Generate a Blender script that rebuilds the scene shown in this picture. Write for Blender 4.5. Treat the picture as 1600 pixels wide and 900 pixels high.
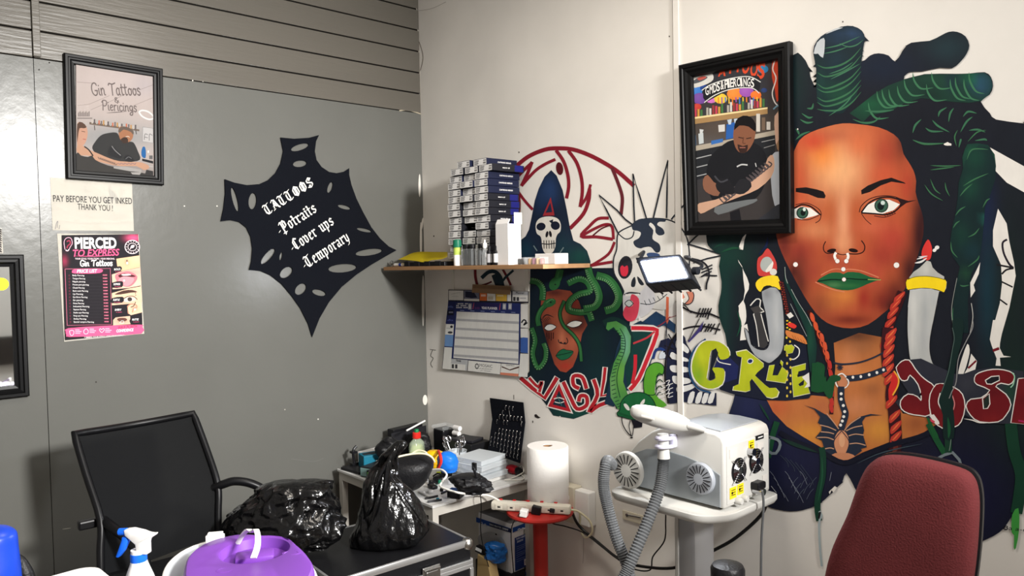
import bpy, bmesh, math, random
from mathutils import Vector, Matrix, Euler, noise
random.seed(7)
S = bpy.context.scene
for o in list(bpy.data.objects): bpy.data.objects.remove(o)
COL = S.collection
R = math.radians

# ------------------------------------------------------------------ camera
F_PX = 1168.3
CAM = Vector((-2.377, -3.375, 1.70))
RX, DN, FW = Vector((.7449, -.6669, -.0196)), Vector((-.0373, -.0123, -.9992)), Vector((.6662, .7450, -.0340))
cd = bpy.data.cameras.new('camera'); cam = bpy.data.objects.new('camera', cd); COL.objects.link(cam)
cd.sensor_width = 36; cd.lens = F_PX / 1600 * 36; cd.clip_start = .02
m3 = Matrix((RX, -DN, -FW)).transposed()
cam.matrix_world = Matrix.Translation(CAM) @ m3.to_4x4()
S.camera = cam

# ------------------------------------------------------------------ light
S.view_settings.view_transform = 'Standard'; S.view_settings.look = 'None'
S.view_settings.gamma = 1; S.view_settings.use_curve_mapping = False
S.view_settings.exposure = 0.0
w = bpy.data.worlds.new('world'); S.world = w; w.use_nodes = True
w.node_tree.nodes['Background'].inputs[0].default_value = (1, .98, .95, 1)
w.node_tree.nodes['Background'].inputs[1].default_value = .35
def area(name, loc, target, size, sizey, power, col=(1, 1, 1)):
    d = bpy.data.lights.new(name, 'AREA'); d.shape = 'RECTANGLE'; d.size = size; d.size_y = sizey; d.energy = power; d.color = col
    o = bpy.data.objects.new(name, d); COL.objects.link(o); o.location = loc
    o.rotation_euler = (Vector(target) - Vector(loc)).to_track_quat('-Z', 'Y').to_euler()
    return o
area('ceiling_panel_light', (-1.10, -1.80, 3.12), (-1.10, -1.80, 0), .3, .5, 22, (1, .91, .80))
area('ceiling_panel_light', (-1.3, -4.3, 3.12), (-1.0, -3.6, 0), 1.2, .6, 42, (1, .985, .965))
d = bpy.data.lights.new('work_lamp_light', 'SPOT'); d.energy = 1650; d.spot_size = R(62); d.spot_blend = 1; d.shadow_soft_size = .26; d.color = (1, .98, .95)
o = bpy.data.objects.new('work_lamp_light', d); COL.objects.link(o); o.location = (-1.0, -5.2, 2.75)
o.rotation_euler = (Vector((-1.5, 0, 1.35)) - o.location).to_track_quat('-Z', 'Y').to_euler()

# ------------------------------------------------------------------ pixel -> place on a real plane
def ray(px, py): return RX * (px - 800) + DN * (py - 450) + FW * F_PX
def on_x(px, py, x=0.):
    d = ray(px, py); return CAM + d * ((x - CAM.x) / d.x)
def on_y(px, py, y=0.):
    d = ray(px, py); return CAM + d * ((y - CAM.y) / d.y)
def on_z(px, py, z=0.):
    d = ray(px, py); return CAM + d * ((z - CAM.z) / d.z)
def gray(px, py, off=0.): return on_y(px, py, 0) + Vector((0, -off, 0))
def white(px, py, off=0.): return on_x(px, py, 0) + Vector((-off, 0, 0))

# ------------------------------------------------------------------ colour / materials
def lin(c):
    if isinstance(c, str): c = tuple(int(c[i:i+2], 16) for i in (0, 2, 4))
    return tuple(((v/255)/12.92 if v/255 <= .04045 else ((v/255+.055)/1.055)**2.4) for v in c[:3])
MATS = {}
def mat(name, c, rough=.5, metal=0., spec=.3, bump=0., bscale=60., alpha=1., trans=0., coat=0., var=0., vscale=8., emit=None, estr=0., ior=1.45, stretch=None):
    if name in MATS: return MATS[name]
    m = bpy.data.materials.new(name); m.use_nodes = True; MATS[name] = m
    nt = m.node_tree; b = nt.nodes['Principled BSDF']
    rgb = lin(c) + (1,)
    b.inputs['Base Color'].default_value = rgb; b.inputs['Roughness'].default_value = rough
    b.inputs['Metallic'].default_value = metal; b.inputs['Specular IOR Level'].default_value = spec
    b.inputs['Alpha'].default_value = alpha; b.inputs['Transmission Weight'].default_value = trans
    b.inputs['Coat Weight'].default_value = coat; b.inputs['IOR'].default_value = ior
    if emit: b.inputs['Emission Color'].default_value = lin(emit) + (1,); b.inputs['Emission Strength'].default_value = estr
    if bump or var:
        tc = nt.nodes.new('ShaderNodeTexCoord'); src = tc.outputs['Object']
        if stretch:
            mp = nt.nodes.new('ShaderNodeMapping'); mp.inputs['Scale'].default_value = stretch
            nt.links.new(src, mp.inputs[0]); src = mp.outputs[0]
    if var:
        n = nt.nodes.new('ShaderNodeTexNoise'); n.inputs['Scale'].default_value = vscale; n.inputs['Detail'].default_value = 5
        nt.links.new(src, n.inputs['Vector'])
        mr = nt.nodes.new('ShaderNodeMapRange'); mr.inputs[1].default_value = .3; mr.inputs[2].default_value = .7
        mr.inputs[3].default_value = 1 - var; mr.inputs[4].default_value = 1 + var*.5
        nt.links.new(n.outputs[0], mr.inputs[0])
        mx = nt.nodes.new('ShaderNodeVectorMath'); mx.operation = 'SCALE'; mx.inputs[0].default_value = rgb[:3]
        nt.links.new(mr.outputs[0], mx.inputs['Scale']); nt.links.new(mx.outputs[0], b.inputs['Base Color'])
    if bump:
        n2 = nt.nodes.new('ShaderNodeTexNoise'); n2.inputs['Scale'].default_value = bscale; n2.inputs['Detail'].default_value = 4
        nt.links.new(src, n2.inputs['Vector'])
        bp = nt.nodes.new('ShaderNodeBump'); bp.inputs['Strength'].default_value = bump; bp.inputs['Distance'].default_value = .01
        nt.links.new(n2.outputs[0], bp.inputs['Height']); nt.links.new(bp.outputs[0], b.inputs['Normal'])
    return m
def paint_mat(name, rough, var=.12, spec=.4):
    m = bpy.data.materials.new(name); m.use_nodes = True; MATS[name] = m
    nt = m.node_tree; b = nt.nodes['Principled BSDF']; b.inputs['Roughness'].default_value = rough; b.inputs['Specular IOR Level'].default_value = spec
    a = nt.nodes.new('ShaderNodeVertexColor'); a.layer_name = 'Col'
    tc = nt.nodes.new('ShaderNodeTexCoord'); n = nt.nodes.new('ShaderNodeTexNoise'); n.inputs['Scale'].default_value = 45; n.inputs['Detail'].default_value = 4
    mp = nt.nodes.new('ShaderNodeMapping'); mp.inputs['Scale'].default_value = (1, 1, .35)
    nt.links.new(tc.outputs['Object'], mp.inputs[0]); nt.links.new(mp.outputs[0], n.inputs['Vector'])
    mr = nt.nodes.new('ShaderNodeMapRange'); mr.inputs[1].default_value = .3; mr.inputs[2].default_value = .7
    mr.inputs[3].default_value = 1 - var; mr.inputs[4].default_value = 1 + var
    nt.links.new(n.outputs[0], mr.inputs[0])
    mx = nt.nodes.new('ShaderNodeVectorMath'); mx.operation = 'SCALE'
    nt.links.new(a.outputs[0], mx.inputs[0]); nt.links.new(mr.outputs[0], mx.inputs['Scale']); nt.links.new(mx.outputs[0], b.inputs['Base Color'])
    return m
paint_mat('mural_paint', .5, .05, .12); paint_mat('print_ink', .65, .03, .15); paint_mat('gloss_print', .65, .02, .12)

# ------------------------------------------------------------------ mesh helpers
WM = {}
def thing(name, label, cat, loc=(0, 0, 0), rot=(0, 0, 0), group=None):
    o = bpy.data.objects.new(name, None); COL.objects.link(o); o.empty_display_size = .05
    o.location = loc; o.rotation_euler = rot
    WM[o.name] = Matrix.Translation(Vector(loc)) @ Euler(rot).to_matrix().to_4x4()
    return tag(o, label, cat, group)
def tag(o, label, cat, group=None):
    o['label'] = label; o['category'] = cat
    if group: o['group'] = group
    return o
def obj(name, bm, mats, parent=None, smooth=False, local=False, label=None, sharp=40):
    me = bpy.data.meshes.new(name)
    if not local:
        M = WM[parent.name] if parent is not None else None
        if M is None:
            c = sum((v.co for v in bm.verts), Vector()) / max(1, len(bm.verts))
            zmin = min((v.co.z for v in bm.verts), default=0); c.z = zmin
            M = Matrix.Translation(c)
        bmesh.ops.transform(bm, matrix=M.inverted(), verts=bm.verts)
    elif parent is None: M = Matrix()
    else: M = WM[parent.name]
    bm.normal_update(); bm.to_mesh(me); bm.free()
    o = bpy.data.objects.new(name, me); COL.objects.link(o)
    if parent is not None: o.parent = parent
    else: o.matrix_world = M; 
    WM[o.name] = M
    if not isinstance(mats, (list, tuple)): mats = [mats]
    for m in mats: me.materials.append(MATS[m] if isinstance(m, str) else m)
    if smooth:
        for p in me.polygons: p.use_smooth = True
        try: me.set_sharp_from_angle(angle=R(sharp))
        except Exception: pass
    if label: o['label'] = label
    return o
def struct(name, bm, mats, parent=None, smooth=False):
    o = obj(name, bm, mats, parent, smooth)
    if parent is None: o['kind'] = 'structure'
    return o
def copy_tree(o, loc=None, rotz=None, parent=None):
    c = o.copy(); COL.objects.link(c); WM[c.name] = WM[o.name]
    if parent is not None: c.parent = parent
    if loc is not None: c.location = loc
    if rotz is not None: c.rotation_euler = (0, 0, rotz)
    for ch in list(o.children): copy_tree(ch, parent=c)
    return c
def nb(): return bmesh.new()
def box(bm, c, s, rot=None, bev=0., mi=0, seg=2):
    r = bmesh.ops.create_cube(bm, size=1); vs = r['verts']
    bmesh.ops.scale(bm, vec=Vector(s), verts=vs)
    fs = list({f for v in vs for f in v.link_faces})
    if bev > 0:
        es = list({e for v in vs for e in v.link_edges})
        rr = bmesh.ops.bevel(bm, geom=es, offset=bev, segments=seg, affect='EDGES', profile=.5)
        vs = list({v for f in rr['faces'] for v in f.verts} | {v for v in vs if v.is_valid})
        fs = list({f for v in vs for f in v.link_faces})
    for f in fs: f.material_index = mi
    M = Matrix.Translation(Vector(c))
    if rot is not None: M = M @ (rot.to_4x4() if isinstance(rot, Matrix) else Euler(rot).to_matrix().to_4x4())
    bmesh.ops.transform(bm, matrix=M, verts=vs)
    return vs
def bx(bm, x0, x1, y0, y1, z0, z1, bev=0., mi=0):
    return box(bm, ((x0+x1)/2, (y0+y1)/2, (z0+z1)/2), (abs(x1-x0), abs(y1-y0), abs(z1-z0)), None, bev, mi)
def loft(bm, rings, cap=True, mi=0, close=True):
    vr = [[bm.verts.new(p) for p in r] for r in rings]
    n = len(vr[0])
    for a, b in zip(vr, vr[1:]):
        for i in range(n if close else n-1):
            f = bm.faces.new((a[i], a[(i+1) % n], b[(i+1) % n], b[i])); f.material_index = mi
    if cap and close:
        f = bm.faces.new(list(reversed(vr[0]))); f.material_index = mi
        f = bm.faces.new(vr[-1]); f.material_index = mi
    return vr
def lathe(bm, prof, M=None, n=24, mi=0, cap=True, sx=1., sy=1.):
    M = M if isinstance(M, Matrix) else Matrix.Translation(Vector(M or (0, 0, 0)))
    rings = [[M @ Vector((r*sx*math.cos(2*math.pi*i/n), r*sy*math.sin(2*math.pi*i/n), z)) for i in range(n)] for r, z in prof]
    return loft(bm, rings, cap, mi)
def catmull(P, n=6, closed=False):
    P = [Vector(p) for p in P]
    if len(P) < 3: return P
    out = []; N = len(P)
    for i in range(N if closed else N-1):
        if closed: p0, p1, p2, p3 = P[i-1], P[i], P[(i+1) % N], P[(i+2) % N]
        else: p0, p1, p2, p3 = P[max(i-1, 0)], P[i], P[i+1], P[min(i+2, N-1)]
        for k in range(n):
            t = k/n
            out.append(.5*((2*p1)+(p2-p0)*t+(2*p0-5*p1+4*p2-p3)*t*t+(3*p1-p0-3*p2+p3)*t**3))
    if not closed: out.append(P[-1])
    return out
def tube(bm, pts, r, n=8, mi=0, smooth=0, cap=True, rf=None):
    P = catmull(pts, smooth) if smooth else [Vector(p) for p in pts]
    up = None; rings = []
    for i, p in enumerate(P):
        t = (P[min(i+1, len(P)-1)] - P[max(i-1, 0)]).normalized()
        if up is None:
            up = Vector((0, 0, 1)) if abs(t.z) < .9 else Vector((1, 0, 0))
        up = (up - t*up.dot(t)).normalized(); sd = t.cross(up)
        rr = rf(i, i/(max(1, len(P)-1))) if rf else r
        rings.append([p + up*rr*math.cos(2*math.pi*k/n) + sd*rr*math.sin(2*math.pi*k/n) for k in range(n)])
    return loft(bm, rings, cap, mi)
def frame_M(o, x, y=None, z=None):
    x = Vector(x).normalized()
    if z is not None: z = Vector(z); z = (z - x*z.dot(x)).normalized(); y = z.cross(x)
    else: y = Vector(y); y = (y - x*y.dot(x)).normalized(); z = x.cross(y)
    return Matrix.Translation(Vector(o)) @ Matrix((x, y, z)).transposed().to_4x4()
def solidify(bm, t):
    g = bmesh.ops.solidify(bm, geom=bm.faces[:], thickness=t)

# ------------------------------------------------------------------ flat painting on a wall (every layer a real film of paint)
LAYER = [0]
def inside(p, P):
    x, y = p; c = False; j = len(P)-1
    for i in range(len(P)):
        xi, yi = P[i]; xj, yj = P[j]
        if (yi > y) != (yj > y) and x < (xj-xi)*(y-yi)/(yj-yi)+xi: c = not c
        j = i
    return c
def clip_half(P, ax, val, keep_less):
    out = []
    for i in range(len(P)):
        a, b = P[i-1], P[i]
        ia = (a[ax] <= val) if keep_less else (a[ax] >= val); ib = (b[ax] <= val) if keep_less else (b[ax] >= val)
        if ia != ib:
            t = (val-a[ax])/(b[ax]-a[ax]); out.append((a[0]+(b[0]-a[0])*t, a[1]+(b[1]-a[1])*t))
        if ib: out.append(b)
    return out
class Paint:
    def __init__(s, fn, base=.0006, crop=None, step=5e-6):
        s.fn = fn; s.base = base; s.bm = nb(); s.cl = s.bm.verts.layers.float_color.new('Col'); s.cr = crop or (0, 0, 1); s.step = step; s.gain = 1.
        if base != .0006: LAYER[0] = 0
    def at(s, x0, y0, sc): s.cr = (x0, y0, sc); return s
    def px(s, p): return (s.cr[0]+p[0]/s.cr[2], s.cr[1]+p[1]/s.cr[2])
    def lay(s):
        LAYER[0] += 1; return s.base + LAYER[0]*s.step
    def raw(s, P, col, z):
        cs = col if isinstance(col, list) else [lin(col)]*len(P)
        vs = []
        for p, c in zip(P, cs):
            v = s.bm.verts.new(s.fn(p[0], p[1], z)); v[s.cl] = (c[0]*s.gain, c[1]*s.gain, c[2]*s.gain, 1); vs.append(v)
        try: s.bm.faces.new(vs)
        except ValueError: pass
    def poly(s, pts, col, sm=0):
        P = [s.px(p) for p in pts]
        if sm: P = [(v.x, v.y) for v in catmull([(p[0], p[1], 0) for p in P], sm, True)]
        s.raw(P, col, s.lay()); return s
    def quad(s, x0, y0, x1, y1, col): return s.poly([(x0, y0), (x1, y0), (x1, y1), (x0, y1)], col)
    def ell(s, c, rx, ry, col, rot=0, n=20):
        a = R(rot); s.poly([(c[0]+rx*math.cos(t)*math.cos(a)-ry*math.sin(t)*math.sin(a), c[1]+rx*math.cos(t)*math.sin(a)+ry*math.sin(t)*math.cos(a)) for t in [2*math.pi*i/n for i in range(n)]], col); return s
    def stroke(s, pts, wd, col, sm=5, taper=0, z=None):
        P = [Vector((*s.px(p), 0)) for p in pts]; wd = wd/s.cr[2]
        if sm and len(P) > 2: P = catmull(P, sm)
        z = z if z is not None else s.lay(); N = len(P); L = []; Rr = []
        for i, p in enumerate(P):
            t = (P[min(i+1, N-1)]-P[max(i-1, 0)])
            if t.length < 1e-6: t = Vector((1, 0, 0))
            t.normalize(); nn = Vector((-t.y, t.x, 0)); u = i/max(1, N-1)
            k = 1.
            if taper == 1: k = max(.12, math.sin(math.pi*(u*.94+.03)))
            elif taper == 2: k = max(.15, 1-u)
            hw = wd*.5*k
            if i == 0: p = p - t*hw*.3
            if i == N-1: p = p + t*hw*.3
            L.append(p+nn*hw); Rr.append(p-nn*hw)
        for i in range(N-1):
            s.raw([L[i][:2], L[i+1][:2], Rr[i+1][:2], Rr[i][:2]], col, z)
        return s
    def loop(s, pts, wd, col, sm=5): return s.stroke(list(pts)+[pts[0]], wd, col, sm)
    def soft(s, pts, base, blobs, cell=5, sm=0):
        """outline filled with brushed colour: blobs = (x, y, rx, ry, colour, strength) in the same frame as pts"""
        P = [s.px(p) for p in pts]
        if sm: P = [(v.x, v.y) for v in catmull([(p[0], p[1], 0) for p in P], sm, True)]
        B = [(*s.px((b[0], b[1])), b[2]/s.cr[2], b[3]/s.cr[2], lin(b[4]), b[5]) for b in blobs]
        b0 = lin(base)
        def colour(x, y):
            c = list(b0)
            for bx_, by_, rx, ry, bc, st in B:
                d = ((x-bx_)/rx)**2+((y-by_)/ry)**2
                if d < 5:
                    a = st*math.exp(-d*1.1)
                    c = [c[i]*(1-a)+bc[i]*a for i in range(3)]
            return tuple(c)
        z = s.lay(); x0 = min(p[0] for p in P); x1 = max(p[0] for p in P); y0 = min(p[1] for p in P); y1 = max(p[1] for p in P)
        ny = max(1, math.ceil((y1-y0)/cell)); nx = max(1, math.ceil((x1-x0)/cell))
        for j in range(ny):
            a, b = y0+j*cell, y0+(j+1)*cell
            row = clip_half(clip_half(P, 1, a, False), 1, b, True)
            if len(row) < 3: continue
            for i in range(nx):
                c = clip_half(clip_half(row, 0, x0+i*cell, False), 0, x0+(i+1)*cell, True)
                if len(c) < 3: continue
                q = []
                for p in c:
                    if not q or abs(p[0]-q[-1][0])+abs(p[1]-q[-1][1]) > 1e-4: q.append(p)
                if len(q) > 3 and abs(q[0][0]-q[-1][0])+abs(q[0][1]-q[-1][1]) < 1e-4: q.pop()
                if len(q) >= 3: s.raw(q, [colour(*p) for p in q], z)
        return s
    def text(s, st, a, b, h, col, bold=0., shear=0., strokes=None, asc=.72):
        """lettering from a to b (baseline, picture units of the current crop), cap height h"""
        A, B = Vector((*s.px(a), 0)), Vector((*s.px(b), 0)); h = h/s.cr[2]
        z = s.lay()
        W0, W1 = s.fn(A.x, A.y, z), s.fn(B.x, B.y, z); U = W1-W0; wid = U.length; U.normalize()
        mid = (A+B)/2; d = (B-A).normalized(); nrm = Vector((d.y, -d.x, 0))*h
        V = s.fn(mid.x+nrm.x, mid.y+nrm.y, z)-s.fn(mid.x, mid.y, z); V = V - U*V.dot(U)
        vs, fs = (strokes or font_mesh)(st, bold, shear)
        if not vs: return s
        mx = min(v[0] for v in vs); Mx = max(v[0] for v in vs)
        nv = []; NO = (s.fn(A.x, A.y, z+1)-W0)*(3e-6 if strokes else 0)
        for k_, v in enumerate(vs):
            q = s.bm.verts.new(W0 + U*((v[0]-mx)/(Mx-mx)*wid) + V*(v[1]/asc) + NO*(k_//4)); q[s.cl] = (*lin(col), 1); nv.append(q)
        for f in fs:
            try: s.bm.faces.new([nv[i] for i in f])
            except ValueError: pass
        return s
    def build(s, name, parent=None, m='mural_paint', label=None):
        return obj(name, s.bm, m, parent, label=label)
FC = {}
def font_mesh(st, bold=0., shear=0.):
    k = (st, bold, shear)
    if k in FC: return FC[k]
    c = bpy.data.curves.new('lettering', 'FONT'); c.body = st; c.offset = bold; c.shear = shear; c.resolution_u = 3; c.fill_mode = 'FRONT'
    o = bpy.data.objects.new('lettering', c); COL.objects.link(o)
    dg = bpy.context.evaluated_depsgraph_get(); me = bpy.data.meshes.new_from_object(o.evaluated_get(dg))
    r = ([(v.co.x, v.co.y) for v in me.vertices], [tuple(p.vertices) for p in me.polygons])
    bpy.data.objects.remove(o); bpy.data.meshes.remove(me); bpy.data.curves.remove(c)
    FC[k] = r; return r
def pen_mesh(glyphs, nib=None, wd=.1, gap=.12):
    """letters drawn with a round pen (wd) or a broad slanted nib (nib vector)"""
    def f(st, bold=0., shear=0.):
        vs, fs = [], []; x = 0
        for ch in st:
            if ch == ' ': x += .4; continue
            gw, strokes = glyphs[ch]
            for sk in strokes:
                P = [Vector((p[0], p[1], 0)) for p in sk]
                if len(P) > 2 and nib is None: P = catmull(P, 4)
                for a, b in zip(P, P[1:]):
                    if nib:
                        n = Vector((nib[0], nib[1], 0)); t = (b-a)
                        e = t.normalized()*.02 if t.length else Vector()
                        if abs(t.normalized().cross(n.normalized()).z) < .25: n2 = Vector((-t.y, t.x, 0)).normalized()*.03
                        else: n2 = n
                        q = [a-n2-e, b-n2+e, b+n2+e, a+n2-e]
                    else:
                        t = (b-a).normalized(); n2 = Vector((-t.y, t.x, 0))*wd*.5; e = t*wd*.3
                        q = [a-n2-e, b-n2+e, b+n2+e, a+n2-e]
                    i = len(vs); vs += [(p.x+x+shear*p.y, p.y) for p in q]; fs.append((i, i+1, i+2, i+3))
            x += gw+gap
        return vs, fs
    return f
# ================================================================== room
mat('grey_wall_paint', (95, 95, 91), .25, spec=.24, bump=.06, bscale=26, var=.05, vscale=2.5)
mat('grey_board_paint', (93, 89, 82), .28, spec=.3, bump=.10, bscale=70, var=.06, vscale=3, stretch=(.12, 1, 1.5))
mat('dark_gap', (22, 19, 17), .9)
mat('white_wall_paint', (226, 222, 215), .5, spec=.35, bump=.05, bscale=30, var=.06, vscale=3.2)
mat('ceiling_paint', (232, 230, 225), .8)
mat('floor_vinyl', (128, 116, 104), .45, var=.15, vscale=5)
mat('worn_white', (205, 200, 190), .7); mat('pencil_dark', (60, 55, 52), .8)
mat('back_wall_paint', (226, 224, 220), .6)
H = 3.2
bm = nb(); bx(bm, -4.2, .1, -5.6, .1, -.05, 0); struct('floor', bm, 'floor_vinyl')
bm = nb(); bx(bm, -4.2, .1, -5.6, .1, H, H+.05); struct('ceiling', bm, 'ceiling_paint')
# grey wall: panels below, horizontal shiplap boards above; seams are real gaps in front of a dark backing
zb = 1.70 + 0
SEAM_X = gray(52, 92).x
def bz(px, py): return gray(px, py).z
ZP = (bz(254, 119)+bz(655, 177.8))/2      # top of the panels
rows = [ZP] + [(bz(a, b)+bz(655, c))/2 for a, b, c in ((64, 49, 146.7), (62, 3, 114.4), (265, 0, 80.4), (500, 12.2, 47.8))]
step = (rows[-1]-rows[0])/4
rows = rows + [rows[-1]+step*i for i in range(1, 7) if rows[-1]+step*i < H-.02] + [H]
bm = nb()
bx(bm, -4.2, .05, .014, .1, 0, H, mi=1)
g = .0012
for x0, x1 in ((-4.2, SEAM_X-2.44-g), (SEAM_X-2.44, SEAM_X-g), (SEAM_X+g, .0)):
    if x1 > x0: bx(bm, max(x0, -4.2), x1, 0, .02, 0, ZP-g, mi=0)
for a, b in zip(rows, rows[1:]):
    for x0, x1 in ((-4.2, SEAM_X-.002), (SEAM_X+.002, .0)):
        vs = bx(bm, x0, x1, -.001, .02, a+.0035, b-.0035, bev=.002, mi=2)
struct('wall_left', bm, ['grey_wall_paint', 'dark_gap', 'grey_board_paint'])
# vertical batten over the board joint
bm = nb(); a = gray(57.5, 92)
bx(bm, a.x-.013, a.x+.013, -.012, .0, ZP+.006, H, bev=.002); struct('trim_1', bm, 'grey_board_paint')
# white wall
JY = white(1054.5, 300).y
bm = nb(); bx(bm, 0, .1, -5.6, JY-.0022, 0, H); bx(bm, 0, .1, JY+.0022, .05, 0, H); bx(bm, .012, .1, JY-.01, JY+.01, 0, H, mi=1)
struct('wall_right', bm, ['white_wall_paint', 'dark_gap'])
bm = nb(); bx(bm, -.006, 0, JY-.030, JY-.003, 0, H, bev=.002); struct('trim_2', bm, 'white_wall_paint')
# walls behind the camera
bm = nb(); bx(bm, -4.2, .1, -5.7, -5.6, 0, H)
for i in range(12): bx(bm, -4.2+.36*i, -4.2+.36*i+.012, -5.6, -5.592, .9, H, mi=1)
struct('wall_back', bm, ['back_wall_paint', 'grey_wall_paint'])
bm = nb(); bx(bm, -4.3, -4.2, -5.7, .1, 0, H); struct('wall_side', bm, 'back_wall_paint')
bm = nb(); bx(bm, -4.2, .0, -5.6, -5.55, .78, 1.06); struct('trim_3', bm, 'pencil_dark')
# scuffs, filler and nail holes, drawn where they are on the two walls
P = Paint(gray)
for q in ([(650, 2), (652, 30), (656, 120), (659, 200), (661, 280), (664.5, 420), (666.5, 540), (669, 640)],):
    P.stroke(q, 1.2, (150, 144, 134), 0)
for c, a, b, r in (((655.5, 290), 1.8, 18, 0), ((657.5, 375), 1.8, 28, 0), ((661, 470), 2.2, 40, 0), ((664, 625), 3.6, 8, 0), ((659.5, 350), 1.5, 10, 8)): P.ell(c, a, b, (214, 210, 202), r)
P.stroke([(624, 173), (636, 172), (648, 175), (657, 178)], 1.6, (170, 160, 140))
P.stroke([(334, 731), (352, 729), (370, 723), (388, 717)], .8, (92, 92, 88))
P.stroke([(455, 717), (490, 721), (505, 716)], 1.0, (100, 100, 96))
for c in ((288, 322), (339, 322), (301, 126), (317, 127), (497, 655), (46, 276)): P.ell(c, 1.1, 1.1, (196, 192, 184))
for c in ((85, 64), (24, 63.5), (506, 143), (644, 160), (150, 597), (368, 136), (61, 109), (77, 98)): P.ell(c, 1.2, 1.2, (40, 37, 34))
for c, a, b, r in (((294, 106), 1, 4, -20), ((299, 109), .8, 4, 10), ((300, 745), 3, .7, -10), ((445, 640), 1, 1, 0), ((104, 826), 7, .6, -8)): P.ell(c, a, b, (160, 156, 146), r)
o = P.build('trim_4', None, 'print_ink'); o['kind'] = 'structure'
P = Paint(white)
P.stroke([(653, 60), (659, 78), (661, 92), (657, 110)], .9, (96, 84, 72))
P.stroke([(655, 17), (676, 13), (697, 3)], .5, (150, 140, 130))
P.stroke([(672, 546), (679, 547), (681, 547)], .8, (70, 66, 62)); P.stroke([(676, 547), (673, 556), (677, 560), (673, 568), (676, 574)], .9, (80, 76, 72))
for c in ((678, 369), (811, 238), (1046, 57), (1317, 34)): P.ell(c, .9, 1.3, (60, 55, 50))
P.poly([(835, 648), (838, 647), (842, 651), (845, 652.5), (841, 654), (836, 652)], (40, 34, 34)); P.ell((832.6, 659), .8, 2, (60, 52, 50))
P.stroke([(803, 617), (803, 624)], .8, (60, 58, 56), 0)
P.stroke([(912, 838), (912, 857), (911, 880)], .5, (140, 134, 126)); 
o = P.build('trim_5', None, 'print_ink'); o['kind'] = 'structure'
# ================================================================== wall paintings on the white wall
NAVY = (27, 31, 46); HAIR = (26, 33, 38); DKG = (28, 62, 50); STR = (62, 112, 78); WHT = (226, 222, 215); BLK = (30, 28, 32)
CA, CB, CC, CD, CE, CF, CG, CH, CI, CJ, CK, CL_, CM, CN, CO = (1200, 20, 3.75), (1200, 180, 3), (1160, 360, 3.75), (1360, 200, 2.8125), (1180, 520, 3.81), (1180, 660, 3.75), (940, 440, 4.091), (900, 240, 3.75), (670, 420, 3.75), (590, 220, 3.75), (1000, 480, 5), (1040, 350, 5), (1380, 360, 5), (1380, 500, 5), (940, 560, 6.43)
PX = (0, 0, 1)

# ---------------- small emblem, left: red lettering ring
ring = thing('red_ring_mural', 'dark red painted ring of angular strokes around the hooded skull', 'mural', white(880, 320))
P = Paint(white); P.at(*CJ); RED = (128, 30, 44)
P.stroke([(795, 165), (880, 95), (980, 52), (1060, 44), (1150, 52), (1250, 88), (1350, 142), (1420, 190), (1500, 262)], 24, RED)
P.stroke([(795, 238), (850, 180), (905, 128)], 19, RED); P.stroke([(905, 126), (880, 190), (845, 262)], 20, RED, 0); P.stroke([(845, 262), (920, 180), (980, 138), (1040, 110)], 18, RED)
P.stroke([(1048, 58), (1090, 120), (1115, 200), (1120, 270), (1108, 335)], 20, RED); P.stroke([(1120, 60), (1168, 130), (1195, 220), (1200, 300), (1188, 385)], 20, RED)
P.stroke([(1188, 385), (1225, 330), (1248, 258)], 17, RED); P.stroke([(1242, 285), (1237, 350), (1205, 430), (1130, 512)], 22, RED)
P.ell((1067, 163), 21, 38, (84, 22, 30), -8)
P.stroke([(825, 455), (832, 370), (824, 295)], 16, RED); P.stroke([(824, 298), (862, 350), (908, 402)], 16, RED)
P.at(*CH)
P.stroke([(212, 85), (250, 180), (272, 260), (265, 355)], 20, (96, 36, 44))
P.stroke([(190, 378), (130, 382), (80, 425), (30, 485), (120, 488), (215, 502)], 18, RED, 4); P.stroke([(30, 485), (110, 440), (175, 415), (212, 430), (220, 500)], 17, RED, 4)
P.stroke([(100, 480), (150, 440), (205, 418)], 9, (84, 22, 30)); 
P.stroke([(226, 520), (190, 590), (100, 650), (85, 652)], 16, RED, 4); P.stroke([(95, 655), (150, 645), (212, 635)], 17, RED)
P.at(*CJ); P.stroke([(572, 758), (574, 800), (585, 850)], 16, (110, 30, 38)); P.stroke([(735, 755), (760, 800), (780, 845)], 14, (110, 30, 38), 0); P.stroke([(600, 850), (640, 838), (668, 826)], 10, (90, 26, 34))
P.stroke([(612, 802), (650, 770), (690, 768), (720, 800), (735, 860)], 22, (24, 46, 58), 5, 0); P.poly([(668, 790), (700, 775), (722, 830), (740, 850), (690, 850)], (24, 44, 56)); P.stroke([(795, 760), (750, 800), (715, 845)], 14, (26, 48, 60), 0)
P.build('ring_strokes', ring)

# ---------------- hooded skull
reap = thing('hooded_skull_mural', 'painted white skull in a dark blue pointed hood above the shelf', 'mural', white(860, 360))
P = Paint(white); P.at(*CJ)
P.soft([(1018, 172), (1050, 205), (1085, 290), (1108, 400), (1128, 510), (1148, 585), (1190, 605), (1228, 645), (1248, 705), (1248, 740), (838, 740), (836, 585), (868, 560), (888, 520), (905, 440), (922, 350), (945, 280), (980, 210)], (26, 36, 54),
       [(1010, 300, 50, 90, (40, 66, 112), .8), (960, 330, 40, 90, (32, 54, 92), .6), (1180, 680, 80, 60, (26, 70, 66), .9), (1080, 620, 60, 90, (28, 60, 70), .6), (870, 640, 50, 60, (24, 60, 74), .7), (1010, 480, 50, 140, (22, 24, 40), .7)], 4)
P.poly([(968, 440), (1015, 330), (1036, 430), (1036, 438)], (150, 44, 50)); P.poly([(985, 422), (1013, 362), (1024, 418)], (30, 42, 66))
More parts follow.
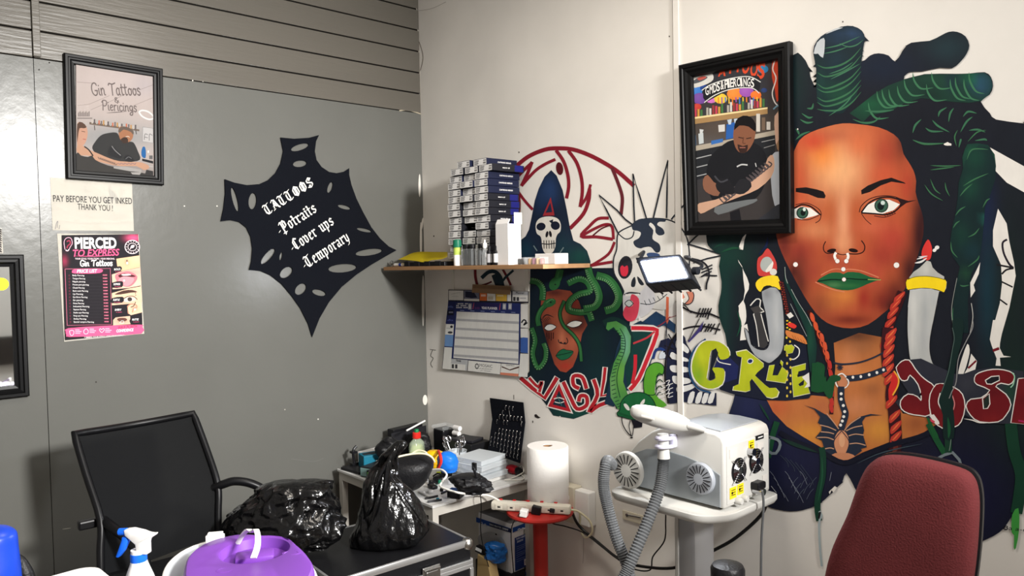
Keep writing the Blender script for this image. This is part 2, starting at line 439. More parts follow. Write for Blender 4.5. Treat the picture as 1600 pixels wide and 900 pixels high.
P.stroke([(915, 615), (935, 645)], 6, (110, 128, 130), 0); P.stroke([(1090, 625), (1070, 655)], 6, (110, 128, 130), 0)
P.build('hood', reap)
P = Paint(white); P.at(*CJ)
P.poly([(930, 480), (950, 455), (990, 444), (1030, 446), (1060, 460), (1074, 490), (1072, 530), (1055, 548), (1045, 575), (1042, 620), (1025, 655), (1000, 662), (978, 655), (965, 620), (958, 565), (935, 545), (927, 515)], (214, 211, 202), 3)
for c, a, b, r in (((958, 503), 27, 23, -12), ((1042, 497), 27, 25, 20)): P.ell(c, a, b, NAVY, r)
P.poly([(1005, 470), (1030, 460), (1025, 490)], NAVY)
for c, r in (((993, 548), 12), ((1013, 546), -12)): P.ell(c, 8, 19, BLK, r)
P.stroke([(964, 603), (1002, 606), (1042, 600)], 6, BLK)
for x in (975, 990, 1005, 1020, 1033): P.stroke([(x, 584), (x+1, 632)], 5, BLK, 0)
P.build('skull', reap)

# ---------------- snake haired face
med = thing('snake_hair_mural', 'painted face with green snake hair and blank white eyes below the shelf', 'mural', white(880, 510))
P = Paint(white); P.at(*CI)
P.soft([(595, 0), (1090, -5), (1105, 60), (1140, 120), (1165, 190), (1180, 300), (1170, 420), (1200, 500), (1215, 600), (1180, 690), (1100, 780), (1040, 800), (930, 850), (850, 880), (730, 860), (690, 800), (660, 760), (600, 690), (560, 640), (590, 600)], (19, 32, 44),
       [(1000, 620, 120, 120, (22, 50, 56), .8), (980, 420, 70, 160, (20, 46, 44), .7), (620, 450, 50, 160, (20, 48, 44), .8), (700, 40, 120, 60, (20, 34, 60), .8), (860, 840, 140, 50, (22, 78, 66), .8)], 5)
P.build('backdrop', med)
P = Paint(white); P.at(*CI)
P.soft([(660, 160), (690, 135), (760, 120), (830, 130), (880, 190), (905, 270), (930, 330), (900, 380), (885, 450), (868, 520), (845, 575), (805, 608), (770, 600), (738, 560), (718, 500), (690, 420), (668, 340), (655, 260)], (146, 72, 52),
       [(770, 270, 60, 70, (196, 112, 80), .9), (730, 240, 50, 60, (176, 84, 62), .8), (780, 400, 28, 80, (205, 122, 90), .9), (690, 420, 30, 80, (60, 26, 26), .9), (840, 430, 40, 60, (190, 104, 76), .7), (800, 570, 50, 30, (176, 58, 44), .9), (860, 330, 60, 40, (40, 24, 28), .95), (735, 140, 60, 24, (60, 28, 30), .8), (900, 260, 30, 90, (60, 34, 34), .8), (850, 200, 30, 40, (140, 46, 44), .8), (690, 330, 26, 40, (50, 26, 28), .7)], 3)
P.build('face', med)
P = Paint(white); P.at(*CI)
for e in ([(676, 348), (695, 328), (722, 325), (748, 340), (722, 360), (695, 362)], [(806, 330), (830, 312), (862, 304), (900, 314), (878, 336), (840, 344)]): P.poly([(x+(x-770)*.05*0, y) for x, y in e], (232, 230, 224)); P.loop(e, 4, BLK, 3)
P.stroke([(660, 300), (690, 270), (735, 285)], 7, BLK, 5, 1)
for i in range(6): P.stroke([(655+i*9, 300-i*4), (668+i*9, 316-i*4)], 3, BLK, 0)
for i in range(4): P.stroke([(692+i*13, 374), (694+i*12, 420-abs(i-2)*10)], 5, (40, 18, 20), 0)
P.stroke([(760, 415), (765, 432), (785, 438), (805, 440), (815, 425), (808, 405)], 5, BLK); P.ell((775, 432), 7, 4, BLK); P.ell((798, 434), 7, 4, BLK)
P.poly([(745, 510), (765, 482), (790, 470), (808, 476), (848, 484), (825, 520), (790, 535), (765, 530)], (32, 100, 66), 3); P.stroke([(748, 508), (790, 500), (845, 486)], 4, (14, 44, 32)); P.loop([(745, 510), (765, 482), (790, 470), (808, 476), (848, 484), (825, 520), (790, 535), (765, 530)], 3, BLK, 3)
P.build('face_lines', med)
P = Paint(white); P.at(*CI); G1, G2, G3 = (46, 104, 58), (98, 150, 98), (20, 52, 38)
def snake(pts, wd, ticks=True, side=1, col=G1):
    P.stroke(pts, wd+7, (16, 30, 28)); P.stroke(pts, wd, col)
    C_ = catmull([(p[0], p[1], 0) for p in pts], 5)
    off = [(p.x-wd*.1*side, p.y-wd*.18) for p in C_]; P.stroke(off[2:-2], wd*.3, (64, 126, 72), 0, 1)
    if ticks:
        for i in range(1, len(C_)-1):
            t = (C_[i+1]-C_[i-1]).normalized(); n = Vector((-t.y, t.x, 0))*side
            a = C_[i]+n*wd*.15; b = C_[i]+n*wd*.48; P.stroke([(a.x, a.y), (b.x, b.y)], 4, (120, 160, 116), 0)
snake([(600, 70), (640, 80), (668, 120), (665, 180)], 34, True, -1)
snake([(770, 10), (760, 50), (735, 95)], 42, False); P.ell((738, 88), 30, 40, G1, 30); P.ell((742, 92), 6, 4, BLK)
snake([(820, 85), (880, 60), (930, 80), (945, 130), (880, 150), (830, 190), (822, 240), (880, 255), (935, 255), (955, 300)], 34, True, -1)
snake([(935, 0), (950, 50), (985, 110), (1000, 170), (975, 220), (915, 235)], 40, True, 1)
snake([(990, 40), (1050, 60), (1095, 110), (1115, 170), (1090, 225), (1040, 245)], 44, True, 1)
snake([(795, 190), (770, 260), (790, 330), (850, 390), (885, 450), (895, 540)], 16, False)
snake([(735, 190), (700, 205), (660, 240), (640, 290), (645, 330)], 26, False); P.ell((708, 200), 40, 24, G1, -20); P.ell((716, 196), 6, 5, BLK)
snake([(605, 350), (625, 420), (610, 500), (640, 580), (680, 540), (688, 480), (675, 440)], 26, True, 1)
P.stroke([(690, 200), (720, 180), (735, 185)], 4, G2); 
P.build('snakes', med)
P = Paint(white); P.at(*CI); LR, LW = (176, 36, 46), (226, 220, 214)
def letter(pts, wd=24, sm=0): P.stroke(pts, wd+14, LW, sm); P.stroke(pts, wd, LR, sm)
letter([(540, 640), (610, 700), (680, 758), (752, 640)]); letter([(590, 640), (640, 690), (665, 660), (650, 720)], 16, 4)
P.poly([(690, 810), (765, 655), (848, 850)], LW); P.poly([(700, 806), (765, 672), (836, 840)], LR); P.poly([(728, 795), (765, 712), (808, 815)], (28, 44, 58))
P.stroke([(735, 762), (765, 755), (795, 765)], 6, LW); P.stroke([(740, 780), (770, 786), (795, 778)], 5, LW); P.stroke([(752, 740), (762, 762), (780, 800)], 4, (60, 120, 120), 0)
letter([(790, 665), (830, 750), (870, 820), (925, 800), (925, 750), (890, 745), (880, 775)], 22, 4); letter([(925, 700), (900, 635), (850, 630), (850, 680), (880, 700)], 22, 4)
letter([(968, 650), (990, 740), (940, 838), (1000, 800), (1090, 770)], 22, 3); letter([(1035, 580), (1028, 650), (1012, 745), (1080, 730)], 18, 0)
P.ell((770, 865), 4, 3, LW); P.build('red_lettering', med)

# ---------------- crowned skull
cro = thing('crowned_skull_mural', 'outlined skull wearing a spiked crown behind the lit floodlight', 'mural', white(1010, 380))
P = Paint(white); P.at(*CH); LN = (38, 42, 50)
P.poly([(335, 420), (250, 470), (240, 560), (222, 620), (225, 700), (265, 770), (285, 810), (285, 850), (420, 900), (560, 900), (660, 700), (668, 580), (650, 480), (600, 415), (520, 385), (430, 385)], (214, 212, 206), 3)
P.stroke([(335, 420), (270, 450), (245, 480), (240, 560), (222, 620), (225, 700), (262, 765), (282, 808)], 8, LN); P.stroke([(250, 470), (290, 500), (330, 490), (342, 455)], 7, LN)
P.stroke([(335, 418), (380, 390), (450, 380), (540, 388), (600, 418), (645, 480), (664, 560), (664, 680), (640, 780)], 8, LN)
P.poly([(330, 415), (370, 385), (430, 380), (520, 385), (522, 400), (490, 400), (478, 418), (510, 440), (520, 470), (490, 480), (468, 462), (465, 430), (440, 405), (430, 420), (455, 450), (450, 500), (490, 530), (495, 570), (470, 580), (440, 548), (400, 550), (380, 556), (350, 545), (338, 515), (370, 495), (382, 465), (360, 452), (335, 448)], (44, 52, 66), 3)
P.poly([(415, 590), (440, 580), (490, 590), (500, 640), (440, 620)], (60, 80, 120), 3)
P.ell((290, 667), 42, 68, (38, 40, 48), 8); P.poly([(262, 665), (275, 655), (285, 665), (303, 655), (308, 690), (295, 718), (270, 715), (262, 690)], (206, 50, 70), 2)
P.poly([(345, 722), (352, 750), (345, 780), (325, 778), (328, 745)], LN, 3); P.poly([(360, 720), (380, 735), (400, 765), (385, 772), (368, 755)], LN, 3)
for p in ([(335, 418), (290, 385), (240, 330), (136, 243), (180, 330), (250, 470)], [(345, 400), (340, 300), (336, 118), (372, 240), (415, 382)], [(455, 378), (490, 230), (540, 38), (535, 200), (532, 376)]): P.stroke(p, 9, LN, 0)
P.stroke([(560, 385), (600, 335), (640, 295)], 8, LN, 0); P.stroke([(635, 400), (650, 330)], 6, LN, 0); P.stroke([(655, 535), (700, 490), (745, 455)], 9, LN, 0); P.stroke([(660, 530), (760, 560), (850, 590)], 8, LN, 0); P.stroke([(690, 640), (770, 615), (855, 597)], 8, LN, 0)
# jaw, tongue and collar under the lamp
P.at(*CI); P.poly([(1148, 140), (1235, 140), (1290, 90), (1330, 180), (1290, 260), (1200, 300), (1150, 290), (1140, 220)], (206, 206, 210), 3)
P.stroke([(1148, 152), (1180, 140), (1240, 146)], 9, LN); P.quad(1152, 148, 1196, 160, (228, 226, 222)); P.quad(1200, 146, 1236, 158, (228, 226, 222))
P.at(*CG)
P.poly([(195, 80), (240, 110), (238, 190), (215, 245), (170, 252), (140, 215), (148, 170), (180, 130)], (214, 70, 92), 3); P.ell((178, 140), 27, 22, (196, 206, 204)); P.loop([(205, 140), (178, 118), (151, 140), (178, 162)], 5, LN)
P.poly([(238, 215), (262, 240), (240, 258)], (230, 226, 222)); P.stroke([(250, 140), (310, 145), (370, 120), (420, 80)], 5, LN)
for i in range(5): P.stroke([(275+i*28, 120-i*9), (288+i*28, 150-i*12)], 4, LN, 0)
P.poly([(260, 260), (350, 190), (425, 235), (475, 275), (470, 330), (400, 280), (340, 300), (205, 300)], (36, 62, 92)); P.poly([(415, 95), (432, 100), (430, 250), (420, 272), (412, 240)], (206, 106, 76))
P.stroke([(432, 232), (492, 214)], 4, (140, 70, 70), 0); P.stroke([(418, 275), (405, 400), (400, 460)], 5, LN); P.stroke([(340, 300), (400, 262), (440, 225)], 6, (150, 50, 60))
P.poly([(480, 78), (540, 66), (580, 66), (590, 100), (575, 140), (540, 146), (500, 120)], (206, 128, 104), 3); P.poly([(520, 72), (548, 68), (560, 110), (530, 140), (512, 118), (535, 100)], (226, 222, 214), 2); P.stroke([(480, 78), (500, 120), (545, 146), (580, 132), (592, 90), (585, 66)], 6, LN); P.stroke([(545, 68), (560, 110), (535, 140)], 5, LN)
P.build('outlines', cro)
P = Paint(white); P.at(*CH)   # barbed wire
P.stroke([(680, 615), (735, 630), (770, 660), (782, 710), (768, 760), (765, 795)], 10, (40, 40, 46))
for a in ([(738, 680), (800, 652)], [(736, 698), (800, 672)], [(742, 720), (795, 690)], [(735, 722), (770, 700)], [(760, 712), (828, 716)]): P.stroke(a, 8, (40, 40, 46), 0)
P.at(*CG)
P.stroke([(495, 148), (560, 185), (630, 205), (690, 205), (755, 232)], 11, BLK); P.stroke([(500, 165), (530, 150), (575, 200)], 7, BLK, 4)
for x in (620, 640, 655, 672, 690): P.stroke([(x+14, 170), (x-8, 228)], 8, BLK, 0)
P.stroke([(480, 330), (540, 298), (640, 285), (760, 308)], 11, BLK)
for x in (650, 676, 692, 712, 742): P.stroke([(x+14, 270-(x == 742)*6), (x-14, 320+(x == 742)*16)], 8, BLK, 0)
P.stroke([(628, 235), (600, 290), (555, 380)], 5, BLK, 0); P.poly([(628, 290), (656, 250), (640, 310), (560, 390), (555, 382)], (70, 62, 120)); P.stroke([(690, 190), (680, 240)], 8, BLK, 0)
P.build('barbed_wire', cro)

# ---------------- green creature
cre = thing('green_creature_mural', 'painted green serpent creature with red chevron left of the yellow green lettering', 'mural', white(1000, 590))
P = Paint(white); P.at(*CG)
P.poly([(150, 300), (250, 250), (350, 290), (372, 340), (330, 480), (280, 620), (200, 690), (140, 700), (80, 800), (20, 780), (60, 600), (100, 420)], (30, 52, 72))
P.poly([(200, 300), (340, 300), (365, 340), (300, 480), (200, 680), (170, 690), (150, 560), (180, 420)], (24, 62, 60)); 
P.stroke([(195, 297), (330, 300), (352, 335), (300, 480), (240, 620), (185, 690)], 44, LW, 2); P.stroke([(195, 297), (335, 302), (355, 335), (300, 480), (240, 620), (185, 690)], 26, (204, 44, 58), 2); P.stroke([(218, 470), (216, 560), (200, 650)], 22, (204, 44, 58), 2)
P.stroke([(205, 395), (290, 360), (340, 320)], 12, (190, 60, 70), 3)
P.poly([(180, 700), (270, 690), (260, 740), (200, 740)], (222, 220, 214))
B2 = [(35, 280), (80, 265), (140, 300), (165, 380), (130, 500), (90, 580), (100, 690), (130, 790)]
P.stroke(B2, 80, (24, 52, 50), 6); P.soft([(30, 300), (38, 262), (95, 252), (160, 290), (190, 350), (185, 450), (150, 540), (140, 640), (170, 720), (130, 800), (110, 820), (60, 740), (55, 620), (80, 520), (125, 430), (125, 350), (80, 290), (45, 312)], (74, 138, 72), [(160, 400, 30, 120, (120, 178, 150), .8), (130, 600, 40, 100, (112, 174, 70), .8), (90, 270, 50, 20, (80, 140, 70), .8), (70, 680, 24, 90, (118, 168, 104), .8)], 4)
C_ = catmull([(75, 300, 0), (120, 360, 0), (125, 430, 0), (90, 520, 0), (66, 610, 0), (72, 720, 0), (105, 800, 0)], 4)
for i, p in enumerate(C_[1:]): P.stroke([(p.x, p.y), (p.x+24, p.y+(4 if i < 12 else -8))], 5, (26, 62, 48), 0)
P.stroke([(120, 300), (150, 360), (150, 440), (110, 550), (100, 640), (120, 740)], 5, (26, 62, 48))
P.poly([(275, 720), (270, 640), (290, 560), (330, 522), (372, 520), (400, 545), (395, 590), (365, 600), (350, 640), (345, 720), (420, 790), (330, 800)], (92, 164, 52), 3); P.loop([(275, 720), (270, 640), (290, 560), (330, 522), (372, 520), (400, 545), (395, 590), (365, 600), (350, 640), (345, 720)], 6, (24, 60, 40), 4)
for y in (600, 640, 680, 720): P.stroke([(352, y+10), (372, y-14), (392, y)], 6, (24, 60, 40))
P.build('coils', cre)
P = Paint(white); P.at(*CO)
P.poly([(165, 575), (160, 545), (185, 520), (195, 450), (240, 385), (320, 345), (420, 345), (500, 390), (545, 470), (540, 520), (480, 600), (330, 615), (220, 590)], (30, 100, 58), 3); P.loop([(165, 575), (160, 545), (185, 520), (195, 450), (240, 385), (320, 345), (420, 345), (500, 390), (545, 470), (540, 520), (480, 600), (330, 615), (220, 590)], 9, (18, 50, 36), 3)
P.stroke([(180, 550), (250, 575), (330, 600)], 22, (24, 82, 48))
P.poly([(225, 460), (250, 455), (280, 490), (285, 520), (265, 520), (240, 495)], (228, 226, 220), 2); P.poly([(390, 455), (415, 420), (438, 408), (432, 450), (405, 462)], (228, 226, 220), 2); P.ell((235, 438), 6, 5, (16, 30, 26))
P.poly([(300, 615), (415, 630), (410, 690), (330, 700)], (26, 24, 34)); P.stroke([(205, 590), (215, 660), (260, 740), (305, 780)], 10, BLK); P.stroke([(290, 625), (280, 690), (310, 780), (330, 640)], 8, BLK); P.ell((305, 795), 14, 8, BLK)
P.build('helmet_head', cre)

# ---------------- striped ribs / wire between creature and lettering
rib = thing('striped_bone_mural', 'white bone stripes on dark blue wrapped in black barbs beside the letter G', 'mural', white(1060, 590))
P = Paint(white); P.at(*CK); DB = (34, 38, 62)
P.poly([(165, 260), (225, 240), (250, 260), (290, 220), (320, 200), (355, 235), (365, 280), (405, 350), (400, 420), (385, 520), (420, 610), (470, 660), (600, 670), (600, 770), (350, 740), (235, 755), (215, 700), (205, 560), (215, 420), (205, 350), (140, 330)], DB)
for p in ([(290, 255), (345, 285), (385, 330), (375, 360), (340, 340), (285, 315)], [(250, 350), (300, 375), (370, 400), (380, 425), (300, 415), (240, 395)], [(245, 455), (290, 455), (385, 475), (378, 505), (280, 510), (245, 495), (236, 470)], [(262, 535), (320, 545), (390, 560), (395, 590), (310, 605), (268, 590), (255, 560)], [(290, 625), (360, 612), (415, 600), (430, 625), (370, 655), (300, 668)]): P.poly(p, (222, 222, 220), 3)
for x in (395, 455, 505, 553): P.poly([(x, 668+abs(x-395)*.05), (x+36, 662), (x+16, 745), (x-22, 745)], (222, 222, 220), 2)
P.stroke([(105, 400), (125, 340), (165, 325), (195, 345), (205, 400)], 22, (40, 62, 120)); P.poly([(150, 400), (165, 350), (190, 345), (205, 385), (190, 400)], (206, 214, 222), 3)
P.stroke([(320, 180), (265, 240), (225, 330), (205, 420), (200, 540), (210, 660), (225, 750)], 17, BLK)
for a in ([(225, 210), (270, 290)], [(245, 260), (275, 300)], [(195, 300), (270, 330)], [(190, 340), (245, 400)], [(200, 360), (250, 410)], [(185, 350), (230, 330)]): P.stroke(a, 9, BLK, 0)
for y in (590, 625, 660, 690): P.stroke([(150, y+20), (200, y)], 8, (222, 222, 220), 0); P.stroke([(205, y-10), (235, y-20), (222, y+14), (260, y+4)], 6, (222, 222, 220))
P.stroke([(210, 140), (212, 300), (205, 560)], 5, (48, 46, 60)); P.build('bones', rib)

# ---------------- large portrait
wom = thing('woman_portrait_mural', 'large painted portrait of a woman with dark green dreadlocks and nose ring', 'mural', white(1340, 450))
P = Paint(white); P.at(*PX)
P.soft([(1236, 88), (1253, 87), (1264, 105), (1267, 121), (1276, 137), (1276, 108), (1271, 81), (1277, 64), (1291, 52), (1315, 42), (1333, 41), (1347, 48), (1352, 60), (1349, 73), (1347, 97), (1360, 87), (1373, 83.5), (1389, 87), (1400, 97), (1411, 79), (1424, 67), (1453, 64), (1472, 55), (1483, 50), (1496, 50), (1509, 57), (1515, 71), (1511, 84), (1501, 97), (1488, 107), (1469, 106), (1440, 112), (1421, 113), (1413, 124), (1445, 116), (1493, 115.5), (1515, 115), (1539, 113), (1549, 121), (1552, 135), (1547, 148), (1533, 159), (1547, 177), (1557, 187), (1600, 193), (1640, 200), (1640, 760), (1600, 783), (1580, 809), (1569, 825), (1553, 837), (1521, 850), (1480, 856), (1430, 852), (1385, 832), (1355, 795), (1336, 762), (1323, 739), (1317, 752), (1307, 763), (1295, 775), (1285, 784), (1275, 790), (1255, 797), (1235, 799), (1215, 796), (1198, 790), (1170, 770), (1150, 735), (1140, 690), (1140, 645), (1150, 612), (1140, 560), (1134, 524), (1132, 518), (1125, 498), (1123, 478), (1127, 458), (1128, 440), (1124, 416), (1127, 398), (1120, 395), (1110, 387), (1105, 378), (1104, 350), (1110, 300), (1180, 150)],
       (27, 30, 38), [(1310, 60, 50, 24, (38, 56, 80), .8), (1480, 75, 40, 26, (34, 56, 62), .7), (1380, 105, 60, 30, (24, 34, 52), .8), (1540, 330, 18, 60, (26, 36, 74), .6), (1545, 460, 16, 90, (22, 58, 72), .7), (1240, 720, 90, 80, (28, 30, 62), .8), (1480, 780, 110, 90, (27, 27, 60), .9), (1170, 650, 40, 60, (42, 48, 88), .7), (1240, 130, 24, 60, (26, 50, 48), .6), (1130, 470, 18, 120, (25, 56, 52), .8), (1145, 400, 40, 30, (26, 60, 50), .6), (1580, 480, 30, 160, (24, 38, 34), .7), (1430, 200, 50, 60, (24, 26, 34), .7), (1590, 620, 40, 80, (26, 48, 40), .7)], 8, 2)
for p in ([(1247, 202), (1247, 208)], ): P.ell(p[0], 1, 1.4, WHT)
P.at(*CD); P.poly([(527, 86), (675, 168), (720, 195), (720, 310), (675, 282), (600, 240), (552, 190), (550, 150)], WHT); P.poly([(562, 355), (600, 420), (612, 500), (632, 590), (640, 650), (612, 790), (580, 900), (566, 960), (586, 1000), (620, 1005), (560, 1010), (545, 930), (530, 900), (548, 850), (570, 770), (580, 680), (575, 600), (540, 520), (540, 450)], WHT)
P.poly([(484, 590), (478, 640), (455, 690), (462, 715), (442, 745), (440, 680), (460, 640)], WHT); P.ell((341, 72), 17, 6, WHT); P.ell((377, 395), 4, 18, WHT); P.poly([(325, 75), (341, 62), (358, 78)], WHT, 2)
P.at(*CL_); P.poly([(636, 72), (605, 105), (580, 165), (576, 195), (608, 203), (618, 130)], WHT); P.poly([(568, 278), (600, 330), (612, 365), (640, 420), (656, 470), (652, 510), (626, 555), (612, 600), (600, 640), (580, 680), (572, 640), (612, 590), (622, 520), (610, 430), (605, 345), (575, 300)], WHT); P.poly([(612, 600), (632, 680), (630, 760), (600, 800), (580, 720), (576, 650)], WHT, 2); P.poly([(596, 800), (640, 780), (660, 900), (585, 910)], WHT)
P.poly([(1590-240, 0), (1590-240, 1), (1591-240, 1)], WHT)
P.at(*CN); P.poly([(660, 185), (678, 230), (668, 300), (630, 420), (585, 480), (590, 400), (620, 290)], WHT, 2); P.poly([(690, 262), (735, 320), (722, 386), (636, 418), (665, 370)], WHT); P.stroke([(668, 375), (728, 318)], 15, (112, 24, 36), 0); P.poly([(860, 0), (948, 0), (915, 180), (910, 260), (920, 358), (880, 356), (888, 300), (850, 200), (835, 150)], WHT); P.stroke([(862, 238), (905, 222)], 22, (112, 24, 36), 0)
P.at(*CM)   # web lines in the gap at the right
P.stroke([(968, 72), (935, 100), (945, 180), (985, 260), (1018, 292)], 16, (40, 34, 44)); P.stroke([(890, 268), (1018, 292)], 14, BLK, 0); P.stroke([(930, 340), (965, 308), (1020, 296)], 14, BLK, 4); P.stroke([(930, 402), (1012, 442)], 12, BLK, 0); P.stroke([(915, 540), (970, 580)], 12, BLK, 0)
P.build('dark_hair_and_top', wom)

P = Paint(white); P.at(*CE)     # neck and chest
P.soft([(470, 60), (480, 200), (470, 340), (430, 380), (345, 372), (70, 396), (108, 470), (190, 556), (290, 620), (410, 690), (480, 745), (560, 758), (640, 712), (800, 650), (960, 620), (1040, 570), (1090, 540), (1050, 480), (880, 480), (840, 380), (800, 200), (780, 30), (620, 0)], (188, 112, 62),
       [(600, 20, 160, 60, (74, 44, 34), .95), (620, 90, 110, 60, (150, 96, 62), .7), (560, 190, 60, 100, (206, 132, 88), .8), (330, 600, 130, 70, (212, 142, 58), .85), (740, 580, 100, 80, (214, 146, 62), .85), (130, 440, 80, 60, (190, 92, 56), .8), (600, 440, 120, 70, (204, 132, 90), .8), (520, 660, 70, 80, (206, 138, 104), .8), (400, 440, 60, 60, (176, 100, 66), .7), (700, 330, 60, 50, (150, 92, 58), .7), (960, 540, 90, 60, (150, 84, 50), .8), (850, 640, 60, 20, (170, 112, 66), .6), (650, 250, 70, 50, (206, 130, 72), .6)], 4)
P.build('neck_and_chest', wom)
P = Paint(white); P.at(*PX)
P.soft([(1240, 240), (1250, 219), (1267, 207), (1293, 198), (1317, 193), (1340, 194), (1373, 199), (1397, 210), (1408, 223), (1412, 240), (1420, 253), (1428, 267), (1432, 283), (1431, 300), (1436, 318), (1443, 340), (1443, 367), (1436, 395), (1425, 427), (1414, 452), (1398, 474), (1380, 490), (1357, 507), (1331, 513), (1304, 509), (1284, 498), (1267, 478), (1250, 450), (1234, 420), (1222, 395), (1214, 370), (1213, 340), (1222, 280)], (176, 84, 52),
       [(1312, 262, 46, 50, (230, 172, 122), .95), (1285, 240, 26, 30, (226, 134, 62), .9), (1300, 212, 50, 12, (172, 92, 66), .7), (1272, 222, 26, 18, (190, 66, 46), .85), (1345, 225, 26, 26, (206, 106, 66), .8), (1385, 238, 20, 30, (160, 62, 46), .8), (1410, 222, 14, 34, (80, 38, 34), .8), (1380, 275, 26, 22, (196, 82, 54), .7), (1250, 280, 14, 50, (190, 84, 54), .8), (1418, 290, 12, 30, (170, 64, 46), .8),
        (1318, 345, 11, 46, (222, 156, 116), .9), (1318, 380, 14, 16, (216, 146, 104), .9), (1297, 330, 12, 26, (176, 90, 52), .7), (1340, 330, 12, 24, (176, 86, 50), .8), (1275, 360, 32, 16, (204, 130, 88), .8), (1240, 330, 20, 22, (200, 96, 66), .7), (1250, 395, 26, 24, (150, 56, 46), .9), (1225, 380, 14, 40, (96, 36, 34), .9), (1365, 355, 26, 14, (196, 100, 70), .8), (1395, 375, 28, 30, (176, 66, 52), .9), (1380, 400, 26, 22, (150, 54, 44), .8),
        (1437, 370, 16, 80, (52, 26, 28), .98), (1422, 425, 17, 40, (54, 26, 28), .95), (1445, 335, 12, 40, (46, 26, 30), .95), (1400, 460, 20, 26, (70, 28, 28), .85), (1378, 470, 22, 22, (120, 38, 34), .9), (1395, 478, 14, 14, (60, 26, 26), .95), (1318, 462, 34, 14, (206, 124, 62), .9), (1300, 475, 22, 10, (190, 110, 56), .8), (1350, 465, 14, 22, (150, 44, 38), .9), (1330, 500, 40, 9, (110, 40, 32), .9), (1280, 480, 24, 26, (126, 60, 44), .7), (1252, 438, 15, 44, (76, 36, 32), .9), (1270, 425, 16, 18, (150, 62, 48), .8), (1240, 425, 9, 16, (64, 28, 28), .9), (1320, 412, 26, 10, (170, 76, 56), .8), (1365, 430, 14, 20, (176, 70, 56), .8), (1300, 400, 12, 10, (140, 56, 44), .7), (1342, 402, 10, 9, (190, 96, 62), .7)], 4, 2)
P.build('face', wom)
P = Paint(white); P.at(*CB)
P.poly([(132, 342), (180, 338), (230, 348), (262, 358), (272, 378), (268, 390), (235, 388), (190, 370), (132, 360)], (26, 22, 24))
P.build('eyebrow', wom)
P = Paint(white); P.at(*CB)
P.poly([(440, 372), (438, 352), (470, 330), (530, 305), (580, 293), (640, 315), (648, 322), (580, 312), (530, 330), (480, 360)], (26, 22, 24))
P.build('eyebrow', wom)
P = Paint(white); P.at(*CB)
P.poly([(120, 480), (125, 440), (160, 428), (200, 435), (240, 465), (215, 474), (160, 488)], (226, 224, 216))
P.ell((163, 458), 28, 28, (30, 38, 36))
P.ell((163, 458), 23, 23, (56, 92, 76))
P.ell((166, 458), 12, 14, (18, 26, 26))
P.ell((172, 442), 7, 9, (206, 220, 212))
P.stroke([(120, 440), (160, 420), (205, 430), (248, 468)], 7, (30, 20, 22))
P.stroke([(132, 420), (180, 412), (225, 430), (250, 455), (245, 490), (225, 505)], 3.5, (44, 24, 24))
P.stroke([(140, 488), (190, 490), (240, 470)], 4, (70, 34, 32))
P.build('eye', wom)
P = Paint(white); P.at(*CB)
P.poly([(440, 455), (470, 420), (520, 396), (570, 396), (620, 418), (590, 446), (540, 462), (490, 458)], (226, 224, 216))
P.ell((533, 424), 33, 33, (30, 38, 36))
P.ell((533, 424), 28, 29, (56, 90, 74))
P.ell((530, 426), 16, 19, (18, 28, 28))
P.ell((540, 411), 10, 10, (196, 210, 204))
P.stroke([(440, 455), (475, 412), (525, 388), (580, 386), (630, 408), (600, 448), (555, 466), (500, 462), (440, 458)], 7, (30, 20, 22))
P.stroke([(430, 455), (440, 425), (480, 392), (540, 378), (600, 384), (642, 405)], 4, (44, 24, 24))
P.stroke([(440, 462), (460, 490), (485, 512)], 3, (44, 24, 24))
P.stroke([(500, 472), (550, 478), (600, 460)], 4, (80, 34, 32))
P.poly([(600, 384), (660, 402), (700, 398), (650, 412), (612, 440), (622, 412)], (40, 22, 24))
for i in range(5): P.stroke([(545+i*11, 462-i*4), (553+i*11, 476-i*4)], 2.5, (30, 20, 22), 0)
P.build('eye', wom)
P = Paint(white); P.at(*CB)
P.stroke([(272, 592), (262, 615), (266, 638), (285, 648), (320, 642)], 4.5, (34, 22, 22))
P.stroke([(440, 588), (455, 612), (450, 638), (425, 650), (385, 650)], 5, (34, 22, 22))
P.ell((300, 635), 22, 9, (34, 20, 20), -10)
P.ell((402, 634), 22, 9, (34, 20, 20), 10)
P.stroke([(320, 645), (350, 654), (385, 648)], 4, (60, 30, 28))
P.build('nose', wom)
P = Paint(white); P.at(*CB)
P.poly([(232, 778), (262, 755), (300, 738), (340, 738), (356, 745), (375, 735), (430, 738), (480, 758), (528, 770), (490, 780), (450, 800), (400, 818), (350, 820), (300, 808), (262, 790)], (32, 92, 56), 2)
P.soft([(240, 779), (300, 772), (360, 774), (420, 770), (520, 772), (450, 798), (400, 815), (350, 817), (300, 805)], (26, 84, 50), [(310, 796, 40, 14, (84, 132, 84), .7), (390, 800, 50, 12, (50, 112, 62), .7)], 3)
P.stroke([(234, 779), (300, 770), (345, 772), (375, 766), (440, 770), (526, 770)], 6, (14, 42, 30)); P.stroke([(224, 782), (262, 800), (310, 818), (360, 828)], 4, (206, 130, 98)); P.stroke([(250, 750), (300, 724), (340, 722), (356, 732), (376, 722), (440, 730), (520, 760)], 5, (206, 122, 90)); P.stroke([(470, 770), (530, 772)], 4, (150, 170, 90), 0)
P.build('lips', wom)
P = Paint(white); P.at(*CB); PW = (236, 232, 226)
for s in ([(320, 645), (314, 660), (322, 682)], [(374, 648), (378, 664), (370, 682)]): P.stroke(s, 12, PW)
for c, r in (((327, 684), 10), ((369, 684), 10), ((355, 722), 10), ((358, 770), 9), ((131, 700), 11), ((604, 703), 13)): P.ell(c, r+1.5, r+1.5, (120, 60, 50)); P.ell(c, r, r, PW)
P.build('piercings', wom)
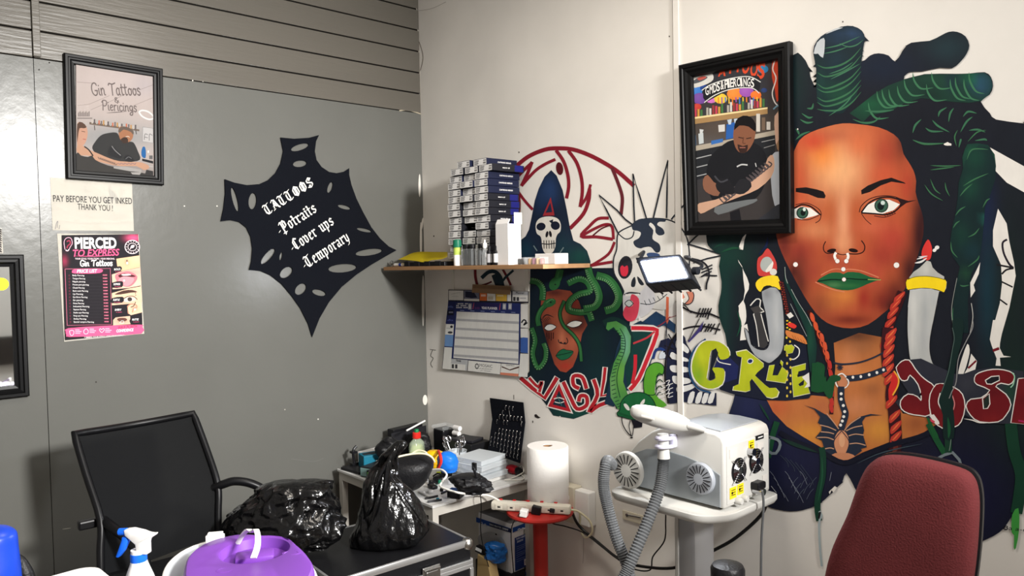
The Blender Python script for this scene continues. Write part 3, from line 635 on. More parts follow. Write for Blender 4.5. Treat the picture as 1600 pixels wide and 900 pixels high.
# dreadlock highlights
P = Paint(white); P.at(*CA)
P.soft([(285, 440), (284, 330), (268, 240), (290, 168), (345, 120), (430, 82), (500, 78), (550, 105), (572, 150), (562, 200), (550, 290), (540, 400), (520, 500), (440, 590), (340, 590), (290, 520)], (24, 40, 46), [(500, 130, 60, 40, (42, 66, 96), .9), (400, 140, 60, 40, (34, 56, 84), .7), (420, 480, 90, 60, (30, 76, 54), .7), (320, 400, 40, 80, (28, 64, 58), .6), (400, 280, 60, 60, (30, 52, 66), .6)], 12)
for y, a in ((300, 20), (345, 26), (410, 30), (440, 22), (490, 26), (520, 24), (560, 10)): P.stroke([(290-(y > 480)*0, y+5), (340, y+a+4), (420, y+10), (490, y-30), (548, y-95)], 11, (56, 104, 74), 6, 1)
for p in ([(330, 210), (420, 190), (540, 140)], [(330, 240), (400, 225), (470, 200)], [(370, 390), (450, 350), (540, 300)], [(360, 360), (440, 330), (500, 290)], [(420, 180), (470, 200), (520, 190), (560, 160)], [(360, 605), (450, 540), (500, 480)]): P.stroke(p, 8, (62, 112, 84), 5, 1)
P.poly([(270, 240), (290, 175), (330, 148), (335, 190), (325, 265), (295, 240)], (190, 196, 200), 2); P.stroke([(340, 125), (400, 98), (440, 88)], 10, (190, 196, 200), 4, 1)
P.soft([(480, 590), (620, 480), (700, 430), (800, 392), (920, 362), (1100, 360), (1180, 357), (1270, 352), (1308, 380), (1318, 430), (1298, 480), (1250, 518), (1180, 528), (1080, 522), (900, 500), (780, 540), (720, 580), (600, 600), (560, 640)], (26, 56, 46), [(1250, 420, 60, 60, (42, 74, 100), .9), (1190, 380, 40, 30, (30, 104, 72), .8), (1000, 400, 80, 40, (30, 66, 52), .7), (600, 540, 90, 50, (30, 88, 58), .7), (1080, 400, 40, 60, (26, 40, 60), .7), (950, 470, 50, 30, (20, 26, 32), .8)], 12)
for x, y in ((1180, 440), (1130, 430), (1100, 440), (970, 400), (940, 470), (860, 400), (770, 480), (720, 500), (680, 500), (650, 510), (810, 440), (600, 575), (1210, 400)): P.stroke([(x-10, y-50), (x, y), (x+40, y+45), (x+110, y+40)] if x < 1090 else [(x-30, y-50), (x-25, y), (x+10, y+60), (x+60, y+75)], 12, (60, 112, 80), 5, 1)
for p in ([(850, 745), (920, 768), (1040, 765)], [(850, 705), (865, 660), (900, 625)], [(965, 630), (1000, 665), (1065, 700)], [(925, 675), (960, 695), (1030, 695)], [(1000, 610), (1010, 580), (1050, 555)], [(1130, 700), (1165, 640), (1200, 610)], [(1145, 610), (1175, 580), (1225, 590)], [(1180, 690), (1230, 685), (1275, 700)], [(1215, 750), (1270, 742), (1285, 750)], [(1120, 790), (1130, 750), (1135, 740)], [(500, 625), (560, 645), (620, 640), (660, 610)], [(570, 575), (650, 580), (740, 570)], [(200, 590), (240, 615), (265, 610)], [(190, 625), (230, 645), (268, 640)], [(230, 560), (260, 560), (268, 530)], [(165, 745), (200, 715), (250, 695)], [(165, 680), (180, 700), (185, 715)], [(1090, 560), (1070, 590), (1060, 640)]): P.stroke(p, 12, (56, 104, 76), 5, 1)
P.soft([(1155, 800), (1170, 770), (1230, 765), (1290, 775), (1330, 830), (1338, 900), (1330, 960), (1150, 960), (1140, 850)], (24, 50, 46), [(1200, 830, 50, 50, (30, 86, 60), .8), (1300, 860, 40, 40, (34, 96, 66), .7)], 12)
P.ell((1054, 771), 22, 8, WHT)
P.at(*CD)
P.soft([(405, 190), (430, 110), (480, 75), (530, 90), (550, 150), (552, 220), (530, 290), (505, 350), (500, 420), (490, 520), (480, 580), (445, 640), (430, 760), (432, 900), (380, 900), (360, 820), (375, 700), (395, 610), (360, 560), (352, 500), (362, 430), (375, 380), (385, 310), (390, 240)], (22, 40, 42), [(460, 130, 50, 60, (26, 66, 52), .8), (440, 260, 40, 60, (28, 72, 54), .6), (400, 470, 40, 60, (26, 62, 50), .6), (420, 640, 30, 30, (34, 70, 48), .7), (500, 400, 14, 16, (40, 110, 100), .6), (450, 540, 40, 40, (24, 52, 60), .6)], 8)
for p in ([(410, 255), (460, 225), (520, 200)], [(395, 300), (420, 270), (450, 245)], [(375, 385), (395, 360), (420, 345)], [(425, 140), (450, 95), (520, 95)], [(355, 500), (360, 540), (385, 570)], [(365, 440), (378, 420), (395, 408)], [(430, 480), (460, 465), (480, 440)], [(495, 350), (512, 320), (528, 310)], [(190, 55), (240, 72), (320, 70)], [(265, 165), (330, 168), (400, 165)], [(265, 185), (320, 178), (370, 172)], [(240, 250), (270, 290), (320, 320)], [(265, 225), (285, 270), (310, 290)], [(330, 240), (335, 270), (350, 300)], [(365, 790), (362, 840), (375, 890)], [(430, 610), (470, 580), (480, 560)], [(395, 690), (410, 695), (436, 690)], [(380, 80), (372, 40), (385, 10)], [(430, 60), (470, 20), (510, 10)]): P.stroke(p, 6, (58, 104, 72), 5, 1)
P.stroke([(382, 660), (360, 780), (362, 850), (380, 930)], 2.2, (150, 156, 150)); P.stroke([(445, 770), (452, 830), (440, 900)], 3, (190, 190, 186))
P.at(*CL_); P.stroke([(590, 190), (520, 190), (440, 220)], 18, (30, 74, 52), 5, 1); P.stroke([(480, 160), (420, 165), (380, 190)], 12, (28, 64, 52), 5, 1); P.stroke([(560, 680), (590, 780), (560, 880)], 14, (30, 74, 56), 5, 1); P.stroke([(800, 100), (790, 170), (730, 240)], 18, (24, 34, 66), 5, 1)
P.build('dreadlock_highlights', wom)

# left ear and its horn ring, beads
P = Paint(white); P.at(*CL_)
P.poly([(800, 190), (840, 240), (868, 300), (872, 360), (840, 400), (780, 408), (730, 400), (718, 340), (725, 270), (760, 240)], (196, 66, 62), 3); P.ell((845, 375), 28, 26, (214, 210, 202)); P.ell((792, 315), 48, 60, (170, 176, 172), 12); P.poly([(780, 370), (840, 290), (838, 340), (812, 372)], (226, 222, 214), 2); P.ell((792, 315), 46, 58, (170, 176, 172), 12); P.poly([(782, 368), (842, 292), (840, 338), (815, 368)], (226, 222, 214), 2)
P.poly([(708, 460), (740, 425), (800, 405), (880, 408), (905, 500), (880, 510), (820, 480), (770, 490), (745, 530), (715, 500)], (238, 206, 46), 2)
P.at(*CG)
P.soft([(1025, 62), (1080, 36), (1120, 40), (1150, 80), (1165, 180), (1172, 300), (1168, 400), (1150, 460), (1110, 500), (1075, 522), (1030, 505), (980, 470), (945, 410), (925, 350), (918, 295), (945, 330), (960, 400), (1000, 430), (1040, 436), (1065, 420), (1075, 380), (1065, 300), (1050, 200), (1030, 120)], (158, 162, 166), [(1120, 250, 26, 160, (186, 189, 190), .8), (1060, 80, 30, 40, (120, 122, 126), .7), (1080, 470, 60, 30, (186, 188, 190), .7), (1130, 60, 20, 16, (124, 126, 130), .6)], 3)
P.loop([(1025, 62), (1080, 36), (1120, 40), (1150, 80), (1165, 180), (1172, 300), (1168, 400), (1150, 460), (1110, 500), (1075, 522), (1030, 505), (980, 470), (945, 410), (925, 350), (918, 295), (945, 330), (960, 400), (1000, 430), (1040, 436), (1065, 420), (1075, 380), (1065, 300), (1050, 200), (1030, 120)], 5, (40, 40, 46), 2)
P.build('horn_earring', wom)
P = Paint(white); P.at(*CG)
P.stroke([(1148, 0), (1165, 60), (1180, 140), (1190, 200)], 26, (40, 20, 22)); 
for i in range(14):
    t = i/13; P.ell((1146+44*t-5*(i % 2), 4+200*t), 6, 5, (128, 48, 40)); P.ell((1160+38*t, 8+196*t), 5, 5, (110, 40, 36))
for i in range(9): P.ell((1190+(i % 2)*16, 250+i*11), 7, 5, (230, 196, 50))
for i in range(16): P.ell((1186+(i % 2)*22, 358+i*25 if i < 15 else 740), 6, 8, (226, 196, 60)) if i*25+358 < 750 else None
P.poly([(1185, 212), (1212, 195), (1232, 220), (1205, 236)], (226, 222, 216)); P.poly([(1190, 268), (1215, 262), (1250, 282), (1235, 300), (1200, 286)], (216, 58, 50), 2); P.poly([(1180, 310), (1230, 325), (1290, 345), (1318, 398), (1290, 392), (1240, 372), (1190, 350)], (206, 124, 66), 2)
for i in range(5): P.stroke([(1220+i*18, 340+i*9), (1236+i*18, 370+i*8)], 3, (150, 84, 44), 0)
P.build('bead_string', wom)
P = Paint(white); P.at(*CC)       # small axe shape and dark green strands at the cheek
P.stroke([(50, 440), (85, 402), (110, 410), (105, 450), (130, 475), (70, 490)], 7, (216, 214, 208), 2); P.poly([(50, 455), (100, 440), (120, 475), (75, 490)], (64, 62, 62)); P.poly([(72, 485), (110, 480), (152, 670), (130, 690), (105, 685)], (58, 57, 58)); P.stroke([(68, 490), (85, 560), (100, 680)], 6, (216, 214, 208)); P.stroke([(112, 490), (130, 560), (155, 650)], 6, (216, 214, 208))
P.soft([(250, 210), (260, 280), (300, 370), (370, 480), (420, 560), (440, 680), (430, 800), (400, 830), (385, 700), (380, 600), (330, 480), (285, 380), (250, 300)], (24, 52, 48), [(400, 640, 20, 100, (30, 78, 58), .7)], 8)
P.stroke([(252, 215), (256, 270), (268, 310)], 3, (170, 176, 170)); P.stroke([(290, 345), (330, 420), (380, 500), (410, 560)], 3, (160, 168, 164)); P.stroke([(285, 430), (330, 520), (380, 620)], 3, (150, 156, 158)); P.build('cheek_strands', wom)
# right ear candle-horn
P = Paint(white); P.at(*CM)
P.poly([(352, 72), (378, 110), (385, 160), (370, 225), (330, 230), (304, 200), (312, 140)], (206, 56, 52), 3); P.stroke([(250, 255), (300, 245), (345, 215)], 16, (222, 220, 218), 5, 1); P.stroke([(265, 225), (300, 215), (330, 205)], 12, (222, 220, 218), 5, 1); P.stroke([(280, 206), (320, 205), (350, 200)], 12, (214, 200, 204), 5, 1); P.ell((424, 134), 18, 15, (226, 224, 220), -20); P.ell((405, 155), 16, 13, (226, 224, 220), -30)
P.soft([(345, 235), (375, 245), (390, 290), (430, 330), (480, 360), (480, 380), (205, 370), (240, 325), (290, 290)], (176, 176, 170), [(330, 300, 40, 50, (196, 196, 190), .8), (250, 350, 30, 20, (150, 150, 146), .6)], 4)
P.poly([(184, 450), (210, 470), (230, 462), (480, 480), (495, 450), (500, 400)], (206, 204, 198)); P.poly([(190, 385), (250, 362), (340, 355), (430, 368), (488, 385), (498, 420), (485, 470), (470, 482), (420, 462), (340, 452), (260, 455), (200, 465), (184, 430)], (240, 208, 32), 2); P.stroke([(196, 384), (250, 364), (340, 358), (430, 370), (486, 386)], 6, (120, 112, 40)); P.stroke([(190, 468), (260, 456), (340, 452), (420, 464), (468, 482)], 7, (60, 54, 40))
P.at(*CN)
P.soft([(213, -235), (300, -248), (380, -245), (442, -222), (425, -120), (400, -10), (385, 60), (370, 150), (368, 240), (385, 320), (420, 380), (470, 412), (505, 415), (505, 470), (440, 508), (390, 505), (320, 470), (260, 410), (215, 310), (200, 200), (192, 60), (196, -100)], (182, 184, 182), [(240, -100, 30, 160, (206, 206, 202), .7), (330, -60, 24, 160, (160, 164, 166), .7), (230, 150, 24, 120, (206, 206, 202), .7), (320, 160, 30, 120, (168, 170, 172), .7), (340, 440, 60, 40, (206, 206, 202), .8), (400, -160, 30, 60, (170, 174, 176), .6)], 4)
P.stroke([(196, -100), (192, 60), (200, 200), (215, 310), (260, 410), (320, 470), (390, 508), (430, 512)], 5, (40, 38, 42)); P.stroke([(442, -222), (400, -10), (385, 60), (370, 150), (368, 240), (385, 320), (420, 380), (470, 412)], 5, (40, 38, 42))
P.build('candle_horn_earring', wom)
# braids
P = Paint(white); P.at(*CC)
P.stroke([(395, 470), (430, 560), (470, 680), (510, 780), (530, 860)], 26, (52, 24, 24))
for x, y in ((412, 500), (432, 550), (452, 600), (470, 650), (488, 700), (502, 745), (515, 800)): P.poly([(x-10, y-20), (x+10, y-5), (x+16, y+32), (x+2, y+36), (x-12, y+10)], (206, 84, 52), 2); P.stroke([(x-4, y-10), (x+4, y+22)], 5, (226, 126, 66), 0, 1)
P.at(*CE)
P.stroke([(390, 0), (430, 120), (455, 250), (460, 380), (456, 480)], 24, (60, 26, 30)); 
for x, y in ((400, 20), (418, 70), (432, 125), (446, 180), (452, 235), (458, 290), (460, 345), (458, 400), (456, 440)): P.poly([(x-12, y-20), (x+8, y-10), (x+14, y+26), (x+2, y+36), (x-10, y+14)], (186, 54, 48) if y > 150 else (204, 84, 54), 2)
P.build('thin_braid', wom)
P = Paint(white); P.at(*CE)
P.at(*CM); P.stroke([(150, 490), (110, 600), (60, 720), (20, 900)], 74, (52, 22, 26)); 
for i, (x, y) in enumerate(((145, 505), (115, 560), (95, 625), (75, 700), (55, 775), (40, 850))): P.poly([(x+28, y-30), (x+20, y+6), (x-30, y+58), (x-58, y+66), (x-52, y+20), (x-10, y-10)], (176, 54, 44), 2); P.stroke([(x+20, y-18), (x-10, y+14), (x-42, y+48)], 10, (214, 96, 62), 4, 1)
P.at(*CE); BR = [(798, -20), (790, 60), (790, 140), (800, 220), (820, 300), (815, 380), (830, 460), (835, 540), (840, 620), (835, 690)]
P.stroke(BR, 74, (58, 24, 30))
for i, (x, y) in enumerate(((812, -5), (805, 40), (800, 92), (796, 150), (796, 205), (806, 255), (815, 395), (835, 480), (842, 545), (842, 605))): P.poly([(x+30, y-26), (x+26, y+8), (x-10, y+46), (x-32, y+56), (x-30, y+14)], (186, 60, 48), 2); P.stroke([(x+22, y-14), (x, y+12), (x-24, y+38)], 9, (224, 112, 66), 4, 1)
P.poly([(825, 225), (852, 260), (858, 300), (830, 360), (805, 420), (796, 340), (812, 290)], (206, 46, 44), 2); P.stroke([(830, 228), (856, 270), (852, 315), (822, 370)], 9, (236, 170, 60)); P.stroke([(815, 640), (840, 680), (820, 720)], 30, (96, 44, 40), 4, 1)
P.build('thick_braid', wom)
# choker, collar, pendant tattoo
P = Paint(white); P.at(*CE); CB_ = (38, 46, 62)
P.stroke([(470, 178), (530, 186), (620, 176), (700, 150), (765, 118)], 10, CB_); P.stroke([(545, 272), (620, 265), (700, 245), (778, 215)], 36, CB_)
for c in ((585, 264), (632, 260), (682, 249), (728, 236), (767, 220)): P.ell(c, 8, 9, PW)
for a in ((0, 18), (13, 13), (18, 0), (13, -13)): P.stroke([(508-a[0], 205-a[1]), (508+a[0], 205+a[1])], 6, CB_, 0)
P.loop([(545, 262), (520, 242), (492, 256), (490, 270)], 8, PW, 4); P.loop([(560, 300), (540, 325), (505, 328), (484, 300), (490, 270), (550, 275)], 8, PW, 4); P.poly([(498, 265), (520, 254), (545, 270), (552, 310), (530, 325), (505, 320), (494, 295)], (196, 128, 92), 3)
P.stroke([(515, 325), (515, 390), (528, 440), (540, 480), (528, 530), (512, 575)], 40, CB_)
for c in ((515, 362), (515, 394), (528, 432), (536, 468), (530, 498), (522, 524), (512, 548)): P.ell(c, 9, 9, PW)
P.stroke([(500, 560), (470, 590), (450, 600)], 5, CB_)
P.poly([(292, 428), (360, 450), (430, 490), (480, 545), (505, 585), (478, 620), (470, 680), (490, 720), (470, 742), (430, 712), (415, 690), (400, 640), (362, 622), (398, 580), (398, 550), (376, 535), (390, 500), (355, 455)], CB_); P.poly([(762, 490), (690, 482), (620, 500), (560, 545), (528, 585), (555, 620), (560, 680), (540, 735), (600, 730), (640, 700), (632, 690), (668, 680), (655, 640), (645, 605), (652, 580), (645, 550), (640, 530), (660, 500), (700, 490)], CB_)
for s in ([(390, 548), (440, 560), (485, 580)], [(395, 588), (440, 592), (472, 600)], [(372, 622), (430, 622), (470, 635)], [(640, 552), (590, 562), (545, 582)], [(650, 608), (600, 602), (560, 612)], [(660, 668), (610, 656), (565, 660)], [(430, 480), (470, 530), (500, 570)], [(630, 500), (570, 540), (535, 580)], [(415, 690), (450, 684), (472, 690)]): P.stroke(s, 6, (196, 150, 120))
P.ell((518, 655), 44, 76, (206, 142, 106)); P.loop([(518, 582), (560, 640), (555, 690), (530, 735), (505, 735), (478, 690), (474, 640)], 5, CB_); P.ell((520, 640), 18, 40, (222, 166, 128)); P.poly([(480, 715), (560, 715), (600, 740), (520, 765), (455, 738)], (200, 134, 98), 2)
P.build('choker_and_bat_pendant', wom)
# clothing straps, buckles, scratches
P = Paint(white); P.at(*CF); BD = (24, 26, 40)
P.stroke([(150, 60), (260, 120), (380, 165), (520, 235), (640, 190), (800, 130), (960, 85), (1060, 40)], 30, BD, 4); P.stroke([(160, 95), (240, 130), (370, 175)], 22, (26, 50, 44), 4, 1); P.stroke([(600, 240), (720, 185), (850, 150), (980, 125)], 7, (60, 74, 84), 4, 1)
P.stroke([(395, 150), (402, 220), (398, 320), (375, 420), (368, 500), (378, 570)], 36, (24, 60, 46), 5); P.stroke([(395, 200), (396, 320), (372, 460)], 9, (34, 84, 60), 5, 1); P.stroke([(380, 520), (392, 545), (380, 575), (378, 640), (385, 760), (394, 840)], 12, (160, 174, 178), 4); P.stroke([(384, 525), (376, 560)], 12, BLK, 0)
P.stroke([(130, 0), (105, 80), (80, 200)], 34, (30, 74, 50), 4); P.stroke([(30, -110), (60, -60), (90, -10)], 12, (28, 64, 50), 4, 1)
P.build('straps', wom); P = Paint(white); P.at(*CF)
for q in ([(85, 85), (135, 100), (150, 130), (125, 180), (80, 165)], [(1065, 215), (1160, 175), (1215, 262), (1130, 240)]): P.loop(q, 17, (120, 132, 138), 2); P.build('buckle', wom); P = Paint(white); P.at(*CF)
P.stroke([(1020, 10), (1060, 90), (1110, 175)], 34, (30, 82, 50), 4); P.stroke([(1150, -60), (1135, 40), (1135, 170)], 40, (28, 62, 46), 4); P.stroke([(1155, -40), (1150, 100), (1140, 165)], 4, (120, 140, 130), 4); P.stroke([(900, 210), (1050, 240), (1160, 262), (1215, 272)], 16, (52, 58, 62), 4, 1)
P.stroke([(1500, 0), (1520, 160), (1560, 300), (1550, 430), (1535, 520)], 70, (26, 62, 46), 5); P.poly([(1508, 540), (1545, 500), (1550, 620), (1530, 735), (1518, 730), (1520, 660), (1505, 640)], (64, 150, 66), 2)
P.build('straps', wom); P = Paint(white); P.at(*CF)
for i in range(9): x, y = 90+i*22, 285+(i % 4)*38; P.stroke([(x, y), (x+20, y+24), (x+42, y+62+(i % 3)*8)], 2.4, (120, 126, 140), 4)
for i in range(7): x, y = 215+i*18, 345+(i % 3)*34; P.stroke([(x+40, y-25), (x+18, y), (x, y+36)], 2, (96, 104, 120), 4)
for i in range(5): P.stroke([(150+i*30, 190+i*14), (190+i*36, 230+i*26), (200+i*36, 260+i*26)], 3, (58, 66, 80), 4)
P.stroke([(440, 340), (450, 290)], 3, (120, 126, 140), 0); P.poly([(435, 405), (470, 372), (484, 380), (462, 410), (452, 395), (440, 420)], WHT); P.stroke([(98, 372), (128, 410)], 3, (180, 184, 190), 0); P.stroke([(865, 172), (890, 176), (930, 182)], 2, (90, 98, 110), 0)
P.build('scratches', wom); P = Paint(white); P.at(*CF)
P.text('Ba a-o', (1458, 624), (1600, 640), 24, BLK, 0, .2); P.stroke([(1455, 622), (1475, 604), (1480, 624), (1462, 628)], 4, BLK)
P.build('signature', wom)

# ---------------- lettering
gre = thing('yellow_green_lettering_mural', 'big yellow green hand painted letters reading GREEN left of the neck', 'mural', white(1180, 580))
P = Paint(white); P.at(*CG); YG, YD = (178, 186, 38), (120, 148, 36)
P.poly([(820, 500), (900, 430), (1030, 500), (1080, 525), (1180, 480), (1200, 390), (1310, 400), (1330, 560), (1345, 720), (1330, 745), (1180, 760), (1040, 755), (850, 720), (760, 690), (720, 560)], (28, 32, 48)); P.poly([(735, 520), (770, 430), (880, 540), (870, 620), (780, 650), (720, 560)], (34, 40, 84))
gg = [(700, 372), (760, 380), (815, 420), (828, 470), (800, 490), (765, 490), (750, 455), (715, 430), (700, 470), (690, 560), (680, 620), (700, 640), (735, 625), (730, 600), (695, 570), (720, 555), (785, 560), (795, 600), (780, 660), (720, 690), (650, 680), (600, 640), (575, 580), (578, 500), (610, 420), (650, 380)]
P.stroke([(668, 368), (600, 430), (565, 520), (575, 610), (620, 680), (700, 708)], 12, (36, 72, 110)); P.poly(gg, (226, 224, 216), 2); P.soft([(x+(8 if x < 680 else -4), y+(5 if y < 540 else -6)) for x, y in gg], YG, [(620, 600, 50, 70, (112, 162, 44), .8), (640, 470, 50, 60, (186, 194, 44), .8), (720, 660, 60, 30, (150, 180, 44), .7), (600, 520, 26, 70, (140, 172, 44), .7)], 4, 2)
P.poly([(688, 625), (712, 440), (735, 425), (750, 455), (712, 560), (730, 590), (725, 620), (700, 632)], (28, 32, 44)); P.stroke([(740, 490), (760, 515), (830, 530)], 6, (226, 224, 216), 3)
def block(pts, sm=0): P.poly([(x, y) for x, y in pts], (222, 220, 190), sm); cx = sum(p[0] for p in pts)/len(pts); cy = sum(p[1] for p in pts)/len(pts); P.soft([(x+(cx-x)*.035, y+(cy-y)*.035) for x, y in pts], YG, [(cx-10, cy-30, 40, 40, (196, 202, 50), .6), (cx+10, cy+50, 40, 40, (160, 172, 30), .6)], 4, sm)
block([(862, 446), (905, 436), (930, 432), (945, 445), (990, 480), (1040, 520), (1040, 545), (1000, 580), (985, 600), (1050, 660), (1080, 682), (1120, 680), (1142, 705), (1130, 738), (1095, 748), (1060, 740), (1020, 690), (965, 620), (950, 640), (955, 695), (925, 706), (840, 695), (845, 670), (880, 655), (900, 480), (868, 470)])
P.ell((955, 508), 20, 17, (222, 222, 216), -20); P.ell((954, 508), 15, 12, (28, 40, 90), -20)
block([(1075, 535), (1110, 530), (1095, 600), (1130, 600), (1160, 540), (1145, 520), (1150, 500), (1166, 515), (1160, 545), (1200, 580), (1180, 650), (1055, 632)]); block([(1172, 408), (1220, 402), (1238, 420), (1225, 455), (1190, 462), (1180, 440), (1170, 440)]); P.stroke([(1236, 405), (1266, 430), (1264, 470), (1235, 495), (1205, 492)], 7, (226, 224, 218))
block([(1218, 545), (1310, 520), (1308, 560), (1262, 572), (1255, 610), (1300, 600), (1330, 690), (1338, 715), (1230, 738), (1222, 640)]); P.poly([(1285, 610), (1330, 580), (1336, 670), (1300, 678), (1320, 650)], (226, 224, 218)); P.poly([(1262, 655), (1300, 625), (1295, 660), (1270, 668)], (28, 32, 44))
for i in range(11): P.ell((1190+(i % 2)*22, 470+i*26), 6, 9, (226, 200, 70))
P.poly([(1345, 660), (1350, 520), (1390, 520), (1420, 640), (1440, 600), (1440, 700), (1380, 710)], (26, 78, 44)); 
P.at(*CE); P.poly([(335, 330), (350, 185), (400, 180), (420, 205), (415, 250), (430, 290), (450, 255), (490, 250), (515, 265), (505, 285), (478, 295), (465, 380), (440, 388), (418, 360), (392, 300), (378, 352), (345, 348)], (28, 76, 46), 2)
P.build('letters', gre)
jos = thing('dark_red_lettering_mural', 'big dark red white edged letters reading JOSI right of the neck', 'mural', white(1500, 610))
P = Paint(white); P.at(*CN); DR = (108, 26, 32)
P.soft([(200, 560), (140, 470), (110, 380), (200, 310), (300, 300), (560, 420), (640, 420), (720, 390), (830, 372), (940, 378), (1100, 400), (1100, 800), (940, 810), (760, 800), (640, 740), (560, 800), (440, 810), (330, 750), (150, 710), (100, 640)], (46, 48, 58), [(1000, 560, 60, 120, (30, 66, 50), .8), (300, 480, 60, 60, (40, 50, 66), .6), (660, 500, 60, 60, (60, 62, 70), .6)], 6)
def jl(pts, sm=2): P.stroke(list(pts)+[pts[0]], 16, (226, 222, 216), sm); P.soft(pts, DR, [(sum(p[0] for p in pts)/len(pts), max(p[1] for p in pts), 90, 60, (130, 34, 36), .7), (sum(p[0] for p in pts)/len(pts)+20, sum(p[1] for p in pts)/len(pts), 60, 40, (84, 20, 26), .6)], 5, sm)
jl([(110, 370), (150, 325), (205, 315), (250, 380), (300, 440), (350, 480), (400, 520), (380, 600), (368, 735), (290, 740), (205, 725), (150, 690), (145, 630), (200, 580), (270, 600), (300, 632), (305, 590), (280, 500), (215, 425), (190, 465), (150, 465), (125, 420)])
jl([(420, 505), (480, 500), (560, 530), (620, 580), (640, 680), (610, 790), (560, 830), (470, 840), (400, 780), (370, 680), (375, 580)]); P.poly([(450, 560), (500, 560), (555, 620), (560, 690), (520, 760), (470, 720), (435, 640)], (28, 40, 40), 2); P.stroke([(545, 590), (562, 650), (552, 700)], 8, (214, 130, 130)); P.stroke([(450, 570), (435, 640), (462, 700)], 8, (226, 222, 216))
jl([(720, 470), (730, 430), (780, 405), (860, 388), (945, 392), (1020, 420), (1020, 470), (985, 500), (925, 488), (880, 520), (960, 580), (998, 660), (960, 740), (900, 790), (760, 790), (690, 740), (655, 670), (690, 620), (770, 610), (840, 545), (740, 500)]); P.poly([(802, 470), (850, 440), (910, 435), (912, 470), (850, 500), (815, 498)], (30, 30, 36)); P.loop([(802, 470), (850, 440), (910, 435), (912, 470), (850, 500), (815, 498)], 8, (226, 222, 216), 0); P.poly([(790, 620), (830, 580), (832, 650), (815, 685), (790, 690)], (34, 46, 42)); P.loop([(780, 610), (832, 575), (838, 655), (820, 688), (788, 692)], 8, (226, 222, 216), 0)
jl([(1062, 460), (1130, 450), (1140, 815), (1005, 800)], 0); P.stroke([(1062, 784), (1130, 796)], 12, (176, 40, 96), 0); P.stroke([(1010, 410), (1030, 440), (1020, 500), (1000, 525)], 9, (150, 200, 170))
P.poly([(365, 745), (400, 735), (440, 790), (445, 812), (415, 815)], (226, 222, 216)); P.poly([(370, 765), (410, 790), (400, 805), (375, 790)], (206, 70, 90)); P.stroke([(635, 770), (700, 780), (760, 800), (850, 800)], 10, (226, 222, 216), 3, 1)
P.poly([(545, 0), (630, 0), (620, 150), (575, 330), (550, 500), (545, 640), (560, 760), (555, 920), (475, 920), (470, 740), (440, 640), (470, 520), (500, 430), (520, 330), (555, 150)], (23, 42, 40), 2); P.stroke([(545, 60), (560, 140), (545, 230), (520, 380), (490, 480), (450, 590)], 4, (90, 110, 104)); P.stroke([(705, 10), (700, 70), (640, 190), (590, 310), (575, 480), (540, 560), (520, 610)], 7, (140, 140, 140), 4); P.stroke([(510, 760), (520, 850), (515, 920)], 24, (30, 82, 52), 4, 1); P.poly([(340, 755), (365, 770), (430, 890), (440, 920), (395, 920)], (32, 88, 50))
P.build('letters', jos)
# ================================================================== things on the grey wall (and the framed print on the white one)
from mathutils.geometry import tessellate_polygon
mat('frame_black', (9, 9, 10), .4, spec=.2); mat('paper', (226, 222, 212), .75); mat('photo_paper', (220, 216, 212), .3); mat('black_cloth', (14, 16, 22), .9, spec=.08, bump=.15, bscale=200)
mat('glass_pane', (12, 12, 12), .03, alpha=.05); mat('mirror', (235, 238, 238), .03, metal=1)
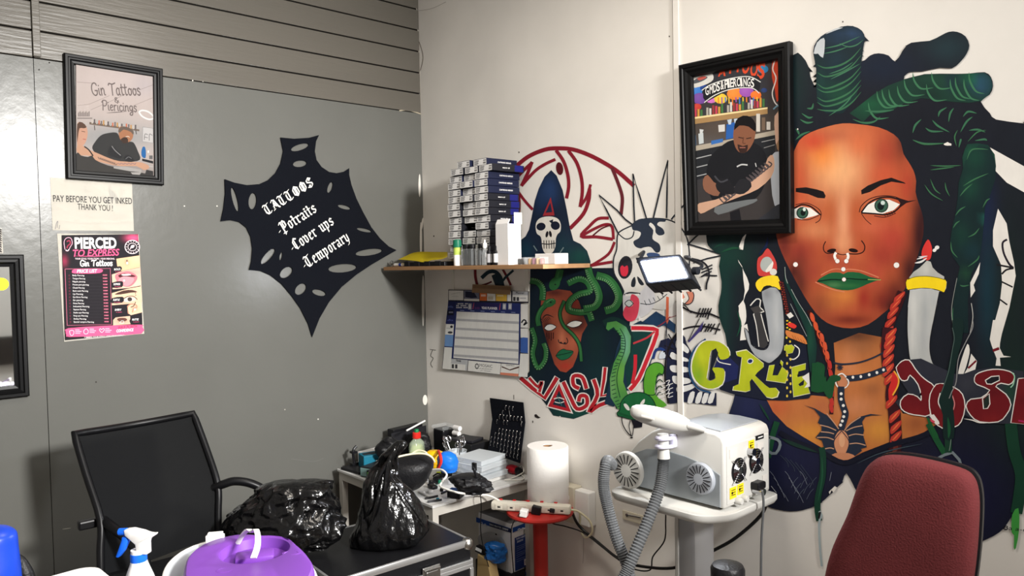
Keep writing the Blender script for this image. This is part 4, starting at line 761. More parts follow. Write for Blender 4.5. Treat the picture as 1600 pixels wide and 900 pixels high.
# --- pen lettering
def stem(x, top=.6, bot=.1): return [[(x-.07, top+.04), (x, top-.03)], [(x, top), (x, bot)], [(x, bot+.02), (x+.08, bot-.06)]]
BLG = {'-': (.2, [[(.02, .3), (.16, .34)]]),
 'o': (.44, [[(.1, .55), (.1, .13)], [(.34, .55), (.34, .13)], [(.1, .55), (.24, .64), (.34, .54)], [(.1, .13), (.22, .03), (.34, .13)]]),
 't': (.3, stem(.12, .85)+[[(.0, .6), (.28, .6)]]), 'r': (.36, stem(.1)+[[(.12, .5), (.24, .63), (.34, .56)]]),
 'a': (.44, [[(.04, .54), (.18, .64), (.32, .56)], [(.32, .57), (.32, .12)], [(.32, .12), (.42, .04)], [(.32, .36), (.1, .28)], [(.09, .3), (.09, .12)], [(.09, .12), (.18, .03), (.32, .12)]]),
 'i': (.22, stem(.1)+[[(.06, .84), (.14, .78)]]), 's': (.4, [[(.34, .54), (.22, .64)], [(.1, .56), (.1, .42)], [(.1, .42), (.32, .26)], [(.32, .26), (.32, .14)], [(.32, .14), (.2, .03), (.04, .12)], [(.1, .56), (.22, .64)]]),
 'v': (.44, [[(.02, .66), (.1, .56)], [(.1, .58), (.1, .13)], [(.1, .13), (.22, .03), (.34, .14)], [(.34, .14), (.34, .5)], [(.34, .5), (.24, .64)]]),
 'e': (.4, [[(.1, .55), (.1, .13)], [(.1, .13), (.2, .03), (.34, .12)], [(.1, .55), (.22, .64), (.33, .52)], [(.33, .5), (.12, .34)]]),
 'u': (.46, stem(.1)+[[(.1, .12), (.2, .03), (.34, .14)]]+stem(.34)), 'p': (.46, [[(.03, .64), (.1, .57)], [(.1, .6), (.1, -.26)], [(.1, .5), (.24, .63), (.34, .55)], [(.34, .56), (.34, .14)], [(.34, .14), (.22, .03), (.1, .12)]]),
 'm': (.68, stem(.1)+[[(.12, .52), (.22, .62), (.33, .55)]]+stem(.33)+[[(.35, .52), (.45, .62), (.56, .55)]]+stem(.56)),
 'y': (.44, [[(.02, .66), (.1, .57)], [(.1, .58), (.1, .14)], [(.1, .14), (.22, .04), (.34, .14)], [(.34, .6), (.34, .1)], [(.34, .1), (.22, -.2)], [(.22, -.2), (.06, -.26)]]),
 'T': (.66, [[(.0, .86), (.1, .97)], [(.1, .97), (.3, .9), (.56, .98)], [(.24, .86), (.1, .66)], [(.1, .68), (.1, .26)], [(.1, .26), (.24, .05), (.44, .05)], [(.44, .05), (.58, .16)], [(.34, .86), (.34, .14)]]),
 'A': (.66, [[(.08, .82), (.22, .97), (.4, .9)], [(.4, .9), (.52, .2)], [(.52, .2), (.62, .05)], [(.3, .82), (.14, .2)], [(.02, .06), (.2, .1)], [(.14, .42), (.46, .42)], [(.26, .7), (.4, .3)]]),
 'O': (.66, [[(.1, .72), (.1, .26)], [(.56, .72), (.56, .26)], [(.1, .72), (.3, .96), (.56, .74)], [(.1, .26), (.34, .04), (.56, .26)], [(.28, .84), (.28, .16)], [(.38, .84), (.38, .16)]]),
 'S': (.6, [[(.54, .8), (.34, .96), (.12, .8)], [(.12, .8), (.12, .62)], [(.12, .62), (.5, .38)], [(.5, .38), (.5, .2)], [(.5, .2), (.3, .04), (.04, .16)], [(.3, .8), (.42, .7)], [(.18, .28), (.3, .2)]]),
 'P': (.62, [[(.0, .82), (.16, .97)], [(.2, .95), (.2, -.16)], [(.2, .86), (.4, .98), (.54, .8)], [(.54, .8), (.54, .48)], [(.54, .48), (.36, .36), (.2, .42)], [(.34, .84), (.34, .42)], [(.06, .0), (.36, -.02)]]),
 'C': (.56, [[(.1, .74), (.1, .26)], [(.1, .74), (.3, .97), (.5, .84)], [(.1, .26), (.28, .04), (.52, .14)], [(.26, .86), (.26, .14)]])}
blackletter = pen_mesh(BLG, (.052, .042), gap=.06)
SCR = {'G': (.62, [[(.58, .8), (.45, .98), (.2, .92), (.05, .6), (.08, .2), (.28, .0), (.5, .08), (.56, .36)], [(.34, .38), (.6, .38)]]),
 'i': (.16, [[(.06, .55), (.06, .1), (.16, .02)], [(.07, .76), (.09, .8)]]), 'n': (.42, [[(.05, .56), (.06, .0)], [(.06, .36), (.2, .56), (.34, .48), (.34, .1), (.44, .03)]]),
 'T': (.62, [[(.0, .82), (.1, .96), (.4, .9), (.72, 1.0)], [(.36, .92), (.32, .5), (.28, .0)]]), 'a': (.44, [[(.36, .52), (.2, .58), (.06, .4), (.08, .1), (.2, .02), (.34, .2)], [(.36, .56), (.34, .12), (.44, .02)]]),
 't': (.3, [[(.14, .9), (.1, .3), (.16, .02), (.28, .08)], [(.0, .62), (.3, .66)]]), 'o': (.42, [[(.2, .56), (.06, .4), (.08, .1), (.22, .02), (.36, .18), (.36, .44), (.2, .56), (.3, .5), (.42, .52)]]),
 's': (.36, [[(.34, .5), (.22, .6), (.08, .5), (.12, .36), (.28, .26), (.3, .1), (.16, .0), (.02, .1)]]), '&': (.5, [[(.5, .0), (.12, .6), (.2, .86), (.34, .74), (.08, .34), (.1, .06), (.3, .02), (.46, .36)]]),
 'P': (.56, [[(.12, .9), (.1, .4), (.06, .0)], [(.0, .78), (.2, .98), (.5, .92), (.54, .66), (.34, .44), (.12, .46)]]), 'e': (.36, [[(.06, .28), (.3, .38), (.26, .56), (.1, .5), (.04, .24), (.14, .02), (.34, .1)]]),
 'r': (.32, [[(.05, .56), (.06, .0)], [(.06, .34), (.16, .54), (.3, .54)]]), 'c': (.34, [[(.32, .48), (.18, .58), (.04, .36), (.08, .06), (.2, .0), (.34, .1)]]),
 'g': (.42, [[(.36, .52), (.2, .58), (.06, .4), (.1, .14), (.24, .1), (.36, .3)], [(.37, .56), (.36, -.1), (.24, -.36), (.04, -.3), (.1, -.14), (.4, .04)]])}
script = pen_mesh(SCR, None, wd=.105, gap=.07); script_bold = pen_mesh(SCR, None, wd=.17, gap=.07)

def quad_at(C, u, v):
    return (C[0]*(1-u)+C[1]*u)*(1-v)+(C[3]*(1-u)+C[2]*u)*v
def moulding(C, n, prof, mi=0):
    """picture frame moulding: C = outer corners on the wall, prof = (inset, height off the wall)"""
    bm = nb(); W = (C[1]-C[0]).length; Hh = (C[3]-C[0]).length; rings = []
    for ins, h in prof:
        a, b = ins/W, ins/Hh
        rings.append([quad_at(C, u, v)+n*h for u, v in ((a, b), (1-a, b), (1-a, 1-b), (a, 1-b))])
    loft(bm, rings, cap=False, mi=mi)
    bmesh.ops.recalc_face_normals(bm, faces=bm.faces)
    return bm
PROF = [(0, .002), (0, .020), (.004, .024), (.012, .024), (.015, .021), (.020, .021), (.026, .017), (.034, .016), (.037, .009), (.037, .004)]
GN, WN = Vector((0, -1, 0)), Vector((-1, 0, 0))

# --- framed print of two people, grey wall
C = [gray(98, 84), gray(252, 109), gray(254, 290), gray(103, 280)]
fl = thing('picture_frame', 'black framed print lettered Gin Tattoos hanging on the grey wall', 'picture', (C[3]+C[2])/2)
obj('frame', moulding(C, GN, PROF), 'frame_black', fl)
P = Paint(gray, .008); P.at(110, 90, 4.5); P.gain = .62
P.soft([(36, 46), (588, 132), (588, 850), (38, 806)], (204, 190, 184), [(300, 180, 260, 120, (212, 198, 194), .8), (100, 300, 120, 90, (206, 192, 186), .7), (520, 200, 90, 80, (196, 186, 188), .7), (300, 560, 400, 110, (158, 160, 160), .9), (300, 800, 400, 80, (120, 118, 116), .8)], 5)
for s in ([(44, 340), (130, 330), (270, 270)], [(140, 370), (300, 300), (380, 260)], [(440, 340), (575, 285)], [(480, 230), (575, 195)], [(44, 175), (180, 185)]): P.stroke(s, 3, (164, 150, 146), 0)
P.quad(44, 424, 150, 434, (150, 140, 136)); 
for i in range(12): P.stroke([(52+i*7, 416), (52+i*7, 390-(i % 3)*5)], 4, (110, 100, 98), 0)
P.poly([(130, 455), (480, 508), (480, 520), (130, 472)], (120, 104, 92)); P.stroke([(165, 480), (168, 512)], 6, (90, 80, 76), 0); P.stroke([(455, 515), (460, 540)], 6, (80, 74, 72), 0)
for i in range(20):
    x = 145+i*16; y = 460+i*2.2; c = [(206, 196, 186), (196, 150, 90), (120, 110, 106), (206, 120, 90), (180, 180, 176), (100, 92, 92)][(i*5) % 6]; P.quad(x, y-20-(i*7 % 9), x+10, y+6, c)
P.stroke([(478, 385), (500, 374), (540, 382), (575, 410), (578, 430), (545, 436), (500, 415), (478, 385)], 11, (240, 240, 238))
P.poly([(505, 490), (578, 500), (578, 602), (503, 592)], (206, 202, 200)); P.loop([(505, 490), (578, 500), (578, 602), (503, 592)], 3, (150, 148, 148), 0)
for p in ([(515, 580), (520, 540), (540, 545)], [(550, 585), (552, 540), (572, 550)], [(515, 560), (540, 566)]): P.stroke(p, 5, (130, 128, 128))
SK = (206, 160, 132)
P.poly([(150, 640), (170, 595), (210, 550), (260, 533), (320, 530), (345, 560), (400, 590), (440, 600), (470, 660), (485, 720), (400, 735), (260, 720), (190, 690)], (58, 58, 58), 3)      # man, dark top
P.poly([(335, 500), (360, 486), (410, 496), (438, 530), (430, 575), (400, 598), (360, 590), (340, 560)], (176, 122, 90), 3); P.poly([(332, 520), (350, 490), (395, 490), (440, 520), (436, 545), (420, 525), (370, 508), (345, 530)], (110, 96, 86), 2); P.poly([(350, 575), (390, 560), (402, 596), (370, 605)], (70, 52, 44), 2); P.stroke([(385, 560), (400, 556), (412, 562)], 4, (240, 220, 200))
P.poly([(44, 470), (75, 462), (105, 480), (118, 530), (110, 580), (95, 610), (70, 630), (44, 620)], (208, 160, 136), 3); P.poly([(44, 470), (80, 458), (110, 490), (90, 500), (60, 500), (50, 560), (44, 600)], (96, 72, 60), 2); P.stroke([(75, 520), (100, 525)], 4, (80, 56, 48), 0); P.stroke([(85, 575), (105, 578)], 5, (180, 96, 88), 0)
P.poly([(44, 620), (90, 625), (130, 650), (200, 680), (270, 710), (340, 730), (440, 735), (500, 740), (552, 765), (540, 785), (510, 792), (460, 765), (350, 765), (240, 745), (160, 720), (150, 695), (80, 690), (44, 680)], SK, 2)
P.poly([(44, 670), (70, 690), (120, 700), (150, 690), (170, 720), (260, 760), (400, 790), (578, 830), (578, 840), (44, 800)], (66, 64, 62), 2); P.stroke([(95, 628), (125, 650), (155, 692)], 9, (50, 48, 48))
for i in range(9): P.stroke([(190+i*14, 700+i*5), (200+i*14, 715+i*5), (214+i*14, 708+i*5)], 5, (120, 100, 92), 3)
for i in range(5): P.stroke([(330+i*26, 745), (345+i*26, 752), (352+i*26, 742)], 5, (150, 124, 130), 3)
P.poly([(262, 690), (262, 650), (290, 622), (330, 660), (360, 690), (345, 715), (300, 700)], (46, 46, 48), 2); P.poly([(370, 705), (400, 685), (430, 705), (445, 730), (400, 735)], (44, 44, 46), 2); P.stroke([(288, 625), (310, 655), (350, 690)], 5, (150, 150, 150), 3); P.stroke([(385, 715), (405, 700), (425, 712)], 4, (120, 120, 122), 3)
P.poly([(300, 768), (380, 768), (495, 790), (495, 808), (410, 800), (300, 780)], (176, 172, 168)); P.poly([(420, 808), (495, 808), (480, 830), (430, 822)], (176, 172, 168)); P.poly([(500, 712), (578, 730), (578, 748), (500, 728)], (40, 40, 42)); P.stroke([(548, 765), (578, 770)], 6, (190, 186, 182), 0); P.poly([(530, 790), (578, 800), (578, 830), (520, 822)], (60, 58, 58))
P.poly([(500, 640), (508, 628), (520, 632), (526, 660), (524, 708), (500, 700), (494, 670)], (44, 106, 168), 2); P.quad(550, 690, 574, 716, (110, 108, 108)); P.quad(538, 655, 548, 672, (236, 236, 234))
P.text('Gin Tattoos', (150, 268), (494, 268), 86, (98, 88, 86), strokes=script, asc=1.); P.text('&', (308, 318), (342, 318), 36, (98, 88, 86), strokes=script, asc=.9); P.text('Piericings', (218, 372), (466, 385), 70, (98, 88, 86), strokes=script, asc=1.); P.stroke([(250, 392), (310, 388), (378, 384)], 5, (104, 94, 92), 4, 1)
P.build('print', fl, 'gloss_print')
bm = nb(); n_ = [quad_at(C, *uv)+GN*.011 for uv in ((.09, .07), (.91, .07), (.91, .93), (.09, .93))]
bm.faces.new([bm.verts.new(v) for v in n_]); obj('glass', bm, 'glass_pane', fl)

# --- framed print, white wall
C = [white(1067.5, 104), white(1240.4, 66.5), white(1243, 364.6), white(1076.6, 368)]
fr = thing('picture_frame', 'large black framed print lettered and Piercings hanging beside the painted woman', 'picture', (C[3]+C[2])/2)
PR2 = [(0, .0055), (0, .030), (.005, .034), (.016, .034), (.019, .030), (.026, .030), (.034, .024), (.046, .022), (.050, .012), (.050, .004)]
obj('frame', moulding(C, WN, PR2), 'frame_black', fr)
P = Paint(white, .008); P.at(1040, 50, 2.729)
P.soft([(95, 160), (512, 90), (515, 820), (125, 840)], (62, 58, 58), [(300, 220, 200, 60, (46, 50, 60), .8), (300, 410, 200, 60, (96, 84, 74), .8), (180, 480, 100, 40, (110, 104, 100), .6), (480, 160, 30, 90, (70, 40, 40), .8), (160, 580, 70, 80, (58, 62, 68), .7)], 5)
for x, y, r, c in ((130, 250, 26, (60, 120, 200)), (150, 285, 24, (110, 70, 150)), (200, 285, 20, (200, 110, 190)), (240, 285, 22, (230, 190, 60)), (300, 265, 26, (226, 130, 50)), (350, 255, 24, (150, 80, 170)), (390, 270, 18, (230, 110, 40)), (420, 160, 18, (40, 120, 170)), (170, 240, 14, (30, 60, 130)), (425, 250, 10, (40, 60, 110)), (140, 320, 14, (190, 60, 50))): P.soft([(x+r*1.3*math.cos(t*.5236), y+r*math.sin(t*.5236)) for t in range(12)], c, [(x-r*.3, y-r*.3, r, r, tuple(min(255, v+30) for v in c), .6)], 5)
for i in range(14): x = 215+i*15; P.stroke([(x, 280), (x+1, 298+(i*7 % 20))], 5, [(230, 190, 60), (230, 130, 50), (150, 80, 170), (60, 130, 200)][i % 4], 0)
P.poly([(112, 190), (150, 172), (200, 175), (208, 205), (170, 228), (116, 238)], (216, 214, 208), 3); P.poly([(125, 208), (160, 190), (185, 195), (160, 212), (125, 222)], (86, 90, 96), 3); P.poly([(140, 198), (165, 190), (180, 196), (150, 208)], (190, 90, 80), 2)
for i, (x, y, h) in enumerate(((245, 190, 50), (280, 178, 62), (312, 172, 62), (345, 178, 62), (380, 190, 62), (410, 200, 66))): P.text('ATTOOS'[i], (x-16, y), (x+16, y-3), h, (214, 76, 46), .03)
P.text('T', (228, 182), (258, 178), 40, (214, 76, 46), .03)
P.poly([(165, 255), (170, 236), (270, 196), (380, 188), (408, 200), (402, 262), (380, 236), (270, 250), (178, 300)], (34, 36, 40), 2); P.stroke([(160, 250), (200, 225), (280, 200), (360, 192), (410, 215)], 4, (220, 220, 216)); P.stroke([(170, 302), (220, 268), (290, 244), (370, 240), (404, 262)], 4, (220, 220, 216))
for ch, x, y, an in zip('GMDS&PIERCINGS', (180, 198, 214, 228, 245, 262, 275, 285, 299, 314, 330, 342, 358, 374), (268, 262, 256, 251, 244, 240, 237, 235, 233, 231, 231, 231, 232, 235), (0,)*14): P.text(ch, (x-5, y+3), (x+(4 if ch in 'I' else 9), y), 36, (236, 234, 230), .02)
P.poly([(462, 118), (498, 106), (500, 250), (480, 300), (470, 240), (458, 190)], (196, 66, 40), 2); P.stroke([(472, 120), (462, 160), (476, 200), (460, 260), (470, 300), (490, 320)], 5, (220, 214, 210)); P.stroke([(465, 330), (485, 315), (500, 330)], 6, (110, 150, 170))
for i in range(26):
    x = 116+i*12.6; y = 366-i*1.9; P.quad(x, y-26-(i*11 % 16), x+9, y, [(150, 60, 60), (176, 170, 160), (70, 120, 70), (196, 70, 90), (210, 206, 200), (60, 60, 66), (206, 150, 70)][(i*3) % 7])
P.poly([(113, 366), (440, 322), (440, 330), (113, 376)], (238, 216, 160)); P.poly([(113, 374), (440, 329), (440, 350), (113, 396)], (166, 132, 88))
P.poly([(113, 490), (300, 455), (472, 420), (472, 445), (300, 480), (113, 515)], (176, 166, 150)); P.poly([(113, 512), (472, 440), (472, 520), (360, 560), (113, 640)], (40, 42, 46))
for y in (0, 38, 76): P.stroke([(116, 545+y), (200, 525+y)], 4, (170, 172, 174), 0)
P.stroke([(415, 470), (470, 458)], 3, (160, 160, 160), 0); P.stroke([(425, 495), (470, 482)], 3, (150, 150, 150), 0)
P.poly([(265, 395), (300, 385), (308, 450), (262, 460)], (46, 96, 170)); P.poly([(268, 376), (288, 372), (284, 395), (274, 396)], (190, 204, 216)); P.poly([(296, 372), (312, 370), (308, 390), (300, 390)], (190, 204, 216)); P.poly([(230, 398), (258, 395), (258, 425), (232, 428)], (210, 208, 204)); P.poly([(145, 435), (166, 430), (168, 475), (148, 480)], (196, 204, 206)); P.poly([(150, 415), (168, 418), (160, 436), (152, 436)], (206, 210, 210)); P.poly([(115, 455), (134, 440), (136, 484), (116, 488)], (80, 120, 160)); P.poly([(200, 465), (250, 455), (250, 470), (200, 482)], (60, 110, 180)); P.quad(392, 350, 408, 426, (206, 200, 190)); P.quad(436, 384, 452, 418, (210, 204, 196)); P.quad(416, 366, 430, 420, (120, 100, 84))
P.poly([(180, 590), (200, 530), (240, 490), (290, 462), (370, 470), (420, 500), (440, 560), (430, 640), (400, 700), (330, 740), (230, 740), (190, 680)], (30, 31, 35), 3)
P.poly([(296, 420), (302, 400), (340, 385), (380, 400), (388, 440), (375, 480), (350, 512), (322, 515), (302, 490), (294, 450)], (134, 88, 66), 3); P.poly([(298, 420), (305, 380), (335, 358), (370, 365), (390, 395), (386, 425), (360, 405), (320, 400)], (24, 22, 24), 2); P.poly([(312, 480), (335, 488), (356, 482), (350, 512), (322, 515)], (56, 38, 34), 2); P.stroke([(316, 450), (336, 454)], 4, (50, 34, 30), 0); P.stroke([(350, 456), (370, 452)], 4, (50, 34, 30), 0); P.stroke([(338, 450), (335, 474), (346, 476)], 4, (100, 62, 48)); P.stroke([(322, 494), (345, 494)], 4, (160, 100, 86), 0)
P.poly([(165, 630), (185, 610), (210, 640), (240, 660), (230, 700), (190, 690), (168, 670)], (140, 96, 76), 2)
P.stroke([(310, 575), (330, 566), (354, 568)], 6, (200, 200, 200), 3); P.stroke([(388, 560), (392, 575)], 4, (190, 190, 190), 0)
P.poly([(470, 360), (500, 335), (508, 360), (506, 470), (480, 490), (472, 440)], (206, 168, 146), 2); P.poly([(484, 340), (504, 330), (507, 480), (488, 510), (478, 480), (496, 440), (494, 380)], (150, 116, 86), 2)
P.poly([(455, 530), (490, 510), (508, 505), (510, 730), (470, 740), (455, 640)], (178, 184, 192), 2)
P.poly([(440, 540), (462, 525), (470, 570), (455, 620), (400, 670), (330, 700), (240, 735), (190, 760), (155, 775), (138, 750), (150, 730), (220, 715), (300, 680), (370, 640), (420, 590)], (206, 164, 138), 2)
for i in range(16):
    t = i/15; x = 440-190*t; y = 570+150*t; P.stroke([(x-14, y-10), (x+4, y+8), (x+18, y-6), (x+4, y-16)], 6, (84, 76, 78), 3)
P.poly([(222, 640), (260, 622), (290, 650), (300, 690), (250, 690), (224, 672)], (34, 34, 38), 2); P.poly([(298, 668), (320, 630), (360, 632), (372, 660), (340, 690), (305, 690)], (40, 40, 44), 2); P.stroke([(215, 615), (240, 640), (270, 630)], 7, (70, 70, 76), 3)
P.poly([(215, 748), (300, 725), (395, 712), (380, 730), (320, 750), (230, 780)], (112, 116, 118), 2); P.poly([(280, 770), (320, 755), (330, 812), (285, 820)], (30, 30, 34)); P.poly([(395, 812), (440, 770), (510, 725), (512, 812)], (52, 54, 60), 2)
P.build('print', fr, 'gloss_print')
bm = nb(); n_ = [quad_at(C, *uv)+WN*.013 for uv in ((.1, .07), (.9, .07), (.9, .93), (.1, .93))]
bm.faces.new([bm.verts.new(v) for v in n_]); obj('glass', bm, 'glass_pane', fr)

# --- notice
def sheet(name, corners, fn, label, cat, bulge=.004, off=.0015, m='paper', nx=10, ny=8, seed=1.):
    C = [fn(*c) for c in corners]; n = GN if fn is gray else WN; bm = nb()
    g = [[bm.verts.new(quad_at(C, i/nx, j/ny)+n*(off+bulge*max(0, noise.noise(Vector((i/nx*2.2+seed, j/ny*2.2, seed)))+.25))) for i in range(nx+1)] for j in range(ny+1)]
    for j in range(ny):
        for i in range(nx): bm.faces.new((g[j][i], g[j+1][i], g[j+1][i+1], g[j][i+1]))
    solidify(bm, .0003); 
    return C, bm
t = thing('paper_notice', 'white paper notice reading pay before you get inked under the left picture', 'notice', gray(145, 361))
C, bm = sheet('sheet', [(78, 277), (206, 287), (209, 361), (82, 360)], gray, '', '', .001); obj('sheet', bm, 'paper', t, smooth=True)
P = Paint(gray, .0033); INK = (42, 38, 40)
P.text('PAY BEFORE YOU GET INKED', (83, 315), (206, 319), 10.2, INK); P.text('THANK YOU !', (121, 327.5), (176, 330), 9.6, INK)
P.stroke([(86, 358), (88, 349), (90, 346), (89, 356)], .8, (130, 126, 128)); P.stroke([(92, 358), (93, 352)], .8, (140, 136, 136), 0)
P.build('writing', t, 'print_ink')

# --- price poster
t = thing('price_poster', 'black and pink piercing price list poster taped below the paper notice', 'poster', gray(160, 530))
C, bm = sheet('sheet', [(89, 365), (216, 366), (225, 521.5), (100, 534)], gray, '', '', .004, seed=3); obj('sheet', bm, 'paper', t, smooth=True)
P = Paint(gray, .0062); P.at(80, 360, 5); PK = (232, 88, 132); DKP = (30, 27, 32)
P.soft([(80, 38), (676, 30), (708, 700), (710, 800), (105, 858)], DKP, [(640, 60, 60, 30, PK, .95), (100, 240, 26, 40, (160, 50, 80), .8), (300, 760, 200, 40, (60, 30, 44), .5), (420, 320, 60, 50, (50, 30, 40), .5)], 3)
P.text('PIERCED', (182, 140), (508, 138), 84, (238, 234, 232), .035); P.text('TO EXPRESS', (168, 205), (532, 196), 54, PK, .02, .25)
P.stroke([(175, 200), (340, 203), (500, 190)], 5, PK, 4, 1); P.text('YOUR STYLE. YOUR STORY. YOUR PIERCING.', (183, 228), (494, 228), 13, (226, 206, 212), .02); P.text('Gin Tattoos', (222, 280), (478, 276), 46, (236, 232, 230), strokes=script_bold, asc=1.)
P.stroke([(105, 150), (98, 90), (118, 60), (150, 62), (162, 100), (146, 130), (130, 160), (110, 158)], 5, (226, 170, 190)); P.stroke([(120, 88), (140, 80), (146, 104), (128, 120), (120, 140)], 10, (150, 50, 74)); P.stroke([(112, 152), (124, 160), (134, 150)], 5, (240, 236, 236))
P.ell((630, 130), 60, 55, (226, 210, 214), 0, 28); P.ell((630, 130), 54, 49, DKP, 0, 28); P.ell((630, 130), 36, 32, (226, 210, 214), 0, 24); P.ell((630, 130), 32, 28, DKP, 0, 24); P.poly([(612, 150), (622, 118), (648, 116), (640, 136), (622, 140)], (228, 200, 208), 2)
for i in range(14): a = i*.449; P.stroke([(630+43*math.cos(a), 130+40*math.sin(a)), (630+49*math.cos(a), 130+46*math.sin(a))], 5, (220, 200, 206), 0)
P.loop([(105, 302), (458, 298), (468, 735), (122, 742)], 4, (196, 104, 130), 0)
P.poly([(160, 322), (178, 304), (300, 300), (385, 302), (400, 316), (380, 332), (300, 338), (175, 336)], PK, 2); P.text('PRICE LIST', (198, 332), (358, 328), 26, (240, 236, 236), .015, .2)
NAMES = ['Belly Piercing', 'Tongue Piercing', 'Nipple piercing', 'Frown part piercing', 'Cheek Piercing', 'Back neck Piercing', 'Lip Piercing', 'Eye Brow Piercing', 'Ear piercing', 'Nose Piercing', 'Industrial Piercing', 'Septum Piercing', 'Snake eye Piercing', 'Fang eye Piercing', 'Smiley Piercing', 'Special vampire Piercing']
for i, nm in enumerate(NAMES):
    y = 357+i*24.2; x = 163+i*.6; P.text(nm, (x, y), (x+len(nm)*6.6, y+1), 12, (226, 222, 222), .01); P.quad(398+i*.8, y-14, 436+i*.8, y-2, (120, 34, 58)); P.text('R%d00' % (2+i % 4), (402+i*.8, y-3), (432+i*.8, y-3), 9, (232, 150, 172)); P.stroke([(160+i*.4, y+8), (440+i*.8, y+8)], 1, (58, 52, 58), 0); P.ell((138+i*.6, y-4), 6, 7, (110, 40, 60)); P.ell((138+i*.6, y-4), 3.5, 4, DKP)
FL = (222, 182, 152)
def cell_(p, base, bl): P.soft(p, base, bl, 3)
cell_([(505, 222), (686, 196), (692, 288), (545, 318), (512, 280)], (216, 178, 140), [(588, 250, 16, 20, (180, 130, 100), .8), (660, 220, 40, 40, (226, 196, 158), .7)]); P.ell((588, 238), 6, 8, (110, 84, 76)); P.ell((590, 256), 8, 10, (226, 214, 206))
cell_([(470, 345), (560, 316), (692, 290), (700, 430), (600, 450), (476, 460)], (224, 178, 156), [(600, 330, 90, 20, (214, 130, 130), .7), (660, 420, 40, 30, (230, 190, 170), .7)])
P.poly([(500, 345), (560, 325), (610, 322), (670, 362), (640, 420), (590, 442), (530, 420), (500, 380)], (206, 112, 122), 3); P.poly([(520, 352), (570, 336), (640, 350), (655, 362), (600, 366), (540, 372)], (70, 28, 34), 2); P.poly([(545, 344), (600, 340), (620, 350), (560, 354)], (236, 230, 226), 2); P.poly([(520, 390), (560, 360), (640, 372), (630, 410), (590, 436), (545, 420)], (230, 140, 148), 3); P.ell((566, 392), 8, 9, (214, 190, 190))
cell_([(470, 490), (590, 456), (700, 436), (706, 560), (600, 575), (470, 585)], (220, 180, 152), [(560, 560, 60, 20, (190, 140, 120), .6)]); P.poly([(490, 500), (560, 470), (630, 466), (670, 482), (620, 486), (540, 500)], (70, 46, 40), 2); P.poly([(555, 545), (590, 522), (630, 520), (660, 540), (620, 556), (580, 560)], (206, 190, 180), 2); P.ell((610, 538), 18, 16, (60, 50, 48)); P.stroke([(550, 545), (590, 518), (640, 516), (668, 540)], 5, (40, 28, 28)); P.ell((654, 490), 4, 5, (120, 90, 80)); P.ell((656, 506), 4, 5, (120, 90, 80))
cell_([(590, 590), (620, 572), (700, 560), (706, 640), (620, 662), (600, 650)], (224, 186, 156), [(650, 610, 30, 26, (190, 140, 112), .7)]); P.stroke([(600, 650), (592, 600), (620, 576), (655, 580), (665, 600), (640, 610), (630, 640)], 8, (186, 128, 104)); P.ell((650, 618), 9, 9, (226, 214, 206)); P.stroke([(655, 560), (640, 590), (618, 600)], 6, (56, 40, 40))
cell_([(480, 700), (500, 680), (612, 668), (616, 732), (480, 742)], (214, 176, 152), [(548, 706, 44, 20, (150, 104, 90), .7)]); P.poly([(510, 694), (530, 684), (575, 684), (590, 700), (565, 712), (530, 712)], (96, 62, 54), 2); P.loop([(545, 706), (532, 722), (560, 724), (562, 708)], 4, (206, 206, 206), 3)
for (a, b, c, d, s) in ((478, 284, 545, 316, 'BOLD'), (474, 400, 555, 448, 'EXPRESS'), (470, 522, 560, 568, 'SUBTLE'), (484, 600, 588, 664, 'EVERY'), (618, 676, 700, 726, 'RITE')):
    P.poly([(a, b+8), (c-10, b-4), (c+4, b+14), (c-8, d-4), (a-4, d)], DKP, 2); P.text(s, (a+10, b+28), (min(c, a+70)-8, b+26), 15, (236, 234, 234), .02, .15); P.text('is yours', (a+20, b+42), (a+64, b+41), 8, PK)
P.poly([(110, 790), (130, 764), (400, 746), (690, 736), (708, 752), (700, 806), (400, 822), (140, 832), (116, 818)], PK, 2)
P.loop([(140, 786), (158, 780), (174, 788), (170, 812), (156, 822), (144, 810)], 4, (240, 210, 222), 2); P.loop([(250, 785), (268, 768), (286, 784), (280, 806), (256, 806)], 4, (240, 210, 222), 3); P.stroke([(372, 776), (380, 766), (391, 776), (402, 764), (411, 776), (391, 798), (372, 776)], 4, (240, 210, 222), 3)
for x, y in ((184, 774), (296, 768), (418, 764)):
    for k in range(3): P.quad(x, y+k*13-(0), x+(34, 50, 40)[k], y+6+k*13, (236, 180, 200))
P.text('WALK IN WITH', (520, 768), (668, 756), 20, (60, 20, 34), .0, .25); P.text('CONFIDENCE', (506, 796), (640, 786), 22, (244, 226, 232), .03, .2)
P.text('* EMBED YOUR STYLE. LOVE YOUR LOOK *', (255, 842), (566, 824), 11, (230, 220, 222), .02)
P.build('printing', t, 'print_ink')

